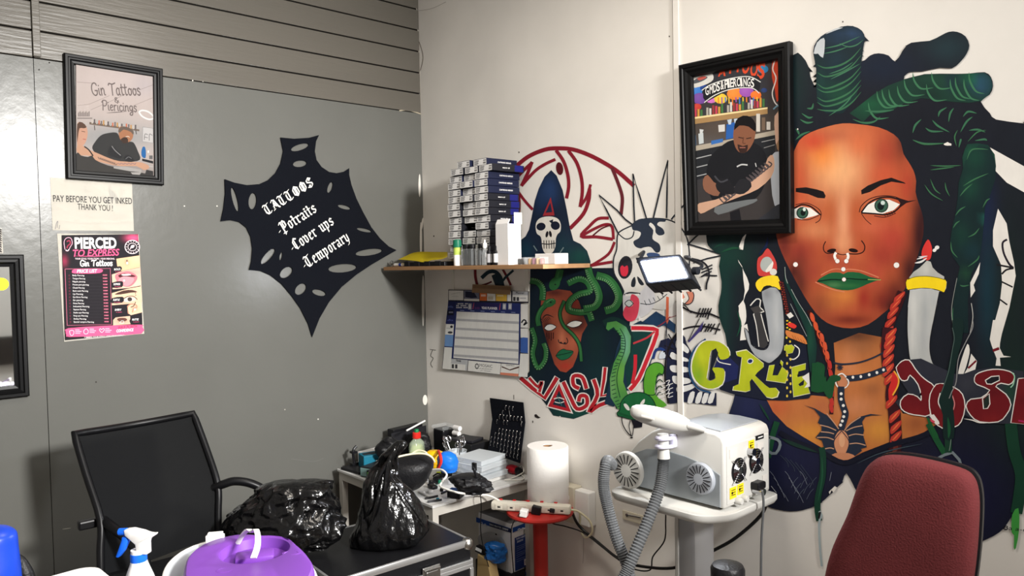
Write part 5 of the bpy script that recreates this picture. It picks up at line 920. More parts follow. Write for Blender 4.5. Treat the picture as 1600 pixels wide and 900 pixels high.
# --- mirror and patterned paper, left edge
xr = gray(35.5, 398).x; zt, zb_ = gray(35, 398).z, gray(42, 618).z
C = [Vector((xr-.42, 0, zt)), Vector((xr, 0, zt)), Vector((xr, 0, zb_)), Vector((xr-.42, 0, zb_))]
t = thing('wall_mirror', 'black framed mirror cut off by the left edge on the grey wall', 'mirror', (C[2]+C[3])/2)
obj('frame', moulding(C, GN, [(0, .002), (0, .022), (.004, .026), (.014, .026), (.018, .020), (.028, .022), (.034, .016), (.044, .014), (.046, .006)]), 'frame_black', t)
bm = nb(); bx(bm, C[0].x+.04, C[1].x-.04, -.0065, -.003, C[2].z+.04, C[0].z-.04); obj('glass', bm, 'mirror', t)
mat('yellow_sticker', (238, 232, 20), .5)
q = on_y(2, 444, -.008); bm = nb(); lathe(bm, [(.0, 0), (.024, 0), (.024, .0008), (.0, .0008)], frame_M(q, (1, 0, 0), z=(0, -1, 0)), 20, cap=False); tag(obj('sticker', bm, 'yellow_sticker'), 'round yellow sticker on the mirror glass at the left edge', 'sticker')
t = thing('patterned_paper', 'small black and white patterned paper above the mirror at left edge', 'paper', gray(-4, 395))
C, bm = sheet('sheet', [(-34, 352), (2, 356), (5, 396), (-32, 395)], gray, '', '', .002, seed=5); obj('sheet', bm, 'paper', t)
P = Paint(gray, .004)
for i in range(11): y = 358+i*3.4; P.stroke([(-30, y), (-14, y+2), (-4+i % 3, y-1), (2, y+1.5)], 1.5, (30, 30, 32))
P.build('pattern', t, 'print_ink')

# --- black stretch banner
def cutout(outer, holes, fn, off, th):
    polys = [[Vector((p[0], p[1], 0)) for p in outer]]+[[Vector((p[0], p[1], 0)) for p in h] for h in holes]
    flat = [p for q in polys for p in q]; tri = tessellate_polygon(polys); bm = nb(); n = (GN if fn is gray else WN)
    f = [bm.verts.new(fn(p.x, p.y, off+th)) for p in flat]; b = [bm.verts.new(fn(p.x, p.y, off)) for p in flat]
    for t_ in tri:
        try: bm.faces.new([f[i] for i in t_]); bm.faces.new([b[i] for i in reversed(t_)])
        except ValueError: pass
    i0 = 0
    for q in polys:
        N = len(q)
        for i in range(N):
            try: bm.faces.new((f[i0+i], b[i0+i], b[i0+(i+1) % N], f[i0+(i+1) % N]))
            except ValueError: pass
        i0 += N
    bmesh.ops.recalc_face_normals(bm, faces=bm.faces)
    return bm
Z5 = lambda p: (330+p[0]/2.571, 190+p[1]/2.571)
OUT = [(275, 65), (330, 70), (390, 66), (430, 55), (418, 80), (413, 120), (420, 155), (440, 183), (470, 203), (500, 208), (530, 202), (551, 188), (551, 215), (560, 255), (580, 310), (607, 365), (640, 425), (675, 470), (710, 502), (741, 517), (700, 540), (640, 575), (580, 615), (520, 665), (470, 725), (432, 790), (402, 866), (386, 812), (355, 750), (320, 700), (280, 652), (235, 617), (195, 600), (149, 596), (158, 562), (162, 510), (155, 462), (138, 426), (110, 404), (75, 396), (35, 401), (46, 350), (53, 290), (51, 232), (90, 246), (140, 256), (190, 252), (225, 236), (255, 207), (275, 170), (286, 120)]
def eh(c, a, b, r, n=16):
    r = R(r); return [Z5((c[0]+a*math.cos(r)*math.cos(t)-b*math.sin(r)*math.sin(t), c[1]+a*math.sin(r)*math.cos(t)+b*math.cos(r)*math.sin(t))) for t in [2*math.pi*i/n for i in range(n)]]
HOLES = [eh(*h) for h in (((353, 104), 37, 12, -18), ((353, 170), 28, 13, -8), ((92, 313), 50, 10, 76), ((163, 320), 33, 16, 96), ((474, 265), 23, 9, -70), ((531, 344), 26, 8, 14), ((611, 436), 30, 7, 12), ((630, 525), 54, 13, -8), ((524, 589), 57, 17, -5), ((225, 541), 40, 13, -48), ((277, 541), 17, 5, -78), ((298, 606), 29, 18, -38), ((356, 673), 27, 18, -45), ((430, 687), 28, 12, 14))]
t = thing('stretch_banner', 'black stretched cloth banner lettered Tattoos with leaf shaped holes on the grey wall', 'banner', gray(487, 524))
obj('cloth', cutout([Z5(p) for p in OUT], HOLES, gray, .006, .003), 'black_cloth', t)
P = Paint(gray, .0095); P.at(390, 250, 5); LT = (226, 224, 216)
P.text('TATTOOS', (128, 438), (502, 200), 84, LT, strokes=blackletter, asc=1.); P.text('-Potraits', (234, 592), (524, 402), 92, LT, strokes=blackletter, asc=1.); P.text('-Cover ups', (334, 724), (658, 500), 92, LT, strokes=blackletter, asc=1.); P.text('-Temporary', (428, 860), (776, 628), 92, LT, strokes=blackletter, asc=1.)
P.build('lettering', t, 'print_ink')
# ================================================================== shelf, planner, floodlight, wall outlet
def prism(bm, pts, ext, mi=0, bev=0):
    """solid from an outline (world points) pushed along ext"""
    a = [bm.verts.new(p) for p in pts]; b = [bm.verts.new(Vector(p)+Vector(ext)) for p in pts]; n = len(pts)
    fs = [bm.faces.new(a), bm.faces.new(list(reversed(b)))]+[bm.faces.new((a[i], b[i], b[(i+1) % n], a[(i+1) % n])) for i in range(n)]
    for f in fs: f.material_index = mi
    bmesh.ops.recalc_face_normals(bm, faces=fs)
    if bev: bmesh.ops.bevel(bm, geom=list({e for f in fs for e in f.edges}), offset=bev, segments=2, affect='EDGES', profile=.5)
mat('plywood', (160, 122, 86), .65, var=.3, vscale=14, stretch=(1, .15, 1)); mat('white_enamel', (222, 219, 210), .35); mat('white_plastic', (232, 230, 226), .38); mat('black_plastic', (22, 22, 25), .35)
mat('dark_plastic', (34, 34, 38), .5); mat('chrome', (200, 200, 204), .18, metal=1); mat('yellow_card', (228, 206, 34), .6); mat('navy_card', (17, 23, 48), .5); mat('black_card', (22, 23, 30), .45)
mat('white_card', (226, 224, 222), .6); mat('clear_plastic', (235, 240, 242), .12, alpha=.15); mat('frosted_plastic', (226, 232, 236), .3, alpha=.55); mat('green_plastic', (24, 104, 78), .4); mat('brown_card', (150, 112, 74), .7); mat('brown_tape', (126, 100, 76), .4)
SZ = 1.69; SX = -.28
t = thing('wall_shelf', 'narrow plywood shelf on white brackets across the corner of the white wall', 'shelf', (0, -.62, 1.672))
bm = nb(); bx(bm, SX, -.001, -1.22, -.03, 1.672, SZ, bev=.0015); obj('board', bm, 'plywood', t)
for px in (708, 824):
    y = white(px, 440).y; bm = nb(); bx(bm, -.004, -.0005, y-.011, y+.011, 1.672-.16, 1.672); bx(bm, -.16, 0, y-.009, y+.009, 1.669, 1.672)
    obj('bracket', bm, 'white_enamel', t)
# needle boxes: three columns, end labels to the left, printed long side to the right
BL, BH = .19, .0325
ye = [on_x(px, 300, -.205).y for px in (702, 722.5, 742.5, 763)]
BW = abs(ye[3]-ye[0])/3-.0015
def needle_box(blue):
    t = thing('needle_box', 'box', 'box', (0, 0, -5))
    bm = nb(); box(bm, (0, 0, BH/2), (BL, BW, BH-.0015), bev=.0012, seg=1); 
    if blue: box(bm, (.062, -BW/2, BH/2), (.05, .0006, BH-.004), mi=1)
    obj('carton', bm, ['black_card' if blue else 'navy_card', mat('blue_print', (20, 23, 96), .4)], t, local=True)
    bm = nb(); cl = bm.verts.layers.float_color.new('Col')
    def q(y0, y1, z0, z1, c, off):
        vs = [bm.verts.new((-BL/2-off, y, z)) for y, z in ((y0, z0), (y1, z0), (y1, z1), (y0, z1))]
        for v in vs: v[cl] = (*lin(c), 1)
        bm.faces.new(vs)
    w = BW/2; q(w-.0015, -w+.0015, .002, BH-.003, (232, 231, 229), .0006)
    rr = random.Random(3)
    for i in range(5): y0 = w-.006-i*.002; q(w-.007, w-.007-(.02+.02*rr.random()), .006+i*.0045, .0082+i*.0045, (60, 60, 66), .0009)
    for i in range(7): q(-w+.024-i*.0028, -w+.0225-i*.0028, .007, .015, (40, 40, 44), .0009)
    for i in range(4): q(-w+.022-i*.005, -w+.019-i*.005, .019, .025, (60, 60, 66), .0009)
    obj('label', bm, 'print_ink', t, local=True)
    bm = nb(); vs, fs = font_mesh('CARTRIDGE NEEDLES' if not blue else 'MADE IN  SET', .02); sc = .0085 if not blue else .007
    nv = [bm.verts.new((v[0]*sc-(.03 if not blue else .035), -BW/2-.0008, v[1]*sc+BH*.4)) for v in vs]
    for f in fs: bm.faces.new([nv[i] for i in f])
    obj('side_print', bm, 'white_card', t, local=True); return t
pa, pb = needle_box(False), needle_box(True); first = {0: pa, 1: pb}; used = set()
ORD = ['topmost', 'second from the top', 'third from the top', 'fourth from the top', 'fifth from the top', 'sixth from the top', 'seventh from the top', 'eighth from the top', 'ninth from the top', 'tenth from the top', 'eleventh from the top', 'twelfth from the top', 'thirteenth from the top', 'fourteenth from the top', 'fifteenth from the top']
for c in range(3):
    cnt = 0
    for r in range(14, -1, -1):
        if (c == 2 and r == 14) or (c == 1 and r == 5): continue
        k = 1 if (r <= 9 or r == 13) else 0
        if k in used: o = copy_tree(first[k])
        else: o = first[k]; used.add(k)
        rn = random.Random(c*40+r); yc = (ye[c]+ye[c+1])/2; dx = (rn.random()-.5)*.016; a = 0
        if r == 14: yc -= .055+.006*c; dx += .01
        if r == 13: yc -= .02+.004*c; a = (0, 0, -.03)[c]; dx -= .005
        if c == 1 and r in (9, 11): dx -= .012
        o.location = (-.107+dx-(.012 if c == 0 and r < 12 else 0), yc+(rn.random()-.5)*.003, SZ+.0005+r*BH); o.rotation_euler = (0, 0, a)
        o['label'] = ('black and blue' if k else 'navy')+' needle box in the '+('left', 'middle', 'right')[c]+' column of the stack, '+ORD[cnt]; o['group'] = 'needle boxes stacked on the shelf'; cnt += 1
def onshelf(px, x): return Vector((x, on_x(px, 412, x).y, SZ))
# bottles and small things on the shelf
def bottle(name, label, cat, p, prof, m, cap=None, capm=None, group=None, n=20, sy=1., part='body'):
    t = thing(name, label, cat, p, group=group); bm = nb(); lathe(bm, prof, n=n, sy=sy); obj(part, bm, m, t, True, True)
    if cap: bm = nb(); lathe(bm, cap, n=n, sy=sy); obj('cap', bm, capm, t, True, True)
    return t
t = bottle('marker_tube', 'white tube with dark green cap at the left of the shelf bottles', 'tube', onshelf(715, -.25), [(.0165, 0), (.018, .004), (.018, .088), (.015, .092)], 'white_plastic', [(.0205, .085), (.021, .09), (.019, .118), (.012, .122)], 'green_plastic')
bm = nb(); lathe(bm, [(.0183, .05), (.0183, .085)], cap=False, n=20); obj('label_band', bm, mat('lime_print', (176, 196, 90), .5), t, True, True)
for px, lb in ((730, 'dark ink jar beside the green capped tube'), (739, 'dark ink jar in the middle of the shelf bottles'), (752, 'dark ink jar left of the clear spray bottle')):
    t = bottle('ink_jar', lb, 'jar', onshelf(px, -.243), [(.012, 0), (.0165, .003), (.0165, .068), (.012, .078)], mat('dark_glass', (20, 22, 24), .12), [(.0135, .077), (.0135, .096), (.012, .098)], 'black_plastic', 'ink jars on the shelf')
for px, w in ((734.5, .078), (752, .036)):
    p = onshelf(px, -.243); bm = nb(); bx(bm, p.x-.022, p.x+.022, p.y-w/2, p.y+w/2, SZ, SZ+.076, bev=.004); tag(obj('plastic_sleeve', bm, 'clear_plastic'), 'clear plastic sleeve around '+('two ink jars' if w > .05 else 'a single ink jar')+' on the shelf', 'packaging')
t = bottle('spray_bottle', 'small clear bottle with white pump top on the shelf', 'bottle', onshelf(758, -.262), [(.011, 0), (.0145, .003), (.0145, .05), (.008, .078)], 'clear_plastic', [(.009, .076), (.01, .08), (.0095, .098), (.004, .100), (.004, .112), (.002, .113)], 'white_plastic')
for px, lb, c in ((765, 'small black dropper bottle with grey label on the shelf', (170, 170, 172)), (775.5, 'small black bottle with white label beside the white carton', (226, 226, 226))):
    t = bottle('dropper_bottle', lb, 'bottle', onshelf(px, -.255), [(.011, 0), (.0125, .003), (.0125, .058), (.006, .068)], 'black_plastic', [(.0075, .066), (.0075, .082), (.003, .086), (.002, .1)], 'black_plastic')
    bm = nb(); lathe(bm, [(.0128, .012), (.0128, .05)], cap=False, n=20); obj('label_band', bm, mat('band%d' % px, c, .6), t, True, True)
p = onshelf(795, -.22); t = thing('white_carton', 'tall open white carton standing on the shelf beside the bottles', 'box', p)
bm = nb(); box(bm, (0, 0, .088), (.075, .082, .176), bev=.001, seg=1); obj('box_body', bm, 'white_card', t, local=True)
bm = nb(); box(bm, (-.03, 0, .186), (.004, .08, .024), rot=(0, .5, 0)); box(bm, (.02, -.042, .2), (.045, .002, .05)); obj('flap', bm, 'white_card', t, local=True)
p = onshelf(776, -.14); bm = nb(); box(bm, (p.x, p.y, SZ+.1), (.05, .034, .2), bev=.001, seg=1); tag(obj('brown_box', bm, 'brown_card'), 'small brown cardboard box behind the white carton', 'box')
# black trays under a yellow card
y0, y1 = on_x(634, 410, -.26).y, on_x(697, 410, -.26).y
t = thing('black_tray', 'flat black tray under the yellow card at the left end of the shelf', 'tray', (-.2, (y0+y1)/2, SZ))
bm = nb(); bx(bm, -.27, -.12, y1, y0, SZ, SZ+.022, bev=.003)
for i in range(4): bx(bm, -.275, -.268, y1+.03+i*(y0-y1-.06)/3.2, y1+.07+i*(y0-y1-.06)/3.2, SZ+.003, SZ+.024)
obj('tray_body', bm, 'black_plastic', t)
bm = nb(); g = []
FE = catmull([on_x(x, y, -.272) for x, y in ((622, 405.5), (636, 406.5), (651, 408), (663, 410), (674, 406.8), (690, 405), (699, 401))], 3); BE = catmull([on_x(x, y, -.135) for x, y in ((636, 399), (644, 395.5), (654, 393.6), (666, 393.4), (680, 393.6), (692, 393.6), (699, 393.8))], 3)
for p, q in zip(FE, BE): g.append([bm.verts.new(p.lerp(q, j/4)) for j in range(5)])
for a, b in zip(g, g[1:]):
    for j in range(4): bm.faces.new((a[j], a[j+1], b[j+1], b[j]))
solidify(bm, .0006); tag(obj('yellow_sheet', bm, 'yellow_card', smooth=True), 'sheet of yellow card lying on the black tray', 'card')
p = onshelf(624, -.25); t = thing('ointment_tube', 'small white and blue tube at the left end of the shelf', 'tube', p)
bm = nb(); tube(bm, [(0, .04, .010), (0, -.03, .010)], .009, 12); obj('tube_body', bm, 'white_plastic', t, True, True); bm = nb(); tube(bm, [(0, -.03, .010), (0, -.052, .010)], .0065, 12); obj('cap', bm, 'white_plastic', t, True, True); bm = nb(); tube(bm, [(0, -.005, .010), (0, -.026, .010)], .0095, 12); obj('label_band', bm, mat('blue_label', (46, 70, 170), .5), t, True, True)
p = onshelf(612, -.24); bm = nb(); tube(bm, [(p.x, p.y+.02*math.cos(a), p.z+.016+.014*math.sin(a)) for a in [i*.52 for i in range(13)]], .0022, 6); tag(obj('key_ring', bm, 'chrome', smooth=True), 'small metal ring at the far left end of the shelf', 'ring')
# ink sets on the right
p = onshelf(862, -.13); bm = nb(); bx(bm, p.x-.04, p.x+.04, p.y-.06, p.y+.06, SZ, SZ+.045, bev=.002); tag(obj('white_box', bm, 'white_card'), 'low white box behind the ink sets on the shelf', 'box')
for k, (px, x, w, lb, col) in enumerate(((817, -.2, .06, 'black ink set in clear case left of the coloured one', (24, 24, 28)), (838, -.23, .095, 'clear case of coloured ink pots on the right of the shelf', None))):
    p = onshelf(px, x); t = thing('ink_set', lb, 'ink set', p)
    for i in range(4):
        bm = nb(); lathe(bm, [(w/9.5, .002), (w/9.5, .022), (w/14, .026)], (0, w/2-w/8-i*w/4, 0), 14); obj('ink_pot', bm, mat('ink%d%d' % (k, i), col or [(176, 140, 90), (150, 100, 120), (206, 180, 140), (160, 90, 80)][i], .35), t, True, True)
    bm = nb(); box(bm, (0, 0, .016), (.05, w, .03), bev=.002); obj('clear_case', bm, 'clear_plastic', t, local=True)

# --- year planner with its tape
t = thing('year_planner', 'large year planner calendar hanging under the shelf on the white wall', 'calendar', white(762, 585))
C, bm = sheet('sheet', [(703.5, 452.5), (829, 455), (826, 589), (694, 577)], white, '', '', .008, off=.003, seed=9, nx=14, ny=10); obj('sheet', bm, 'paper', t, smooth=True)
P = Paint(white, .0125); P.at(690, 440, 5.627); NB = (34, 44, 96); PAP = (220, 219, 214)
P.poly([(76, 70), (782, 84), (782, 188), (74, 172)], (30, 30, 44))
for a, b, c in ((80, 208, PAP), (214, 348, (110, 112, 130)), (352, 414, (214, 108, 48)), (417, 490, PAP), (494, 590, (218, 176, 70)), (594, 628, PAP), (640, 776, PAP)): P.poly([(a, 75+a*.016), (b, 75+b*.016), (b, 160+b*.02), (a, 160+a*.02)], c)
P.stroke([(100, 110), (150, 100), (185, 96)], 2, (120, 120, 124)); P.stroke([(105, 128), (165, 130)], 2, (150, 150, 152), 0); P.poly([(225, 85), (300, 90), (330, 140), (280, 145), (225, 135)], (30, 32, 56)); P.poly([(214, 150), (348, 153), (348, 172), (214, 168)], PAP); P.quad(362, 112, 405, 130, (236, 200, 180)); P.quad(425, 130, 470, 160, (190, 180, 160)); P.quad(505, 120, 560, 128, (240, 226, 190)); P.poly([(640, 88), (776, 90), (776, 120), (640, 117)], (176, 178, 182)); P.quad(646, 134, 668, 170, (60, 60, 64)); P.quad(676, 136, 698, 170, (60, 60, 64)); P.quad(706, 140, 760, 150, (170, 170, 172))
P.text('Planner', (670, 106), (745, 108), 18, (50, 50, 56), .02)
P.poly([(74, 172), (712, 190), (705, 728), (118, 672), (100, 678), (40, 568)], NB); P.poly([(76, 176), (134, 178), (124, 372), (52, 368)], (34, 40, 90))
P.poly([(300, 186), (530, 190), (524, 246), (292, 238)], (38, 34, 84)); P.stroke([(302, 186), (292, 240)], 6, (170, 70, 90), 0); P.stroke([(534, 190), (526, 248)], 6, (170, 70, 90), 0); P.text('YEAR PLANNER', (368, 240), (508, 246), 22, (228, 226, 226), .02); P.text('20', (305, 240), (350, 242), 18, (96, 50, 100), .02)
for i in range(24): x = 146+(i % 8)*13; y = 188+(i//8)*17; P.quad(x, y, x+8+(i*5 % 5), y+11, (226, 226, 226) if i % 5 else (90, 90, 110))
for x in (252, 555, 605): P.poly([(x, 190), (x+30, 191), (x+28, 246), (x-2, 244)], (150, 152, 160)); P.quad(x+4, 200, x+22, 236, (196, 196, 200))
P.poly([(150, 262), (698, 284), (692, 722), (120, 668)], PAP)
for i in range(5): P.poly([(148-i*6, 324+i*78), (696-i*.4, 350+i*81), (696-i*.4, 372+i*81), (147-i*6, 344+i*78)], (170, 170, 172))
for i in range(1, 6): P.stroke([(150+i*91, 266+i*3), (120+i*95, 668+i*9)], 1, (196, 196, 196), 0)
for i in range(6): P.stroke([(180+i*90, 252+i*3.4), (215+i*90, 254+i*3.4)], 4, (150, 160, 200), 0)
P.quad(68, 250, 122, 294, (20, 22, 40)); P.quad(80, 262, 118, 276, (120, 124, 150)); P.text('info', (74, 228), (118, 229), 20, (110, 130, 200)); P.text('office', (68, 345), (118, 346), 18, (100, 110, 190))
P.poly([(54, 372), (126, 374), (120, 468), (48, 464)], PAP); P.ell((104, 396), 12, 12, (50, 50, 56)); P.ell((92, 446), 22, 10, (60, 60, 66)); P.stroke([(60, 408), (96, 410)], 3, (90, 90, 94), 0); P.poly([(48, 466), (120, 470), (114, 570), (42, 565)], (112, 150, 200)); P.poly([(38, 574), (112, 578), (100, 772), (24, 765)], PAP); P.stroke([(112, 576), (98, 772), (22, 764), (40, 570)], 4, (40, 40, 60), 0)
P.poly([(714, 196), (776, 198), (776, 406), (712, 402)], PAP); P.stroke([(720, 360), (740, 335), (760, 350), (740, 380), (770, 360)], 12, (36, 36, 40)); P.poly([(712, 410), (776, 412), (776, 492), (712, 490)], PAP); P.poly([(712, 500), (730, 488), (776, 492), (776, 628), (712, 622)], (60, 96, 168)); P.poly([(710, 630), (782, 634), (772, 838), (694, 832)], PAP); P.stroke([(712, 406), (778, 409)], 4, (40, 40, 50), 0); P.stroke([(710, 626), (780, 631)], 4, (40, 40, 50), 0)
P.poly([(104, 676), (250, 688), (240, 782), (96, 770)], (178, 180, 182)); P.poly([(102, 718), (228, 728), (226, 780), (98, 768)], PAP); P.quad(106, 724, 126, 760, (60, 60, 64)); P.quad(136, 726, 156, 762, (60, 60, 64)); P.text('Notes', (146, 700), (188, 704), 20, (44, 44, 50), .03)
P.poly([(252, 690), (540, 716), (530, 815), (246, 784)], PAP); P.loop([(252, 690), (540, 716), (530, 815), (246, 784)], 3, (44, 44, 60), 0); P.text('MOSAIC', (352, 745), (465, 756), 26, (60, 60, 64), .0); P.text('PUBLISHING', (352, 766), (458, 774), 9, (100, 100, 104), .01); P.text('011 234 5678', (362, 784), (446, 792), 11, (100, 100, 106))
for i in range(8): P.ell((328+14*math.cos(i*.785), 742+20*math.sin(i*.785)), 6, 6, (70, 70, 74))
P.poly([(544, 718), (700, 730), (692, 832), (532, 816)], PAP); P.poly([(546, 740), (616, 770), (698, 742), (698, 756), (620, 780), (546, 752)], (80, 56, 50)); P.text('CONTACT', (584, 738), (658, 742), 12, (60, 60, 64), .02); P.poly([(534, 796), (694, 808), (692, 832), (532, 816)], (206, 126, 100))
P.build('printing', t, 'print_ink')
P = Paint(white, .016); P.poly([(742, 444), (802, 447), (801, 460.5), (741, 457)], (140, 112, 84)); P.poly([(743, 445), (801, 448), (801, 453), (743, 450)], (120, 94, 70)); tag(P.build('tape_strip', None, 'gloss_print'), 'strip of brown tape across the top of the year planner', 'tape')

# --- lit floodlight
mat('led_panel', (255, 255, 255), .4, emit=(244, 248, 255), estr=460); mat('lamp_black', (30, 33, 40), .4)
fx = -.15; c4 = [on_x(*q, fx) for q in ((992, 402), (1062.5, 397), (1083, 437), (1009, 445))]
t = thing('floodlight', 'lit black led floodlight on a bracket in front of the crowned skull', 'floodlight', on_x(1088, 455, -.08))
bm = nb(); prism(bm, c4, (.05, -.002, -.035), bev=.004)
for i in range(5):
    a = c4[3].lerp(c4[2], .1+.2*i); tube(bm, [a+Vector((.012, 0, -.006)), a+Vector((.06, -.012, -.038))], .004, 6)
obj('housing', bm, 'lamp_black', t)
bm = nb(); g4 = [on_x(*q, fx-.002) for q in ((1001, 409), (1058, 402), (1073, 433), (1014, 440))]; bm.faces.new([bm.verts.new(p) for p in g4]); obj('led_panel', bm, 'led_panel', t)
bm = nb(); a = c4[1].lerp(c4[2], .5)+Vector((.03, -.008, -.015)); b_ = white(1079, 402, .004)
tube(bm, [a, a+Vector((-.002, -.010, .002)), a+Vector((.03, -.016, .02)), b_+Vector((-.03, 0, 0)), b_], .006, 8, smooth=4); tube(bm, [c4[0]+Vector((.03, .01, -.02)), c4[0]+Vector((.08, .02, .02)), white(1000, 398, .004)], .006, 8, smooth=4); obj('bracket', bm, 'lamp_black', t, True)
bm = nb(); lathe(bm, [(.0, 0), (.014, 0), (.014, .02), (.0, .022)], frame_M(a, (1, 0, 0), z=(0, -1, 0)), 12, cap=False); obj('knob', bm, 'lamp_black', t, True)

# --- wall outlet
mat('aged_ivory', (206, 198, 178), .45)
t = thing('wall_outlet', 'double white wall outlet box beside the stool on the white wall', 'outlet', (0, -1.16, .6))
z0, z1 = white(905, 812).z, white(905, 757).z; y0, y1 = white(888, 785).y, white(931, 785).y
bm = nb(); bx(bm, -.045, -.0005, y1+.0, y0-.075, z0, z1-.01, bev=.004); obj('box_body', bm, 'white_plastic', t)
bm = nb(); bx(bm, -.055, -.002, y0-.085, y0, z0-.002, z1, bev=.004); obj('socket_plate', bm, 'aged_ivory', t)
for dz in (.035, .075):
    bm = nb(); bx(bm, -.061, -.054, y0-.06, y0-.045, z0+dz+.025, z0+dz+.043, bev=.002); obj('switch', bm, 'white_plastic', t)
bm = nb(); lathe(bm, [(.018, 0), (.02, .02), (.014, .045), (.008, .05)], frame_M((-.055, y0-.045, z0+.035), (0, 1, 0), z=(-1, 0, 0)), 14); pl = tag(obj('wall_plug', bm, 'aged_ivory', smooth=True), 'ivory plug pushed into the double wall outlet', 'plug')
z = white(1010, 805); t = thing('wall_hatch', 'small white metal plate with a keyhole low on the wall behind the trolley', 'plate', white(1010, 822))
bm = nb(); a, b = white(974, 796), white(1019, 824); bx(bm, -.008, -.0005, b.y, a.y, b.z, a.z, bev=.002); obj('plate', bm, 'aged_ivory', t); bm = nb(); tube(bm, [white(984, 804, .010), white(994, 806, .010), white(1004, 808, .010)], .003, 6); lathe(bm, [(.0, 0), (.007, 0), (.007, .004), (.0, .005)], frame_M(white(982, 804, .008), (0, 1, 0), z=(-1, 0, 0)), 12, cap=False); obj('catch', bm, 'chrome', t)
# ================================================================== corner table and what lies on it
def dpt(p): return FW.dot(Vector(p)-CAM)
def pd(px, py, D): return CAM+ray(px, py)*(D/F_PX)
HR = Vector((RX.x, RX.y, 0)).normalized(); HF = Vector((FW.x, FW.y, 0)).normalized()
def rows_bm(rows, D, dr=.7, n=36, amp=0, freq=8, seed=0, ridge=False, floor=None, pw=2., st=(1, 1, 1)):
    """rounded solid from its side outline: rows = (height px, left px, right px[, depth shift])"""
    bm = nb(); rings = []; K = 5
    rr = [Vector((r[0], r[1], r[2], r[3] if len(r) > 3 else 0)) for r in rows]
    fine = []
    for i in range(len(rr)-1):
        p0, p1, p2, p3 = rr[max(i-1, 0)], rr[i], rr[i+1], rr[min(i+2, len(rr)-1)]
        for k in range(K):
            t = k/K; fine.append(.5*((2*p1)+(p2-p0)*t+(2*p0-5*p1+4*p2-p3)*t*t+(3*p1-p0-3*p2+p3)*t**3))
    fine.append(rr[-1])
    for y, xl, xr, sh in fine:
        c = pd((xl+xr)/2, y, D)+HF*sh; hw = max(.0015, abs(xr-xl)/2*D/F_PX); ring = []
        for i in range(n):
            a = 2*math.pi*i/n; ca, sa = math.cos(a), math.sin(a)
            e = 2/pw; ca = math.copysign(abs(ca)**e, ca); sa = math.copysign(abs(sa)**e, sa)
            p = c+HR*hw*ca+HF*hw*dr*sa
            if amp:
                e_ = Vector((p.x*st[0], p.y*st[1], p.z*st[2])); v = noise.noise(e_*freq+Vector((seed, 0, 0)))
                if ridge:
                    v = 1-2.4*abs(v)+.6*(1-2*abs(noise.noise(e_*freq*2.3+Vector((0, seed, 0))))); v += .6*(1-2*abs(noise.noise(e_*freq*5+Vector((seed, seed, 1)))))
                d = (p-c); d.normalize() if d.length else None
                p = p+d*amp*v*min(1, hw/.03)
            if floor is not None and p.z < floor: p.z = floor+.0005
            ring.append(p)
        rings.append(ring)
    loft(bm, rings); bmesh.ops.recalc_face_normals(bm, faces=bm.faces); return bm
mat('table_top', (206, 206, 204), .4, var=.08, vscale=20); mat('table_steel', (178, 174, 166), .5); mat('bin_bag', (8, 8, 9), .2, spec=.6, bump=.8, bscale=30, stretch=(1, .8, .6)); mat('teal_card', (18, 106, 130), .5); mat('black_leather', (20, 20, 22), .42, bump=.2, bscale=120)
TZ = .70
t = thing('corner_table', 'light grey steel table in the corner loaded with tattoo supplies', 'table', (-.3, -.45, 0))
bm = nb(); bx(bm, -.595, -.012, -.862, -.06, TZ-.012, TZ, bev=.002); obj('tabletop', bm, 'table_top', t)
bm = nb()
for a in ((-.59, -.57, -.855, -.07), (-.035, -.015, -.855, -.07)): bx(bm, *a, TZ-.05, TZ-.012)
for a in ((-.57, -.035, -.855, -.835), (-.57, -.035, -.09, -.07)): bx(bm, *a, TZ-.05, TZ-.012)
obj('apron', bm, 'table_steel', t)
for x in (-.575, -.03):
    for y in (-.84, -.085):
        bm = nb(); bx(bm, x-.015, x+.015, y-.015, y+.015, 0, TZ-.05)
        for k in range(5): bx(bm, x-.0155, x-.0148, y-.003, y+.003, .2+k*.09, .215+k*.09)
        obj('leg', bm, 'table_steel', t)
def ontable(px, py, z=TZ): return on_z(px, py, z)
def tbox(name, label, cat, p, dims, rz, m, parts=(), bev=.003, dz=0):
    t = thing(name, label, cat, (p.x, p.y, p.z+dz), (0, 0, rz)); bm = nb(); box(bm, (0, 0, dims[2]/2), dims, bev=bev); obj('body', bm, m, t, local=True)
    for nm, c, s, mm in parts: bm = nb(); box(bm, c, s, bev=min(s)*.25); obj(nm, bm, mm, t, local=True)
    return t
mat('teal_screen', (120, 150, 146), .3); mat('green_label', (104, 206, 60), .5); mat('white_print', (220, 220, 218), .6)
tbox('black_case', 'flat black case at the back left corner of the table', 'case', Vector((-.525, -.16, TZ)), (.12, .15, .014), .1, 'black_plastic')
tbox('power_supply', 'black power unit with a grey green end panel beside the teal glove box', 'power unit', Vector((-.51, -.280, TZ)), (.14, .06, .05), .3, 'black_plastic', [('end_panel', (-.0705, 0, .025), (.003, .06, .038), 'teal_screen'), ('knob', (.0, -.037, .03), (.012, .006, .012), 'white_plastic')], dz=.0005)
tbox('ink_box', 'black box with a bright green label at the front edge of the table', 'box', Vector((-.545, -.352, TZ)), (.08, .06, .045), .25, 'black_card', [('green_label', (-.0405, 0, .022), (.002, .045, .03), 'green_label'), ('white_label', (-.0405, 0, .004), (.002, .04, .005), 'white_print')])
tbox('glove_box', 'teal cardboard glove box tilted near the grey wall', 'box', Vector((-.455, -.185, TZ)), (.14, .08, .075), -.2, 'teal_card', [('opening', (-.02, 0, .0752), (.08, .035, .002), 'black_card'), ('logo_spot', (.01, -.0455, .04), (.04, .002, .018), 'white_print')], dz=.0005)
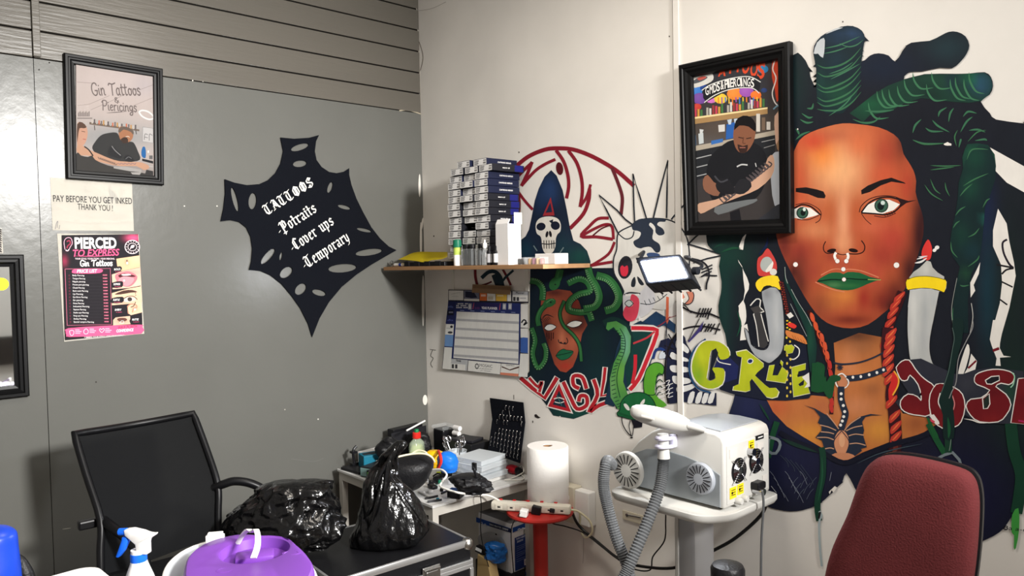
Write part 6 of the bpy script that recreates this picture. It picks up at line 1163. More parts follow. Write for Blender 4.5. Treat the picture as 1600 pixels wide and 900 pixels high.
p = Vector((-.52, -.10, TZ+.0148)); bm = nb(); bx(bm, p.x-.02, p.x+.02, p.y-.015, p.y+.015, p.z, p.z+.01); tube(bm, [p+Vector((0, 0, .005)), p+Vector((-.006, 0, .05)), p+Vector((-.002, 0, .075)), p+Vector((.014, 0, .088))], .007, 8, smooth=3); box(bm, p+Vector((-.004, 0, .062)), (.026, .03, .01)); tag(obj('clip_stand', bm, 'black_plastic'), 'small black clip stand behind the teal glove box', 'stand')
bm = nb(); box(bm, (-.39, -.075, TZ+.03), (.14, .09, .055), rot=(0, 0, .12), bev=.002); tag(obj('white_packet', bm, 'white_card'), 'white packaging lying behind the teal glove box along the grey wall', 'packet')
# squeeze bottle
p = Vector((-.245, -.245, TZ)); t = thing('squeeze_bottle', 'clear squeeze bottle with red and green cap holding pale yellow liquid', 'bottle', p)
bm = nb(); lathe(bm, [(.04, 0), (.044, .008), (.044, .075), (.04, .1), (.022, .118), (.018, .124)], n=28, sy=.7); obj('bottle_body', bm, mat('clear_bottle', (190, 206, 180), .08, alpha=.4), t, True, True)
bm = nb(); lathe(bm, [(.038, .003), (.041, .01), (.041, .06), (.03, .088), (.012, .094)], n=28, sy=.68); obj('liquid', bm, mat('pale_liquid', (196, 206, 140), .15, alpha=.9), t, True, True)
bm = nb(); lathe(bm, [(.02, .122), (.022, .126), (.021, .15), (.018, .153)], n=20); obj('collar', bm, mat('red_plastic', (214, 46, 38), .35), t, True, True)
bm = nb(); lathe(bm, [(.012, .152), (.012, .164), (.009, .168)], n=16); obj('cap', bm, mat('green_cap', (20, 120, 70), .4), t, True, True)
bm = nb(); tube(bm, [pd(635, 673, 3.72), pd(664, 657.5, 3.8)], .0045, 8); tag(obj('white_stick', bm, 'white_plastic', smooth=True), 'thin white stick leaning out above the squeeze bottle', 'stick')
t = tbox('black_monitor', 'black box shaped screen at the back of the table in the room corner', 'monitor', Vector((-.20, -.075, TZ)), (.20, .05, .15), .12, 'black_plastic', [('bezel', (0, -.0305, .08), (.24, .002, .115), 'dark_plastic')])
bm = rows_bm([(674, 650, 660), (680, 640, 668), (692, 638, 670), (702, 640, 672), (712, 646, 668)], 3.86, .4, 36, .006, 22, 3, True, TZ); tag(obj('black_pouch', bm, 'black_leather', smooth=True), 'crumpled black pouch right of the squeeze bottle', 'pouch')
bm = rows_bm([(683, 604, 612), (690, 596, 618), (700, 590, 622), (710, 590, 622), (716, 596, 616)], 3.62, .5, 30, .008, 20, 13, True, TZ); tag(obj('black_pouch', bm, 'black_leather', smooth=True), 'small black crumpled pouch left of the squeeze bottle', 'pouch')
p = Vector((-.055, -.225, TZ)); t = thing('black_canister', 'black canister with a clear lid in the room corner', 'canister', p)
bm = nb(); box(bm, (0, 0, .07), (.085, .09, .14), bev=.008); obj('body', bm, 'black_plastic', t, local=True); bm = nb(); box(bm, (0, 0, .148), (.095, .1, .018), bev=.004); obj('lid', bm, 'clear_plastic', t, local=True)
t = tbox('speaker_box', 'black box behind the scissors cup against the white wall', 'box', Vector((-.078, -.445, TZ)), (.13, .22, .12), 0, 'black_plastic')
tbox('card_reader', 'thin black slab lying on the black box', 'device', Vector((-.09, -.46, TZ+.1205)), (.10, .13, .012), .3, 'dark_plastic')
for k, (dz, r) in enumerate(((.12, 0), (.146, .15))):
    bm = nb(); tube(bm, [(-.07+k*.006, -.37, TZ+dz+.0135), (-.07+k*.006, -.30-.025, TZ+dz+.0135)], .0128, 14); tag(obj('bandage_roll', bm, 'white_card', smooth=True), ('lower', 'upper')[k]+' of two white rolls on the black box', 'roll', 'white rolls on the black box')
# leather cushion, yellow and blue bundles
bm = rows_bm([(712, 640, 660), (714, 622, 668), (720, 600, 676), (730, 590, 678), (742, 586, 673), (752, 587, 667), (761, 590, 657), (766, 600, 645)], 3.22, .75, 40, .004, 6, 2, False, TZ+.0005, 2.4); tag(obj('black_cushion', bm, 'black_leather', smooth=True), 'large rounded black leather pad in the middle of the table', 'cushion')
bm = rows_bm([(704, 672, 684), (708, 668, 690), (716, 666, 694), (724, 668, 695), (731, 674, 692)], 3.40, .8, 30, .006, 14, 4, True, TZ); tag(obj('yellow_bundle', bm, mat('yellow_wrap', (226, 176, 20), .4, bump=.3, bscale=40), smooth=True), 'crumpled yellow bag between the black pad and the blue bundle', 'bag')
bm = rows_bm([(706, 692, 702), (711, 687, 710), (720, 685, 713), (730, 687, 713), (737, 692, 710)], 3.37, .8, 30, .005, 18, 6, True, TZ); o = tag(obj('blue_bundle', bm, mat('blue_wrap', (24, 108, 206), .35), smooth=True), 'blue rolled bag beside the yellow one', 'bag')
bm = nb(); tube(bm, [pd(685, 705, 3.38), pd(688, 712, 3.3), pd(689, 722, 3.29), pd(685, 731, 3.31)], .007, 8, smooth=3); tag(obj('red_strap', bm, 'red_plastic', smooth=True), 'red strap between the yellow and blue bundles', 'strap')
# cup with scissors
p = ontable(718, 738); p.x -= .01; t = thing('scissors_cup', 'translucent plastic cup holding steel scissors and forceps', 'cup', p)
bm = nb(); lathe(bm, [(.030, 0), (.032, .002), (.044, .105), (.046, .108), (.043, .107), (.031, .004), (.0, .004)], n=28, cap=False); obj('cup_body', bm, 'frosted_plastic', t, True, True)
for i in range(6):
    a = i*1.05; bm = nb(); b0 = Vector((.014*math.cos(a), .014*math.sin(a), .01)); top = Vector((.05*math.cos(a+.3)-.012, .05*math.sin(a+.3)+.03*(i % 2), .125+.012*(i % 3)))
    s = Vector((-top.y, top.x, 0)).normalized()
    tube(bm, [b0, top], .0028, 6)
    for k in (-1, 1):
        if i % 3 == 2 and k == 1: continue
        c = top+s*.012*k+Vector((0, 0, .012)); d = (top-b0).normalized(); tube(bm, [c+s*.010*math.cos(q)+d*.015*math.sin(q) for q in [j*.524 for j in range(13)]], .0024, 6)
    bmesh.ops.translate(bm, verts=bm.verts, vec=p); o = tag(obj('scissors', bm, 'chrome', smooth=True), ('steel scissors', 'steel forceps')[i % 3 == 2]+' in the plastic cup, '+('leaning left', 'leaning back left', 'leaning back right', 'leaning right', 'leaning to the front right', 'leaning to the front')[i], 'scissors', 'scissors and forceps in the cup')
# clear organiser boxes
for k in range(5):
    p = Vector((-.215+.006*math.sin(k*2), -.715+.008*math.cos(k*3), TZ+k*.0225+.0003)); t = thing('organiser_box', ('white based clear box at the bottom', 'clear flat box, second from the bottom', 'clear flat box in the middle', 'clear flat box, second from the top', 'clear flat box with frosted lid on top')[k]+' of the organiser stack', 'box', p, (0, 0, .12+.05*math.sin(k*5)), group='clear organiser boxes on the table')
    bm = nb(); box(bm, (0, 0, .0105), (.17, .16, .021), bev=.003); obj('tray_body', bm, 'white_plastic' if k == 0 else 'frosted_plastic', t, local=True)
    bm = nb(); box(bm, (0, 0, .0215), (.172, .162, .0015)); 
    for i in range(4): box(bm, (-.06+i*.04, 0, .0218), (.0015, .15, .0005))
    obj('lid', bm, 'frosted_plastic', t, local=True); bm = nb(); box(bm, (-.0865, .03, .012), (.003, .02, .012)); obj('latch', bm, 'clear_plastic', t, local=True)
tbox('organiser_box', 'clear flat box leaning behind the organiser stack by the jewellery board', 'box', Vector((-.10, -.64, TZ)), (.09, .16, .05), .1, 'frosted_plastic')
bm = rows_bm([(742, 722, 738), (746, 714, 748), (752, 712, 756), (760, 716, 759), (767, 724, 757), (770, 732, 752)], 3.02, .6, 50, .018, 15, 8, True, TZ, 2.2); tag(obj('black_gloves', bm, 'black_leather', smooth=True), 'crumpled black gloves heaped in front of the organiser boxes', 'gloves')
bm = nb(); tube(bm, [pd(745, 746, 2.99), pd(741, 735, 2.99), pd(739, 727, 3.0)], .006, 6); box(bm, pd(741, 729, 3.0), (.01, .02, .03)); tag(obj('black_clip', bm, 'black_plastic'), 'upright black clip behind the black gloves', 'clip')
# jewellery board
JC = [on_x(765, 622, -.012), on_x(817, 629, -.012), on_x(820, 660, -.02), on_x(812, 724, -.075), on_x(762, 706, -.085), on_x(769, 655, -.02)]
bl, br = JC[4], JC[3]; dzb = TZ+.001-min(bl.z, br.z)
t = thing('jewellery_board', 'tall black board hung with silver body jewellery leaning on the white wall', 'display board', (bl+br)/2)
bm = nb(); rowsJ = [(JC[0], JC[1]), (JC[5], JC[2]), (bl, br)]; R3 = []
for a, b in rowsJ: R3.append([a, b, b+Vector((.004, 0, 0)), a+Vector((.004, 0, 0))])
loft(bm, R3); bmesh.ops.recalc_face_normals(bm, faces=bm.faces); obj('panel', bm, 'black_cloth', t)
def jpos(u, v): 
    k = 0 if v < .36 else 1; w_ = v/.36 if k == 0 else (v-.36)/.64
    return rowsJ[k][0].lerp(rowsJ[k][1], u).lerp(rowsJ[k+1][0].lerp(rowsJ[k+1][1], u), w_)+Vector((-.0025, 0, 0))
bm = nb(); lathe(bm, [(0, 0), (.0036, .0006), (.0026, .002), (0, .0026)], Matrix.Rotation(-math.pi/2, 4, 'Y'), 8, cap=False); tube(bm, [(-.003, 0, -.002), (-.006, 0, -.010), (-.003, 0, -.016)], .0014, 5); lathe(bm, [(0, -.004), (.004, 0), (0, .004)], (-.003, 0, -.018), 8, cap=False)
js = obj('body_jewel', bm, 'chrome', None, True, True); js.location = jpos(.5, .1); n_ = 0
ROWN = ('first', 'second', 'third', 'fourth', 'fifth', 'sixth', 'seventh', 'eighth', 'ninth')
CN_ = 'left end|second place|third place|fourth place|middle|sixth place|seventh place|eighth place|right end'.split('|')
PAT = [(.10, (4, 5, 6)), (.19, (3,)), (.27, (2, 3, 4, 5, 6, 7, 8)), (.36, (1, 3, 4, 8)), (.52, (2, 3, 4, 5, 6, 7, 8)), (.61, (1, 2, 3, 4, 5, 6, 7, 8)), (.70, (0, 1, 2, 3, 4, 5, 6, 7, 8)), (.79, (0, 1, 2, 3, 4, 5, 6, 7, 8)), (.88, (3, 4, 5, 6, 7, 8))]
for r, (v, cs) in enumerate(PAT):
    for c in cs:
        o = js if n_ == 0 else js.copy()
        if n_: COL.objects.link(o)
        n_ += 1; o.location = jpos(.07+c*.107, v); tag(o, 'silver body jewel on the black board, %s row from the top, %s' % (ROWN[r], CN_[c]), 'jewellery', 'jewellery on the black board')
bm = nb(); tube(bm, [jpos(.58, .13), jpos(.59, .3)], .0022, 6); tag(obj('silver_bar', bm, 'chrome'), 'long silver bar hanging on the black board', 'jewellery')
# red gadget, cables, clutter
p = ontable(808, 738); p.x -= .03; t = thing('red_tattoo_machine', 'red and black tattoo machine at the wall end of the table', 'tattoo machine', p)
bm = nb(); lathe(bm, [(.014, -.03), (.021, -.02), (.021, .012), (.014, .03)], frame_M((0, 0, .0215), (1, 0, 0), z=(0, 1, 0)), 18); obj('motor', bm, mat('red_metal', (176, 24, 38), .35), t, True, True)
bm = nb(); lathe(bm, [(.012, -.062), (.017, -.05), (.017, -.034), (.012, -.03)], frame_M((0, 0, .0215), (1, 0, 0), z=(0, 1, 0)), 16); box(bm, (0, -.05, .012), (.03, .02, .024), bev=.004); obj('grip', bm, 'black_plastic', t, True, True)
def cable(label, pts, r, m, cat='cable', name='cable', sm=6): bm = nb(); tube(bm, pts, r, 8, smooth=sm); return tag(obj(name, bm, m, smooth=True), label, cat)
mat('white_rubber', (228, 226, 218), .4); mat('black_rubber', (18, 18, 19), .45); mat('cream_rubber', (218, 210, 178), .45)
cable('white cable looped by the red tattoo machine', [ontable(805, 738, .715), ontable(815, 728, .73), ontable(817, 738, .715), ontable(798, 748, .704), ontable(790, 750, .704), ontable(818, 749, .704), ontable(812, 739, .704)], .003, 'white_rubber')
cable('cream cable draped over the black leather pad', [pd(600, 723, 3.10), pd(615, 716, 3.09), pd(640, 710, 3.12), pd(662, 709, 3.12), pd(674, 714, 3.12), pd(679, 722, 3.14)], .004, 'cream_rubber')
cable('pale cable looped behind the black pad', [pd(640, 712, 3.34), pd(652, 704, 3.35), pd(664, 706, 3.34), pd(668, 711, 3.33)], .004, 'cream_rubber')
cable('white cable running from the black pad to the table edge and plug', [pd(676, 734, 3.2), pd(690, 734, 3.16), pd(698, 742, 3.12), pd(692, 752, 3.08), pd(688, 760, 3.02), pd(705, 767, 2.96), pd(722, 771, 2.95), ontable(745, 773, .706), on_z(765, 775, .69), on_z(785, 786, .665), on_z(795, 800, .63), on_z(815, 807, .62), on_z(838, 800, .642)], .0042, 'white_rubber')
cable('yellow tube lying between the black pad and the gloves', [ontable(682, 739, .72), ontable(697, 738, .72)], .006, mat('neon_yellow', (210, 226, 60), .4), 'tube', 'yellow_tube')
cable('yellow flex behind the squeeze bottle', [on_z(607, 719, TZ+.007), on_z(616, 715, TZ+.007), on_z(624, 716, TZ+.007)], .006, 'yellow_card', 'tube', 'yellow_tube')
tbox('power_adapter', 'black power adapter near the front corner of the table', 'adapter', ontable(712, 777), (.05, .06, .034), .5, 'black_plastic', [('plug_face', (-.0255, 0, .02), (.002, .03, .02), 'dark_plastic')])
rc = random.Random(5)
CL = [('small black ink cap', 'cap', 690, 768, .008, .014, 'black_plastic'), ('small white pot', 'pot', 673, 770, .012, .012, 'white_plastic'), ('clear needle cup', 'cup', 705, 757, .014, .022, 'clear_plastic'), ('teal ink cap', 'cap', 684, 782, .007, .010, 'teal_card'), ('black machine part', 'part', 674, 758, .012, .022, 'black_plastic'), ('steel grip tube', 'grip', 668, 752, .008, .03, 'chrome'), ('white ink cap', 'cap', 662, 772, .007, .012, 'white_plastic'), ('grey ink cap', 'cap', 681, 762, .007, .014, 'teal_screen'), ('small clear lid', 'lid', 698, 779, .016, .006, 'clear_plastic'), ('teal bottle cap', 'cap', 687, 756, .008, .018, 'green_plastic')]
PLC = ['near the table corner', 'left of the white cable', 'beside the white cable loop', 'at the front table edge', 'under the black pad', 'close to the black pad', 'at the left front edge by the bag', 'among the caps in front of the pad', 'in front of the power adapter', 'between the pad and the cable loop']
for i, (lb, ct, px, py, r, h, m) in enumerate(CL):
    p = ontable(px, py); bm = nb(); lathe(bm, [(r*.8, 0), (r, h*.2), (r, h*.85), (r*.8, h)], p, 12); tag(obj(ct if ct != 'part' else 'machine_part', bm, m, smooth=True), lb+' '+PLC[i]+' on the table', ct)
for i, (a, b, m, lb) in enumerate((((664, 779), (684, 775), 'black_plastic', 'black pen lying at the front edge of the table'), ((668, 784), (690, 781), 'dark_plastic', 'dark pen closest to the table corner'), ((690, 771), (706, 764), 'black_plastic', 'black marker beside the power adapter'), ((655, 768), (672, 777), 'white_plastic', 'white marker beside the shiny bag'))):
    bm = nb(); tube(bm, [ontable(*a, TZ+.005), ontable(*b, TZ+.005)], .0048, 8); tag(obj('pen', bm, m, smooth=True), lb, 'pen', 'pens on the table')
for i, (px, py, a, h, lb) in enumerate(((684, 752, .5, .024, 'black tangled machine head under the pad'), (676, 763, 1.4, .016, 'flat black clip in front of the pad'), (698, 745, .2, .05, 'black bottle shaped unit behind the yellow tube'))):
    p = ontable(px, py); bm = nb(); box(bm, p+Vector((0, 0, h/2)), (.05, .03, h), rot=(0, 0, a), bev=.005); tube(bm, [p+Vector((-.02, .01, h)), p+Vector((0, 0, h+.012)), p+Vector((.022, -.008, h))], .004, 6, smooth=3); tag(obj('machine_part', bm, 'black_plastic', smooth=True), lb, 'tattoo tool')

# --- stool, power strip, paper roll
mat('stool_red', (178, 44, 38), .4, var=.08, vscale=12); mat('tissue', (236, 234, 230), .85, bump=.1, bscale=80); mat('strip_ivory', (226, 220, 204), .4); mat('rocker_red', (200, 36, 36), .35)
SC = Vector((-.175, -1.065, 0)); t = thing('round_stool', 'red round topped stool beside the table carrying the paper roll', 'stool', SC)
bm = nb(); lathe(bm, [(.10, .612), (.140, .618), (.146, .626), (.144, .634), (.135, .637), (.0, .637)], n=40, cap=False); lathe(bm, [(.0, .612), (.1, .612)], n=40, cap=False); obj('seat', bm, 'stool_red', t, True, True)
bm = nb(); lathe(bm, [(.030, .03), (.032, .60), (.05, .612)], n=24); obj('post', bm, 'stool_red', t, True, True)
bm = nb(); lathe(bm, [(.15, 0), (.15, .012), (.05, .03), (.0, .032)], n=36); obj('base', bm, 'stool_red', t, True, True)
RC = on_z(857, 787.5, .637); t = thing('paper_roll', 'upright roll of white paper towel on the red stool', 'paper roll', RC)
r_ = 32.5*dpt(RC)/F_PX; hh = (775-690)*dpt(RC)/F_PX*1.0+.02
bm = nb(); lathe(bm, [(r_*.98, 0), (r_, .003), (r_, hh-.004), (r_*.97, hh), (r_*.24, hh), (r_*.22, hh-.01), (r_*.22, .02), (0, .02)], n=40, cap=False)
obj('paper', bm, 'tissue', t, True, True); bm = nb(); lathe(bm, [(r_*.22, .02), (r_*.22, hh-.002), (r_*.17, hh-.002), (r_*.17, .02)], n=24, cap=False); obj('core', bm, 'brown_card', t, True, True)
a, b = on_z(769, 795, .638), on_z(892, 803, .638); u = (b-a).normalized(); v = Vector((-u.y, u.x, 0)); L_ = (b-a).length
t = thing('power_strip', 'ivory power strip with red switches lying on the red stool', 'power strip', (a+b)/2, (0, 0, math.atan2(u.y, u.x)))
bm = nb(); box(bm, (0, 0, .019), (L_, .046, .036), bev=.008); obj('casing', bm, 'strip_ivory', t, True, True)
for i in range(5):
    bm = nb(); box(bm, (-L_/2+.035+i*(L_-.09)/4.2, .016, .038), (.014, .010, .005), bev=.001); obj('switch', bm, 'rocker_red', t, local=True)
for i in range(6):
    bm = nb(); x = -L_/2+.035+i*(L_-.06)/5.2; box(bm, (x, -.023, .018), (.03, .003, .022), bev=.001); box(bm, (x+.002, -.0247, .018), (.012, .001, .006), mi=1); obj('socket', bm, ['strip_ivory', 'dark_plastic'], t, local=True)
for px, py, m, lb in ((818, 797, 'white_plastic', 'white plug in the power strip'), (838, 792, 'black_plastic', 'large black adapter plug in the power strip'), (862, 793, 'dark_plastic', 'small dark plug at the right of the power strip')):
    p = on_z(px, py, .655)+Vector((-.012, -.02, 0)); s = .036 if px == 838 else .03 if px == 818 else .02; bm = nb(); box(bm, p-v*.012, (s*1.1, s*1.2, s*.95), rot=(0, .15, math.atan2(u.y, u.x)), bev=.004); tag(obj('plug', bm, m), lb, 'plug')
cable('cream lead looping from the power strip to the wall outlet', [b+Vector((0, 0, .018)), on_x(905, 800, -.1), on_x(922, 815, -.07), on_x(925, 832, -.06), on_x(914, 840, -.05), on_x(907, 825, -.04), on_x(906, 800, -.06)], .0045, 'cream_rubber')
cable('thick black cable sagging along the wall below the outlet', [on_x(895, 803, -.1), on_x(905, 822, -.05), on_x(935, 848, -.04), on_x(970, 875, -.05), on_x(1010, 886, -.06), on_x(1060, 886, -.08), on_x(1115, 860, -.06), on_x(1150, 840, -.05), on_x(1188, 806, -.05), on_x(1200, 780, -.06)], .006, 'black_rubber')
cable('thin black lead from the power strip along the wall', [on_z(858, 792, .64), on_z(858, 803, .63), on_z(862, 817, .60), on_x(885, 823, -.1), on_x(912, 833, -.06), on_x(950, 862, -.055), on_x(985, 887, -.07), on_x(1015, 891, -.06), on_x(1020, 870, -.06), on_x(1038, 845, -.05), on_x(1040, 815, -.1), on_x(1040, 795, -.15)], .0028, 'black_rubber')
cable('thin black wire hanging over the table edge to the floor', [ontable(749, 765, .72), ontable(750, 772, .712), on_z(752, 790, .66), on_z(751, 830, .5), on_z(757, 862, .4), on_z(768, 900, .25)], .0022, 'black_rubber')
cable('thin black wire crossing the heater box', [on_x(812, 802, -.33), on_x(800, 822, -.2), on_x(799, 850, -.2), on_x(803, 900, -.2)], .0022, 'black_rubber')

# --- boxed fan heater on a crate, bag, blue hose
mat('box_white', (214, 214, 216), .5); mat('box_top_grey', (112, 112, 114), .55); mat('kraft', (196, 168, 116), .7); mat('blue_film', (40, 110, 190), .2, alpha=.85)
B0, B1, B2 = on_z(745, 801, .5), on_z(800, 818, .5), on_z(830, 810, .5)
hx0, hy0, hy1 = (B0.x+B1.x)/2, B0.y, B1.y; hx1 = -.055; zB = .27
bm = nb(); bx(bm, hx0-.01, hx1, hy1-.01, hy0+.02, 0, zB-.001, bev=.004); tag(obj('dark_crate', bm, 'dark_plastic'), 'dark storage crate under the heater box', 'crate')
t = thing('heater_box', 'white and blue printed fan heater carton beneath the table edge', 'box', ((hx0+hx1)/2, (hy0+hy1)/2, zB))
bm = nb(); bx(bm, hx0, hx1, hy1, hy0, zB, .5, bev=.001); bx(bm, hx0+.001, hx1-.001, hy1+.001, hy0-.001, .4998, .5012, mi=1); obj('carton', bm, ['box_white', 'box_top_grey'], t)
P = Paint(lambda x, y, o: on_x(x, y, hx0)+Vector((-o, 0, 0)), .0012); P.at(680, 780, 7.5); BL2 = (34, 70, 140)
P.poly([(482, 210), (895, 345), (895, 395), (482, 268)], BL2); P.poly([(640, 268), (895, 350), (895, 395), (640, 318)], (26, 34, 70)); P.text('FAN HEATER 2000W', (640, 304), (860, 372), 22, (210, 214, 220), .02); P.stroke([(520, 280), (550, 272), (560, 300), (590, 290), (600, 318), (618, 312)], 7, (190, 194, 204)); P.stroke([(525, 296), (570, 312), (612, 326)], 4, (190, 194, 204), 0)
P.soft([(500, 460), (560, 400), (640, 380), (720, 400), (800, 470), (850, 580), (860, 700), (850, 860), (760, 850), (700, 800), (560, 640)], (178, 180, 184), [(700, 430, 80, 50, (206, 206, 210), .8), (740, 620, 90, 110, (96, 104, 116), .8)], 2, 3); P.ell((735, 420), 42, 22, (206, 206, 206), 30); P.ell((715, 412), 14, 9, (60, 60, 62), 40)
P.build('front_print', t, 'gloss_print')
P = Paint(lambda x, y, o: on_y(x, y, hy1)+Vector((0, -o, 0)), .0012); P.at(680, 780, 7.5)
P.poly([(905, 335), (1125, 250), (1125, 300), (905, 392)], BL2); P.stroke([(965, 358), (985, 345), (1005, 352), (1025, 335), (1045, 340), (1072, 318)], 8, (226, 228, 232)); P.stroke([(968, 374), (1020, 354), (1070, 336)], 4, (226, 228, 232), 0); P.poly([(928, 455), (1105, 385), (1105, 770), (935, 845)], (30, 52, 112)); P.text('FAN HEATER', (950, 480), (1080, 428), 22, (206, 212, 226), .01); P.text('2000W', (955, 512), (1030, 484), 22, (206, 212, 226), .01)
for i in range(8): P.stroke([(950, 560+i*25), (1085-(i % 3)*20, 508+i*25)], 4, (120, 136, 176), 0)
P.poly([(1040, 705), (1098, 682), (1100, 752), (1042, 776)], (220, 220, 220))
for i in range(6): P.stroke([(1052+i*7, 758-i*3), (1052+i*7, 716-i*3)], 3, (50, 50, 54), 0)
P.poly([(905, 900), (1135, 825), (1135, 865), (905, 945)], BL2); P.build('side_print', t, 'gloss_print')
bm = rows_bm([(846, 768, 774), (851, 762, 782), (860, 760, 787), (872, 765, 786), (879, 772, 784)], dpt(on_x(775, 865, hx0-.05)), .4, 44, .012, 16, 3, True); tag(obj('blue_bag', bm, 'blue_film', smooth=True), 'crumpled blue plastic bag in front of the heater box', 'bag')
bm = nb(); a = on_x(752, 859, hx0-.07); box(bm, a, (.03, .05, .03), rot=(.2, .1, .3), bev=.003); box(bm, a+Vector((-.016, 0, .004)), (.002, .034, .014), rot=(.2, .1, .3), mi=1); tag(obj('power_adapter', bm, ['black_plastic', 'white_print']), 'black adapter with a white label hanging in front of the heater box', 'adapter')
t = thing('kraft_bag', 'open brown paper bag standing between the flight case and heater box', 'bag', (hx0-.14, hy1+.1, 0)); 
k0 = [on_x(q, y, hx0-.09) for q, y in ((746, 866), (761, 876), (772, 930), (744, 930))]; bm = nb(); prism(bm, [Vector((p.x, p.y, p.z)) for p in k0], (.05, 0, 0), bev=.002); bx(bm, hx0-.09, hx0-.04, k0[3].y-.05, k0[3].y, 0, k0[3].z+.01); obj('paper_wall', bm, 'kraft', t)
# ================================================================== flight case, bags, chairs, trolley, things near the camera
mat('case_laminate', (17, 17, 19), .38, bump=.05, bscale=200); mat('aluminium', (212, 212, 212), .3, metal=.85); mat('steel_latch', (170, 168, 164), .3, metal=1)
CZ = .66
q = [on_z(628, 798, CZ), on_z(742, 838, CZ)]; qx1 = (q[0].x+q[1].x)/2; qy0, qy1 = q[1].y, q[0].y; qx0 = qx1-.565
t = thing('flight_case', 'black flight case with aluminium edges standing in front of the corner table', 'flight case', ((qx0+qx1)/2, (qy0+qy1)/2, 0), (0, 0, -.05))
W_, L2 = qx1-qx0, qy1-qy0
def lc(x0, x1, y0, y1, z0, z1, bev=0, bm=None): bm = bm or nb(); bx(bm, x0, x1, y0, y1, z0, z1, bev); return bm
hx, hy = W_/2, L2/2
obj('body', lc(-hx+.004, hx-.004, -hy+.004, hy-.004, .06, CZ-.105), 'case_laminate', t, local=True)
obj('lid', lc(-hx+.004, hx-.004, -hy+.004, hy-.004, CZ-.075, CZ-.002), 'case_laminate', t, local=True)
bm = nb()
for s in (-1, 1):
    lc(-hx, hx, s*hy-.012 if s > 0 else -hy-.001, s*hy+.001 if s > 0 else -hy+.012, CZ-.026, CZ+.001, .006, bm); lc(s*hx-.012 if s > 0 else -hx-.001, s*hx+.001 if s > 0 else -hx+.012, -hy, hy, CZ-.026, CZ+.001, .006, bm)
obj('lid_edge', bm, 'aluminium', t, True, True)
bm = nb()
for z0, z1 in ((CZ-.090, CZ-.074), (CZ-.106, CZ-.090)):
    for s in (-1, 1): lc(-hx, hx, s*hy-.008, s*hy+.002*s+.004, z0, z1, .002, bm); lc(s*hx-.006, s*hx+.006, -hy, hy, z0, z1, .002, bm)
for x in (-hx, hx):
    for y in (-hy, hy): lc(x-.012, x+.004, y-.006, y+.010, .06, CZ-.106, .002, bm)
obj('valance_edges', bm, 'aluminium', t, local=True)
for x in (-hx, hx):
    for y in (-hy, hy): bm = nb(); bmesh.ops.create_uvsphere(bm, u_segments=14, v_segments=10, radius=.024, matrix=Matrix.Translation((x-math.copysign(.012, x), y-math.copysign(.012, y), CZ-.018))); obj('corner_cap', bm, 'steel_latch', t, True, True)
for x in (.06, -.2):
    bm = nb(); lc(x, x+.075, -hy-.010, -hy-.002, CZ-.165, CZ-.05, .003, bm); lc(x+.012, x+.063, -hy-.016, -hy-.009, CZ-.10, CZ-.065, .003, bm); lc(x+.02, x+.055, -hy-.018, -hy-.009, CZ-.15, CZ-.115, .003, bm)
    for z in (CZ-.106, CZ-.06): tube(bm, [(x+.004, -hy-.014, z), (x+.071, -hy-.014, z)], .004, 6)
    for dx in (.015, .06): tube(bm, [(x+dx, -hy-.013, CZ-.155), (x+dx, -hy-.008, CZ-.155)], .004, 6)
    obj('latch', bm, 'steel_latch', t, local=True)
for x in (-1, 1):
    for y in (-1, 1): bm = nb(); lathe(bm, [(.03, -.012), (.03, .012)], Matrix.Translation((x*(hx-.06), y*(hy-.06), .03)) @ Matrix.Rotation(math.pi/2, 4, 'X'), 16); lc(x*(hx-.06)-.02, x*(hx-.06)+.02, y*(hy-.06)-.02, y*(hy-.06)+.02, .045, .06, 0, bm); obj('caster', bm, 'black_plastic', t, local=True)
# bin bags
DB_ = dpt(on_z(607, 845, CZ))-.03
bm = rows_bm([(689, 622, 631, .0), (697, 614, 632), (710, 602, 622), (724, 594, 618, .02), (737, 584, 618, .03), (752, 578, 626), (768, 574, 638), (785, 570, 650), (802, 566, 660), (818, 560, 667), (832, 554, 667), (845, 551, 655), (858, 553, 625)], DB_, .55, 120, .011, 8, 3, True, CZ, 2.3, (1, 1, .35))
t = tag(obj('bin_bag', bm, 'bin_bag', smooth=True, sharp=70), 'tall black bin bag twisted to a knot standing on the flight case', 'bag')
bm = nb()
for k, (pts, r) in enumerate((([(612, 745), (625, 766), (645, 795), (666, 826)], .003), ([(600, 735), (596, 760), (585, 800), (570, 850)], .006), ([(618, 700), (608, 722), (604, 745), (600, 775)], .010), ([(626, 693), (612, 715), (596, 740), (588, 765)], .008), ([(590, 735), (582, 760), (580, 790), (566, 815)], .006))):
    tube(bm, [pd(x, y, DB_-.02-.075*min(1, max(0, (y-690)/150))*(1 if 575 < x < 655 else .45)) for x, y in pts], r, 8, smooth=5, rf=lambda i, u, r=r: r*(.4+.9*math.sin(math.pi*u)))
obj('pleats', bm, 'bin_bag', t, True)
DA = dpt(on_z(480, 855, CZ))
bm = rows_bm([(752, 440, 480), (757, 424, 502), (766, 414, 508), (778, 404, 508), (790, 385, 512), (802, 370, 518), (814, 366, 522), (826, 372, 522), (836, 392, 519), (846, 425, 512), (856, 462, 502)], DA-.05, .5, 160, .026, 9, 11, True, CZ, 2.2, (.55, 1, .7))
tag(obj('bin_bag', bm, 'bin_bag', smooth=True, sharp=70), 'crumpled shiny black bin bag slumped over the left end of the flight case', 'bag')

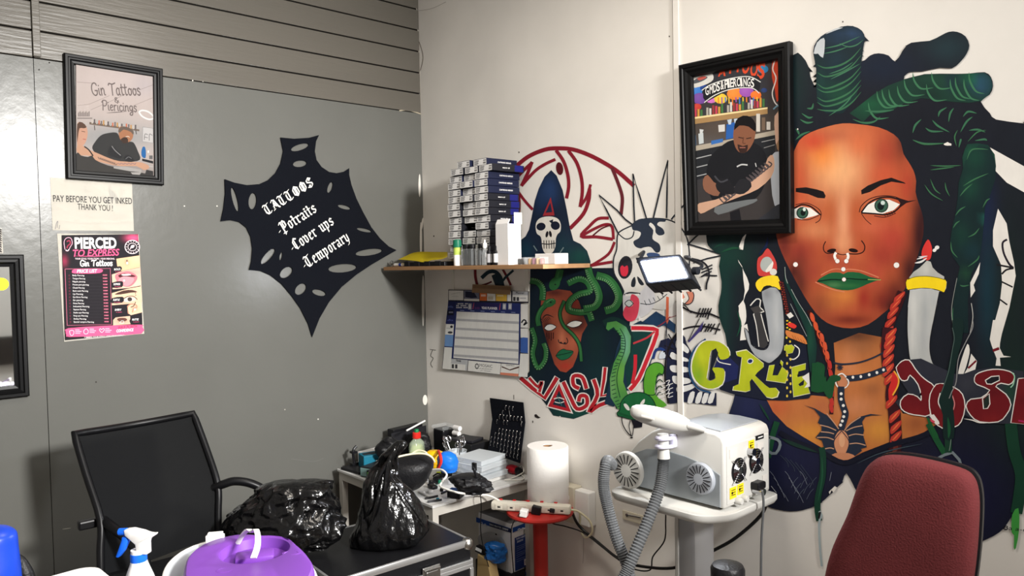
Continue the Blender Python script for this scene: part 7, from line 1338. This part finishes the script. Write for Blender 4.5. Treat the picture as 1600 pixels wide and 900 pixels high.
# --- black mesh armchair
mt = mat('chair_mesh', (14, 15, 17), .75, spec=.12, bump=.3, bscale=500); mat('chair_frame', (14, 14, 16), .36, spec=.25)
nt = mt.node_tree; b_ = nt.nodes['Principled BSDF']; wv = nt.nodes.new('ShaderNodeTexWave'); wv.inputs['Scale'].default_value = 150; wv.inputs['Distortion'].default_value = .5; tcn = nt.nodes.new('ShaderNodeTexCoord'); nt.links.new(tcn.outputs['Object'], wv.inputs['Vector']); mr = nt.nodes.new('ShaderNodeMapRange'); mr.inputs[3].default_value = .93; mr.inputs[4].default_value = 1; nt.links.new(wv.outputs['Fac'], mr.inputs[0]); nt.links.new(mr.outputs[0], b_.inputs['Alpha'])
Lp = [on_y(116, 678, -.43), on_y(135, 742, -.50), on_y(157, 812, -.58), on_y(157, 862, -.61), on_y(158, 908, -.63)]
Rp = [on_y(302, 646, -.42), on_y(322, 700, -.485), on_y(340, 757, -.56), on_y(341, 800, -.585), on_y(341, 838, -.60)]
CX = (Lp[2].x+Rp[2].x)/2; t = thing('mesh_armchair', 'black mesh back armchair standing against the grey wall', 'chair', (CX, -.8, 0))
bm = nb(); g = []
Lc, Rc = catmull(Lp, 4), catmull(Rp, 4)
for a, b in zip(Lc, Rc): g.append([bm.verts.new(a.lerp(b, i/10)+Vector((0, .045*math.sin(math.pi*i/10), -.012*math.sin(math.pi*i/10)))) for i in range(11)])
for a, b in zip(g, g[1:]):
    for i in range(10): bm.faces.new((a[i], b[i], b[i+1], a[i+1]))
obj('backrest', bm, 'chair_mesh', t, True)
bm = nb(); top = [Lc[0].lerp(Rc[0], i/10)+Vector((0, .045*math.sin(math.pi*i/10), -.012*math.sin(math.pi*i/10))) for i in range(11)]
tube(bm, list(reversed(Lc))+top[1:-1]+Rc, .013, 10); obj('back_frame', bm, 'chair_frame', t, True)
zs = (Lp[4].z+Rp[4].z)/2-.03
bm = nb(); box(bm, (CX+.02, -.86, zs), (.48, .50, .07), rot=(-.02, 0, 0), bev=.025, seg=4); obj('seat', bm, 'black_leather', t, True)
for P_, s in ((Rp, 1), (Lp, -1)):
    a = P_[2]; bm = nb(); w_ = .035*s
    tube(bm, [*([a+Vector((-.012, .01, -.012)), on_y(348, 757, -.575), on_y(366, 752, -.595), on_y(390, 755, -.62), on_y(412, 766, -.64), on_y(422, 784, -.655), on_y(420, 812, -.665)] if s > 0 else [a+Vector((.012, .01, -.008)), on_y(176, 824, -.63), on_y(196, 840, -.68), on_y(214, 860, -.73), on_y(226, 890, -.77)]), Vector((a.x+w_*1.3, -.70, zs+.03)), Vector((a.x+w_*.5, -.72, zs-.01))], .016, 10, smooth=5); obj('armrest', bm, 'chair_frame', t, True)
bm = nb(); a = Lp[2]; box(bm, on_y(141, 818, -.55), (.075, .03, .03), bev=.006); obj('recline_lever', bm, 'chair_frame', t)
bm = nb(); lathe(bm, [(.025, .06), (.025, zs-.04)], (CX+.02, -.85, 0), 16); lathe(bm, [(.04, .30), (.04, .06)], (CX+.02, -.85, 0), 16)
obj('gas_lift', bm, 'chair_frame', t, True)
for i in range(5):
    a = i*1.2566+.3; d = Vector((math.cos(a), math.sin(a), 0)); c = Vector((CX+.02, -.85, 0)); bm = nb(); tube(bm, [c+Vector((0, 0, .10)), c+d*.15+Vector((0, 0, .085)), c+d*.27+Vector((0, 0, .06))], .018, 8); lathe(bm, [(.026, -.02), (.026, .02)], Matrix.Translation(c+d*.27+Vector((0, 0, .026))) @ Matrix.Rotation(a, 4, 'Z') @ Matrix.Rotation(math.pi/2, 4, 'X'), 14); obj('leg', bm, 'chair_frame', t, True)

# --- red office chair
mat('red_fabric', (98, 39, 41), .9, bump=.25, bscale=220, var=.10, vscale=9); xr_ = -.50
RO = [(1284, 925), (1286, 895), (1295, 862), (1305, 838), (1320, 806), (1332, 772), (1341, 748), (1352, 729), (1366, 718), (1386, 713.5), (1420, 716.5), (1465, 726), (1500, 737), (1514, 748), (1521, 764), (1524, 790), (1523, 830), (1519, 880), (1512, 930), (1500, 985), (1440, 1010), (1350, 1000), (1298, 965)]
pts = [on_x(x, y, xr_) for x, y in RO]; pts = catmull(pts, 3, True); cy = sum(p.y for p in pts)/len(pts); czz = sum(p.z for p in pts)/len(pts); cen = Vector((xr_, cy, czz))
t = thing('office_chair', 'dark red fabric office chair backrest in front of the painted portrait', 'chair', (xr_-.2, cy, 0))
def shell(sc_x):
    bm = nb(); loft(bm, [[Vector((xr_+dx, cen.y+(p.y-cen.y)*k, cen.z+(p.z-cen.z)*k)) for p in pts] for dx, k in sc_x]); bmesh.ops.recalc_face_normals(bm, faces=bm.faces); return bm
obj('back_cushion', shell([(-.014, .55), (-.012, .75), (-.006, .9), (.002, .965), (.012, .99), (.026, 1.0), (.04, .985)]), 'red_fabric', t, True)
obj('back_shell', shell([(.041, .975), (.044, 1.012), (.056, 1.012), (.07, .96), (.076, .8)]), 'black_plastic', t, True)
bm = nb(); box(bm, (xr_+.088, cen.y-.05, .72), (.02, .07, .55), bev=.006); box(bm, (xr_-.10, cen.y-.02, .45), (.40, .07, .02)); box(bm, Vector((xr_+.06, on_x(1517, 872, xr_+.06).y+.012, on_x(1517, 872, xr_).z)), (.03, .03, .06), bev=.008); obj('back_bracket', bm, 'black_plastic', t)
bm = nb(); box(bm, (xr_-.22, cen.y, .50), (.44, .46, .08), bev=.035, seg=4); obj('seat', bm, 'red_fabric', t, True)
bm = nb(); lathe(bm, [(.026, .08), (.026, .46)], (xr_-.2, cen.y, 0), 16); obj('gas_lift', bm, 'chair_frame', t, True)
for i in range(5):
    a = i*1.2566+.1; d = Vector((math.cos(a), math.sin(a), 0)); c = Vector((xr_-.2, cen.y, 0)); bm = nb(); tube(bm, [c+Vector((0, 0, .10)), c+d*.27+Vector((0, 0, .06))], .018, 8); lathe(bm, [(.026, -.02), (.026, .02)], Matrix.Translation(c+d*.27+Vector((0, 0, .026))) @ Matrix.Rotation(a, 4, 'Z') @ Matrix.Rotation(math.pi/2, 4, 'X'), 14); obj('leg', bm, 'black_plastic', t, True)

# --- laser machine on its trolley
mat('machine_white', (198, 197, 192), .4); mat('machine_grey', (150, 156, 160), .32, metal=.25); mat('hose_grey', (92, 94, 96), .45); mat('warn_yellow', (238, 208, 28), .5); mat('column_steel', (176, 176, 178), .35, metal=.6); mat('machine_silver', (168, 173, 181), .32, metal=.15)
TT = .90; MX0, MX1, MY0, MY1 = -.335, -.055, -2.074, -1.672
t = thing('machine_trolley', 'white trolley with a steel column carrying the laser machine', 'trolley', (-.24, -1.9, 0))
bm = nb(); ring = []
for x, y, r in ((-.42, -1.66, .05), (-.42, -2.04, .045), (-.34, -2.10, .04), (-.035, -2.10, .03), (-.035, -1.66, .03)): ring.append((x, y, r))
def rrect(ring, n=6):
    out = []; N = len(ring)
    for i in range(N):
        p = Vector(ring[i][:2]); a = Vector(ring[i-1][:2]); b = Vector(ring[(i+1) % N][:2]); r = ring[i][2]
        u, v = (a-p).normalized(), (b-p).normalized(); s, e = p+u*r, p+v*r
        for k in range(n+1): w_ = k/n; out.append((s*(1-w_)+p*w_)*(1-w_)+(p*(1-w_)+e*w_)*w_)
    return out
rr_ = rrect(ring); rc_ = Vector((-.22, -1.88))
loft(bm, [[Vector((*(rc_+(p-rc_)*k), z)) for p in rr_] for z, k in ((TT-.032, .93), (TT-.028, .97), (TT-.016, 1.0), (TT-.003, 1.0), (TT, .985))]); bmesh.ops.recalc_face_normals(bm, faces=bm.faces); obj('tray', bm, 'machine_white', t, True)
cpx = on_z(1090, 806, TT-.03); ccx, ccy = -.20, -1.868
bm = nb(); bx(bm, ccx-.06, ccx+.06, ccy-.045, ccy+.045, .06, TT-.03, bev=.014); obj('column', bm, 'column_steel', t, True)
bm = nb(); bx(bm, ccx-.064, ccx-.058, ccy+.022, ccy+.036, .06, TT-.03, bev=.003); obj('column_strip', bm, 'machine_white', t)
bm = nb(); bx(bm, -.42, -.05, -2.08, -1.70, .045, .07, bev=.01); obj('base', bm, 'machine_white', t)
for x in (-.39, -.08):
    for y in (-2.05, -1.73): bm = nb(); lathe(bm, [(.024, -.012), (.024, .012)], Matrix.Translation((x, y, .024)) @ Matrix.Rotation(math.pi/2, 4, 'X'), 14); obj('caster', bm, 'black_plastic', t, True)
t = thing('laser_machine', 'white and grey laser machine with side fans standing on the trolley', 'machine', (-.2, -1.87, TT+.008))
Z0 = TT+.008
prof = [(MY1, Z0), (MY1, Z0+.075), (MY1-.02, Z0+.115), (MY1-.06, Z0+.16), (MY1-.12, Z0+.205), (MY1-.17, Z0+.228), (MY1-.23, Z0+.240), (MY1-.30, Z0+.242), (MY0+.03, Z0+.237), (MY0+.008, Z0+.228), (MY0, Z0+.21), (MY0, Z0)]
bm = nb(); prism(bm, [(MX0, y, z) for y, z in prof], (MX1-MX0, 0, 0), bev=.008); obj('casing', bm, 'machine_white', t, True, sharp=50)
bm = nb(); top = [(y, z) for y, z in prof[3:9]]
loft(bm, [[Vector((x, y, z+dz)) for x, y, z, dz in ((MX0+.03, y, z, .001), (MX1-.02, y, z, .001), (MX1-.02, y, z, .004), (MX0+.03, y, z, .004))] for y, z in top]); bmesh.ops.recalc_face_normals(bm, faces=bm.faces); obj('top_cover', bm, 'machine_silver', t, True)
lower = [(MY1-.004, Z0+.004), (MY1-.004, Z0+.07), (MY1-.04, Z0+.115), (MY1-.10, Z0+.142), (MY1-.17, Z0+.152), (MY1-.26, Z0+.145), (MY1-.34, Z0+.13), (MY0+.012, Z0+.108), (MY0+.012, Z0+.004)]
bm = nb(); prism(bm, [(MX0-.004, y, z) for y, z in lower], (.006, 0, 0), bev=.002); obj('front_panel', bm, 'machine_grey', t)
def grille(c, r, nm):
    M = frame_M(c, (0, 1, 0), z=(-1, 0, 0)); bm = nb(); lathe(bm, [(r, 0), (r, .008), (r*.93, .014), (r*.3, .017), (0, .017)], M, 36, cap=False); g_ = obj(nm, bm, 'machine_white' if nm == 'hose_disc' else 'machine_silver', t, True)
    bm = nb()
    for i in range(18):
        a = i*math.pi/9; vs = box(bm, (0, 0, 0), (r*.5, r*.045, .002)); bmesh.ops.transform(bm, verts=vs, matrix=M @ Matrix.Rotation(a, 4, 'Z') @ Matrix.Translation((r*.6, 0, .0163)))
    obj('vent_slots', bm, 'black_plastic', g_)
a = on_x(1096, 747, MX0-.004); grille(a, .052, 'vent_grille')
a = on_x(983, 734, MX0-.03); grille(a, .065, 'hose_disc'); hd = a.copy()
bm = nb(); tube(bm, [hd+Vector((.001, 0, 0)), (MX0+.02, hd.y-.01, hd.z)], .035, 16); obj('disc_arm', bm, 'machine_white', t, True)
ry = MY0-.003
bm = nb(); bx(bm, MX0+.014, MX1-.012, ry, MY0+.002, Z0+.012, Z0+.20, bev=.002); bp_ = obj('back_plate', bm, 'machine_white', t)
for px, py in ((1154, 735), (1181, 720)):
    c = on_y(px, py, ry-.001); M = frame_M(c, (1, 0, 0), z=(0, -1, 0)); bm = nb(); lathe(bm, [(.041, 0), (.041, .002), (.0, .002)], M, 28, cap=False); f_ = obj('fan', bm, 'black_plastic', t, True)
    bm = nb()
    for r in (.012, .02, .028, .036): tube(bm, [M @ Vector((r*math.cos(k*.3927), r*math.sin(k*.3927), .006)) for k in range(17)], .0014, 5)
    for k in range(2): tube(bm, [M @ Vector((.055*math.cos(.785+k*1.571), .055*math.sin(.785+k*1.571), .005)), M @ Vector((-.055*math.cos(.785+k*1.571), -.055*math.sin(.785+k*1.571), .005))], .0018, 5)
    lathe(bm, [(.012, .004), (.012, .008), (0, .008)], M, 14, cap=False); obj('fan_guard', bm, 'chrome', f_)
for px, py, w_, h_ in ((1145.5, 770, .038, .036), (1157, 764, .036, .034), (1174, 696, .034, .034)):
    c = on_y(px, py, ry-.001); bm = nb(); box(bm, c, (w_, .0012, h_)); o = obj('warning_label', bm, 'warn_yellow', t, label='yellow warning label'); bm = nb()
    for k in range(3): box(bm, c+Vector((0, -.001, .009-k*.008)), (w_*.6, .0008, .0022))
    box(bm, c+Vector((-.006, -.001, .0)), (.008, .0008, .008)); obj('symbol', bm, 'black_plastic', o)
c = on_y(1187, 683, ry-.001); bm = nb(); box(bm, c, (.05, .0012, .016)); obj('name_plate', bm, 'black_plastic', t)
bm = nb(); box(bm, c+Vector((.003, -.001, 0)), (.03, .0006, .004)); obj('plate_print', bm, 'white_print', t)
bm = nb()
for px, py, w_, h_ in ((1146, 708, .044, .03), (1188, 698, .04, .028), (1195, 746, .03, .02), (1177, 754, .02, .012)): box(bm, on_y(px, py, ry-.001), (w_, .001, h_))
obj('paper_label', bm, mat('pale_label', (206, 202, 196), .6), t)
for px, py in ((1151, 782), (1160, 778)): bm = nb(); lathe(bm, [(.012, 0), (.012, .014), (.009, .02), (0, .02)], frame_M(on_y(px, py, ry), (1, 0, 0), z=(0, -1, 0)), 16, cap=False); obj('port_cap', bm, 'machine_white', t, True)
bm = nb(); lathe(bm, [(.011, 0), (.011, .04), (0, .04)], frame_M(on_y(1177, 765, ry), (1, 0, 0), z=(0, -1, 0)), 14, cap=False); lathe(bm, [(.013, 0), (.013, .02), (0, .02)], frame_M(on_y(1170, 705, ry), (1, 0, 0), z=(0, -1, 0)), 14, cap=False); obj('connector', bm, 'chrome', t, True)
bm = nb()
for x in (MX0+.03, MX1-.03):
    for y in (MY0+.03, MY1-.03): lathe(bm, [(.010, TT), (.010, Z0+.001)], (x, y, 0), 12)
obj('rubber_foot', bm, 'black_rubber', t)
p = on_y(1184, 758, ry-.012); bm = nb(); box(bm, p, (.05, .035, .025), bev=.006); tag(obj('power_plug', bm, 'black_plastic'), 'black mains plug in the side of the laser machine', 'plug')
cable('grey lead hanging down from the laser machine connector', [on_y(1191, 768, ry-.05), on_y(1193, 790, ry-.05), on_y(1190, 840, ry-.04), on_y(1189, 905, ry-.04), on_y(1189, 990, ry-.04)], .004, 'hose_grey')
# handpiece in its holder
DH = dpt(Vector((MX0-.06, -1.86, 1.1)))
t = thing('laser_handpiece', 'white paddle shaped laser handpiece hanging on the front of the machine', 'handpiece', pd(1039, 720, DH))
ax = (pd(1076, 665, DH-.05)-pd(985, 641, DH+.04)); M = frame_M(pd(985, 641, DH+.04), ax, z=(0, 0, 1)); LH = ax.length; bm = nb(); rings = []
for u, hw, hh_ in ((0, .004, .004), (.02, .018, .012), (.08, .030, .018), (.2, .040, .023), (.4, .046, .026), (.6, .044, .026), (.78, .036, .024), (.92, .024, .019), (1.0, .016, .014)):
    rings.append([M @ Vector((u*LH, hw*math.cos(k*.3142)*.62, hh_*math.sin(k*.3142)*1.3)) for k in range(20)])
loft(bm, rings); bmesh.ops.recalc_face_normals(bm, faces=bm.faces); obj('shell', bm, 'machine_white', t, True)
bm = nb(); tube(bm, [M @ Vector((LH*.99, 0, 0)), M @ Vector((LH*1.12, 0, .0)), M @ Vector((LH*1.27, 0, -.002))], .012, 14, rf=lambda i, u: (.0125, .0115, .008)[i]); obj('nozzle', bm, 'machine_white', t, True)
bm = nb(); vs = box(bm, (LH*.36, -.034, .0), (.045, .004, .008), bev=.002); bmesh.ops.transform(bm, verts=vs, matrix=M); obj('slot', bm, 'pale_label', t)
bm = nb(); a, b = pd(1036, 678, DH), pd(1037, 716, DH); tube(bm, [a, a.lerp(b, .6), b], .019, 16, rf=lambda i, u: (.018, .0185, .021)[i]); obj('neck', bm, 'machine_white', t, True)
bm = nb()
for y in (684, 697): tube(bm, [pd(1027, y, DH+.03), pd(1026, y+1, DH-.01), pd(1034, y+2, DH-.03), pd(1047, y+1, DH-.02), pd(1052, y, DH+.04)], .007, 8, smooth=4)
bx(bm, MX0-.02, MX0+.001, pd(1050, 690, DH).y-.005, pd(1040, 690, DH).y, pd(1050, 700, DH).z, pd(1050, 680, DH).z, .003); obj('holder_clip', bm, mat('clip_lilac', (206, 204, 224), .35), t, True)
# corrugated hose, down from the disc and back up to the handpiece
hp = [hd+Vector((-.02, .06, .01)), pd(948, 722, DH+.02), pd(943, 755, DH), pd(949, 790, DH-.01), pd(963, 840, DH-.03), pd(982, 892, DH-.05), pd(990, 960, DH-.08), pd(985, 1040, DH-.12), pd(972, 1075, DH-.15), pd(955, 1030, DH-.16), pd(968, 925, DH-.13), pd(985, 880, DH-.11), pd(1010, 820, DH-.07), pd(1030, 765, DH-.03), pd(1036, 728, DH-.005), pd(1037, 714, DH)]
bm = nb(); tube(bm, hp, .02, 12, smooth=26, rf=lambda i, u: .0205 if i % 2 else .0165); tag(obj('corrugated_hose', bm, 'hose_grey'), 'grey corrugated hose looping from the machine disc to the handpiece', 'hose')
p = pd(1137, 892, 2.0); t = thing('foot_stool', 'round black padded stool top in front of the trolley column', 'stool', (p.x, p.y, 0)); bm = nb(); lathe(bm, [(.036, p.z-.05), (.044, p.z-.045), (.045, p.z+.006), (.04, p.z+.016), (.02, p.z+.021), (0, p.z+.021)], n=30, cap=False); obj('seat', bm, 'black_leather', t, True, True); bm = nb(); lathe(bm, [(.018, .02), (.018, p.z-.05)], n=14); lathe(bm, [(.07, 0), (.07, .012), (.02, .03)], n=24); obj('post', bm, 'chair_frame', t, True, True)

# --- workbench below the frame carrying the cleaning things
KZ = .85; mat('bench_top', (90, 88, 86), .5)
bc = CAM+HF*1.42+HR*(-.75); bc.z = 0; an = math.atan2(HR.y, HR.x); t = thing('low_bench', 'grey bench in the foreground carrying the spray bottle and purple lidded bin', 'bench', bc, (0, 0, an))
obj('bench_top', lc(-.62, .52, -.36, .40, KZ-.03, KZ-.001, .004), 'bench_top', t, local=True)
for x in (-.58, .48):
    for y in (-.32, .36): obj('leg', lc(x-.02, x+.02, y-.02, y+.02, 0, KZ-.03), 'bench_top', t, local=True)
def stand(px, D): p = pd(px, 850, D); p.z = KZ; return p
# spray bottle
p = stand(216, 1.5); t = thing('spray_bottle', 'white trigger spray bottle with a blue trigger in the foreground', 'bottle', p, (0, 0, an-.15)); zt = pd(216, 826, 1.5).z-KZ; mat('spray_blue', (22, 98, 220), .35)
kk = 1.5/F_PX; zc = zt-.062
bm = nb(); lathe(bm, [(.030, 0), (.036, .004), (.037, zc-.14), (.036, zc-.09), (.028, zc-.04), (.0165, zc-.008), (.0145, zc)], n=30); obj('bottle_body', bm, 'white_plastic', t, True, True)
bm = nb(); lathe(bm, [(.0150, zc-.004), (.0155, zc-.002), (.0155, zc+.012), (.0135, zc+.014)], n=30); obj('collar', bm, 'spray_blue', t, True, True)
bm = nb(); hd_ = [(-.026, zt-.001), (-.010, zt+.001), (.012, zt-.003), (.024, zt-.007), (.034, zt-.008), (.041, zt-.007), (.039, zt-.011), (.026, zt-.019), (.0235, zt-.026), (.0235, zc+.013), (.0, zc+.013), (-.002, zt-.030), (-.014, zt-.020), (-.024, zt-.013)]
prism(bm, [(x, -.0085, z) for x, z in hd_], (0, .017, 0), bev=.0025); lathe(bm, [(.0145, zc+.011), (.0145, zc+.02)], n=24); obj('trigger_head', bm, 'white_plastic', t, True, True)
bm = nb(); tube(bm, [(-.024, 0, zt-.0065), (-.040, 0, zt-.0075)], .0072, 14); obj('nozzle', bm, 'spray_blue', t, True, True)
bm = nb(); prism(bm, [(x, -.006, z) for x, z in ((-.032, zt-.016), (-.022, zt-.015), (-.019, zt-.024), (-.030, zt-.045), (-.042, zt-.059), (-.048, zt-.058), (-.040, zt-.040), (-.034, zt-.025))], (0, .012, 0), bev=.002); obj('trigger', bm, 'spray_blue', t, True, True)
# blue bottle, black pouch and white tub at the left
DL = 1.42
bm = rows_bm([(823, -22, -6), (827, -34, 8), (834, -40, 18), (842, -42, 21.5), (860, -43, 23), (900, -45, 27), (960, -47, 30), (1030, -47, 31), (1075, -47, 31)], DL, 1., 36, floor=KZ+.0005); tag(obj('blue_bottle', bm, mat('blue_hdpe', (22, 58, 168), .35, var=.12, vscale=30), smooth=True), 'bright blue plastic bottle cut off by the left edge of the photo', 'bottle')
bm = rows_bm([(866, 20, 30), (872, 14, 38), (884, 8, 46), (900, 4, 53), (940, 0, 62), (1000, 0, 66), (1020, 0, 66)], 1.74, .6, 30, floor=KZ+.0005); tag(obj('black_bag', bm, 'black_leather', smooth=True), 'rounded black bag behind the blue bottle', 'bag')
zl = pd(147, 882, 1.45).z; ap = pd(147, 884, 1.45); t = thing('white_tub', 'white plastic tub with a rounded lid corner left of the spray bottle', 'tub', (ap.x, ap.y, KZ)); Mx = Matrix.Rotation(an+.80, 4, 'Z'); c_ = Vector((-.085, -.085, 0))
def tubx(z0, z1, s, bv): bm = nb(); vs = box(bm, c_+Vector((0, 0, (z0+z1)/2)), (s, s, z1-z0)); bmesh.ops.bevel(bm, geom=[e for e in bm.edges if abs(e.verts[0].co.z-e.verts[1].co.z) > .005], offset=.035, segments=6, affect='EDGES', profile=.5); bmesh.ops.transform(bm, verts=bm.verts, matrix=Mx); return bm
obj('tub_body', tubx(0, zl-KZ-.016, .16, 0), 'white_plastic', t, local=True); obj('lid', tubx(zl-KZ-.016, zl-KZ, .172, 0), 'white_plastic', t, local=True)
# purple lidded bin with its handle, clear bin under it
DPc = 1.72; mat('purple_plastic', (116, 64, 160), .4)
zP = on_z(455, 848, 0).z; PT = pd(390, 862, DPc).z
outl = [(286, 905), (288, 880), (297, 864), (316, 850), (345, 839.5), (380, 834), (420, 838), (457, 847), (470, 855), (482, 868), (491, 884), (488, 900), (472, 925), (440, 950), (390, 965), (340, 960), (305, 940), (290, 920)]
ob = catmull([on_z(x, y, PT) for x, y in outl], 3, True); oc = sum(ob, Vector())/len(ob); N_ = len(ob)
t = thing('lidded_bin', 'clear plastic bin with purple lid and white carry handle in the foreground', 'bin', (oc.x, oc.y, KZ))
rcs = on_z(398, 862, PT)
def ringk(k, dz): return [Vector((oc.x+(p.x-oc.x)*k, oc.y+(p.y-oc.y)*k, PT+dz)) for p in ob]
def rec(r, dz):
    out = []
    for p in ob: d = Vector((p.x-oc.x, p.y-oc.y, 0)).normalized(); out.append(Vector((rcs.x, rcs.y, PT+dz))+d*r)
    return out
bm = nb(); loft(bm, [ringk(.90, -.058), ringk(.985, -.058), ringk(1.0, -.052), ringk(1.0, -.012), ringk(.985, -.003), ringk(.95, .002), rec(.085, .006), rec(.078, .003), rec(.072, -.018), rec(.02, -.016)]); bmesh.ops.recalc_face_normals(bm, faces=bm.faces); obj('lid', bm, 'purple_plastic', t, True, sharp=35)
bm = nb(); vs = box(bm, rcs+Vector((0, 0, -.012)), (.085, .05, .016), rot=(0, 0, an+.3), bev=.005); obj('grip_pad', bm, 'purple_plastic', t, True)
bm = nb()
for px, py in ((352, 893), (455, 866)): q_ = on_z(px, py, PT+.002); lathe(bm, [(.018, 0), (.017, .003), (.013, .0035), (.011, .0005), (0, .0005)], Matrix.Translation(q_) @ Matrix.Rotation(an, 4, 'Z'), 22, cap=False, sx=1.2, sy=.8)
obj('lid_button', bm, 'purple_plastic', t, True)
bm = nb(); hl = [pd(371, 850, DPc+.05), pd(378, 838, DPc+.045), pd(387, 828, DPc+.03), pd(394, 831, DPc+.02), pd(400, 828, DPc+.0), pd(403, 838, DPc-.02), pd(402, 855, DPc-.05), pd(396, 872, DPc-.07)]
Pc = catmull(hl, 5)
loft(bm, [[p+HR*a+Vector((0, 0, 1))*0+((Pc[min(i+1, len(Pc)-1)]-Pc[max(i-1, 0)]).normalized().cross(HR)).normalized()*b for a, b in ((-.0065, -.002), (.0065, -.002), (.0065, .002), (-.0065, .002))] for i, p in enumerate(Pc)]); bmesh.ops.recalc_face_normals(bm, faces=bm.faces); obj('handle', bm, 'white_plastic', t)
zr = PT-.024; sh = HR*-.022
def bring(k, z): return [Vector((oc.x+(p.x-oc.x)*k, oc.y+(p.y-oc.y)*k, z))+sh for p in ob]
bm = nb(); loft(bm, [bring(.92, KZ+.0005), bring(1.1, zr-.01), bring(1.16, zr-.006), bring(1.17, zr), bring(1.14, zr+.001), bring(1.1, zr-.006), bring(.90, KZ+.006)]); bmesh.ops.recalc_face_normals(bm, faces=bm.faces); obj('bin_body', bm, 'frosted_plastic', t, True, sharp=35)
bm = nb(); r_ = bring(1.165, zr); tube(bm, r_+r_[:1], .0042, 8); obj('rim', bm, 'white_plastic', t, True)
c = on_z(331, 846, PT-.0); bm = nb(); box(bm, c+Vector((0, 0, -.004))+HF*.02, (.042, .014, .026), rot=(0, 0, an+.18), bev=.002); box(bm, c+Vector((0, 0, .011))+HF*.022, (.034, .012, .006), rot=(0, 0, an+.18), bev=.001); box(bm, c+Vector((0, 0, (KZ-c.z)/2-.006))+HF*.024, (.034, .008, c.z-KZ-.012), rot=(0, 0, an+.18)); obj('latch', bm, 'white_plastic', t, label='white latch')
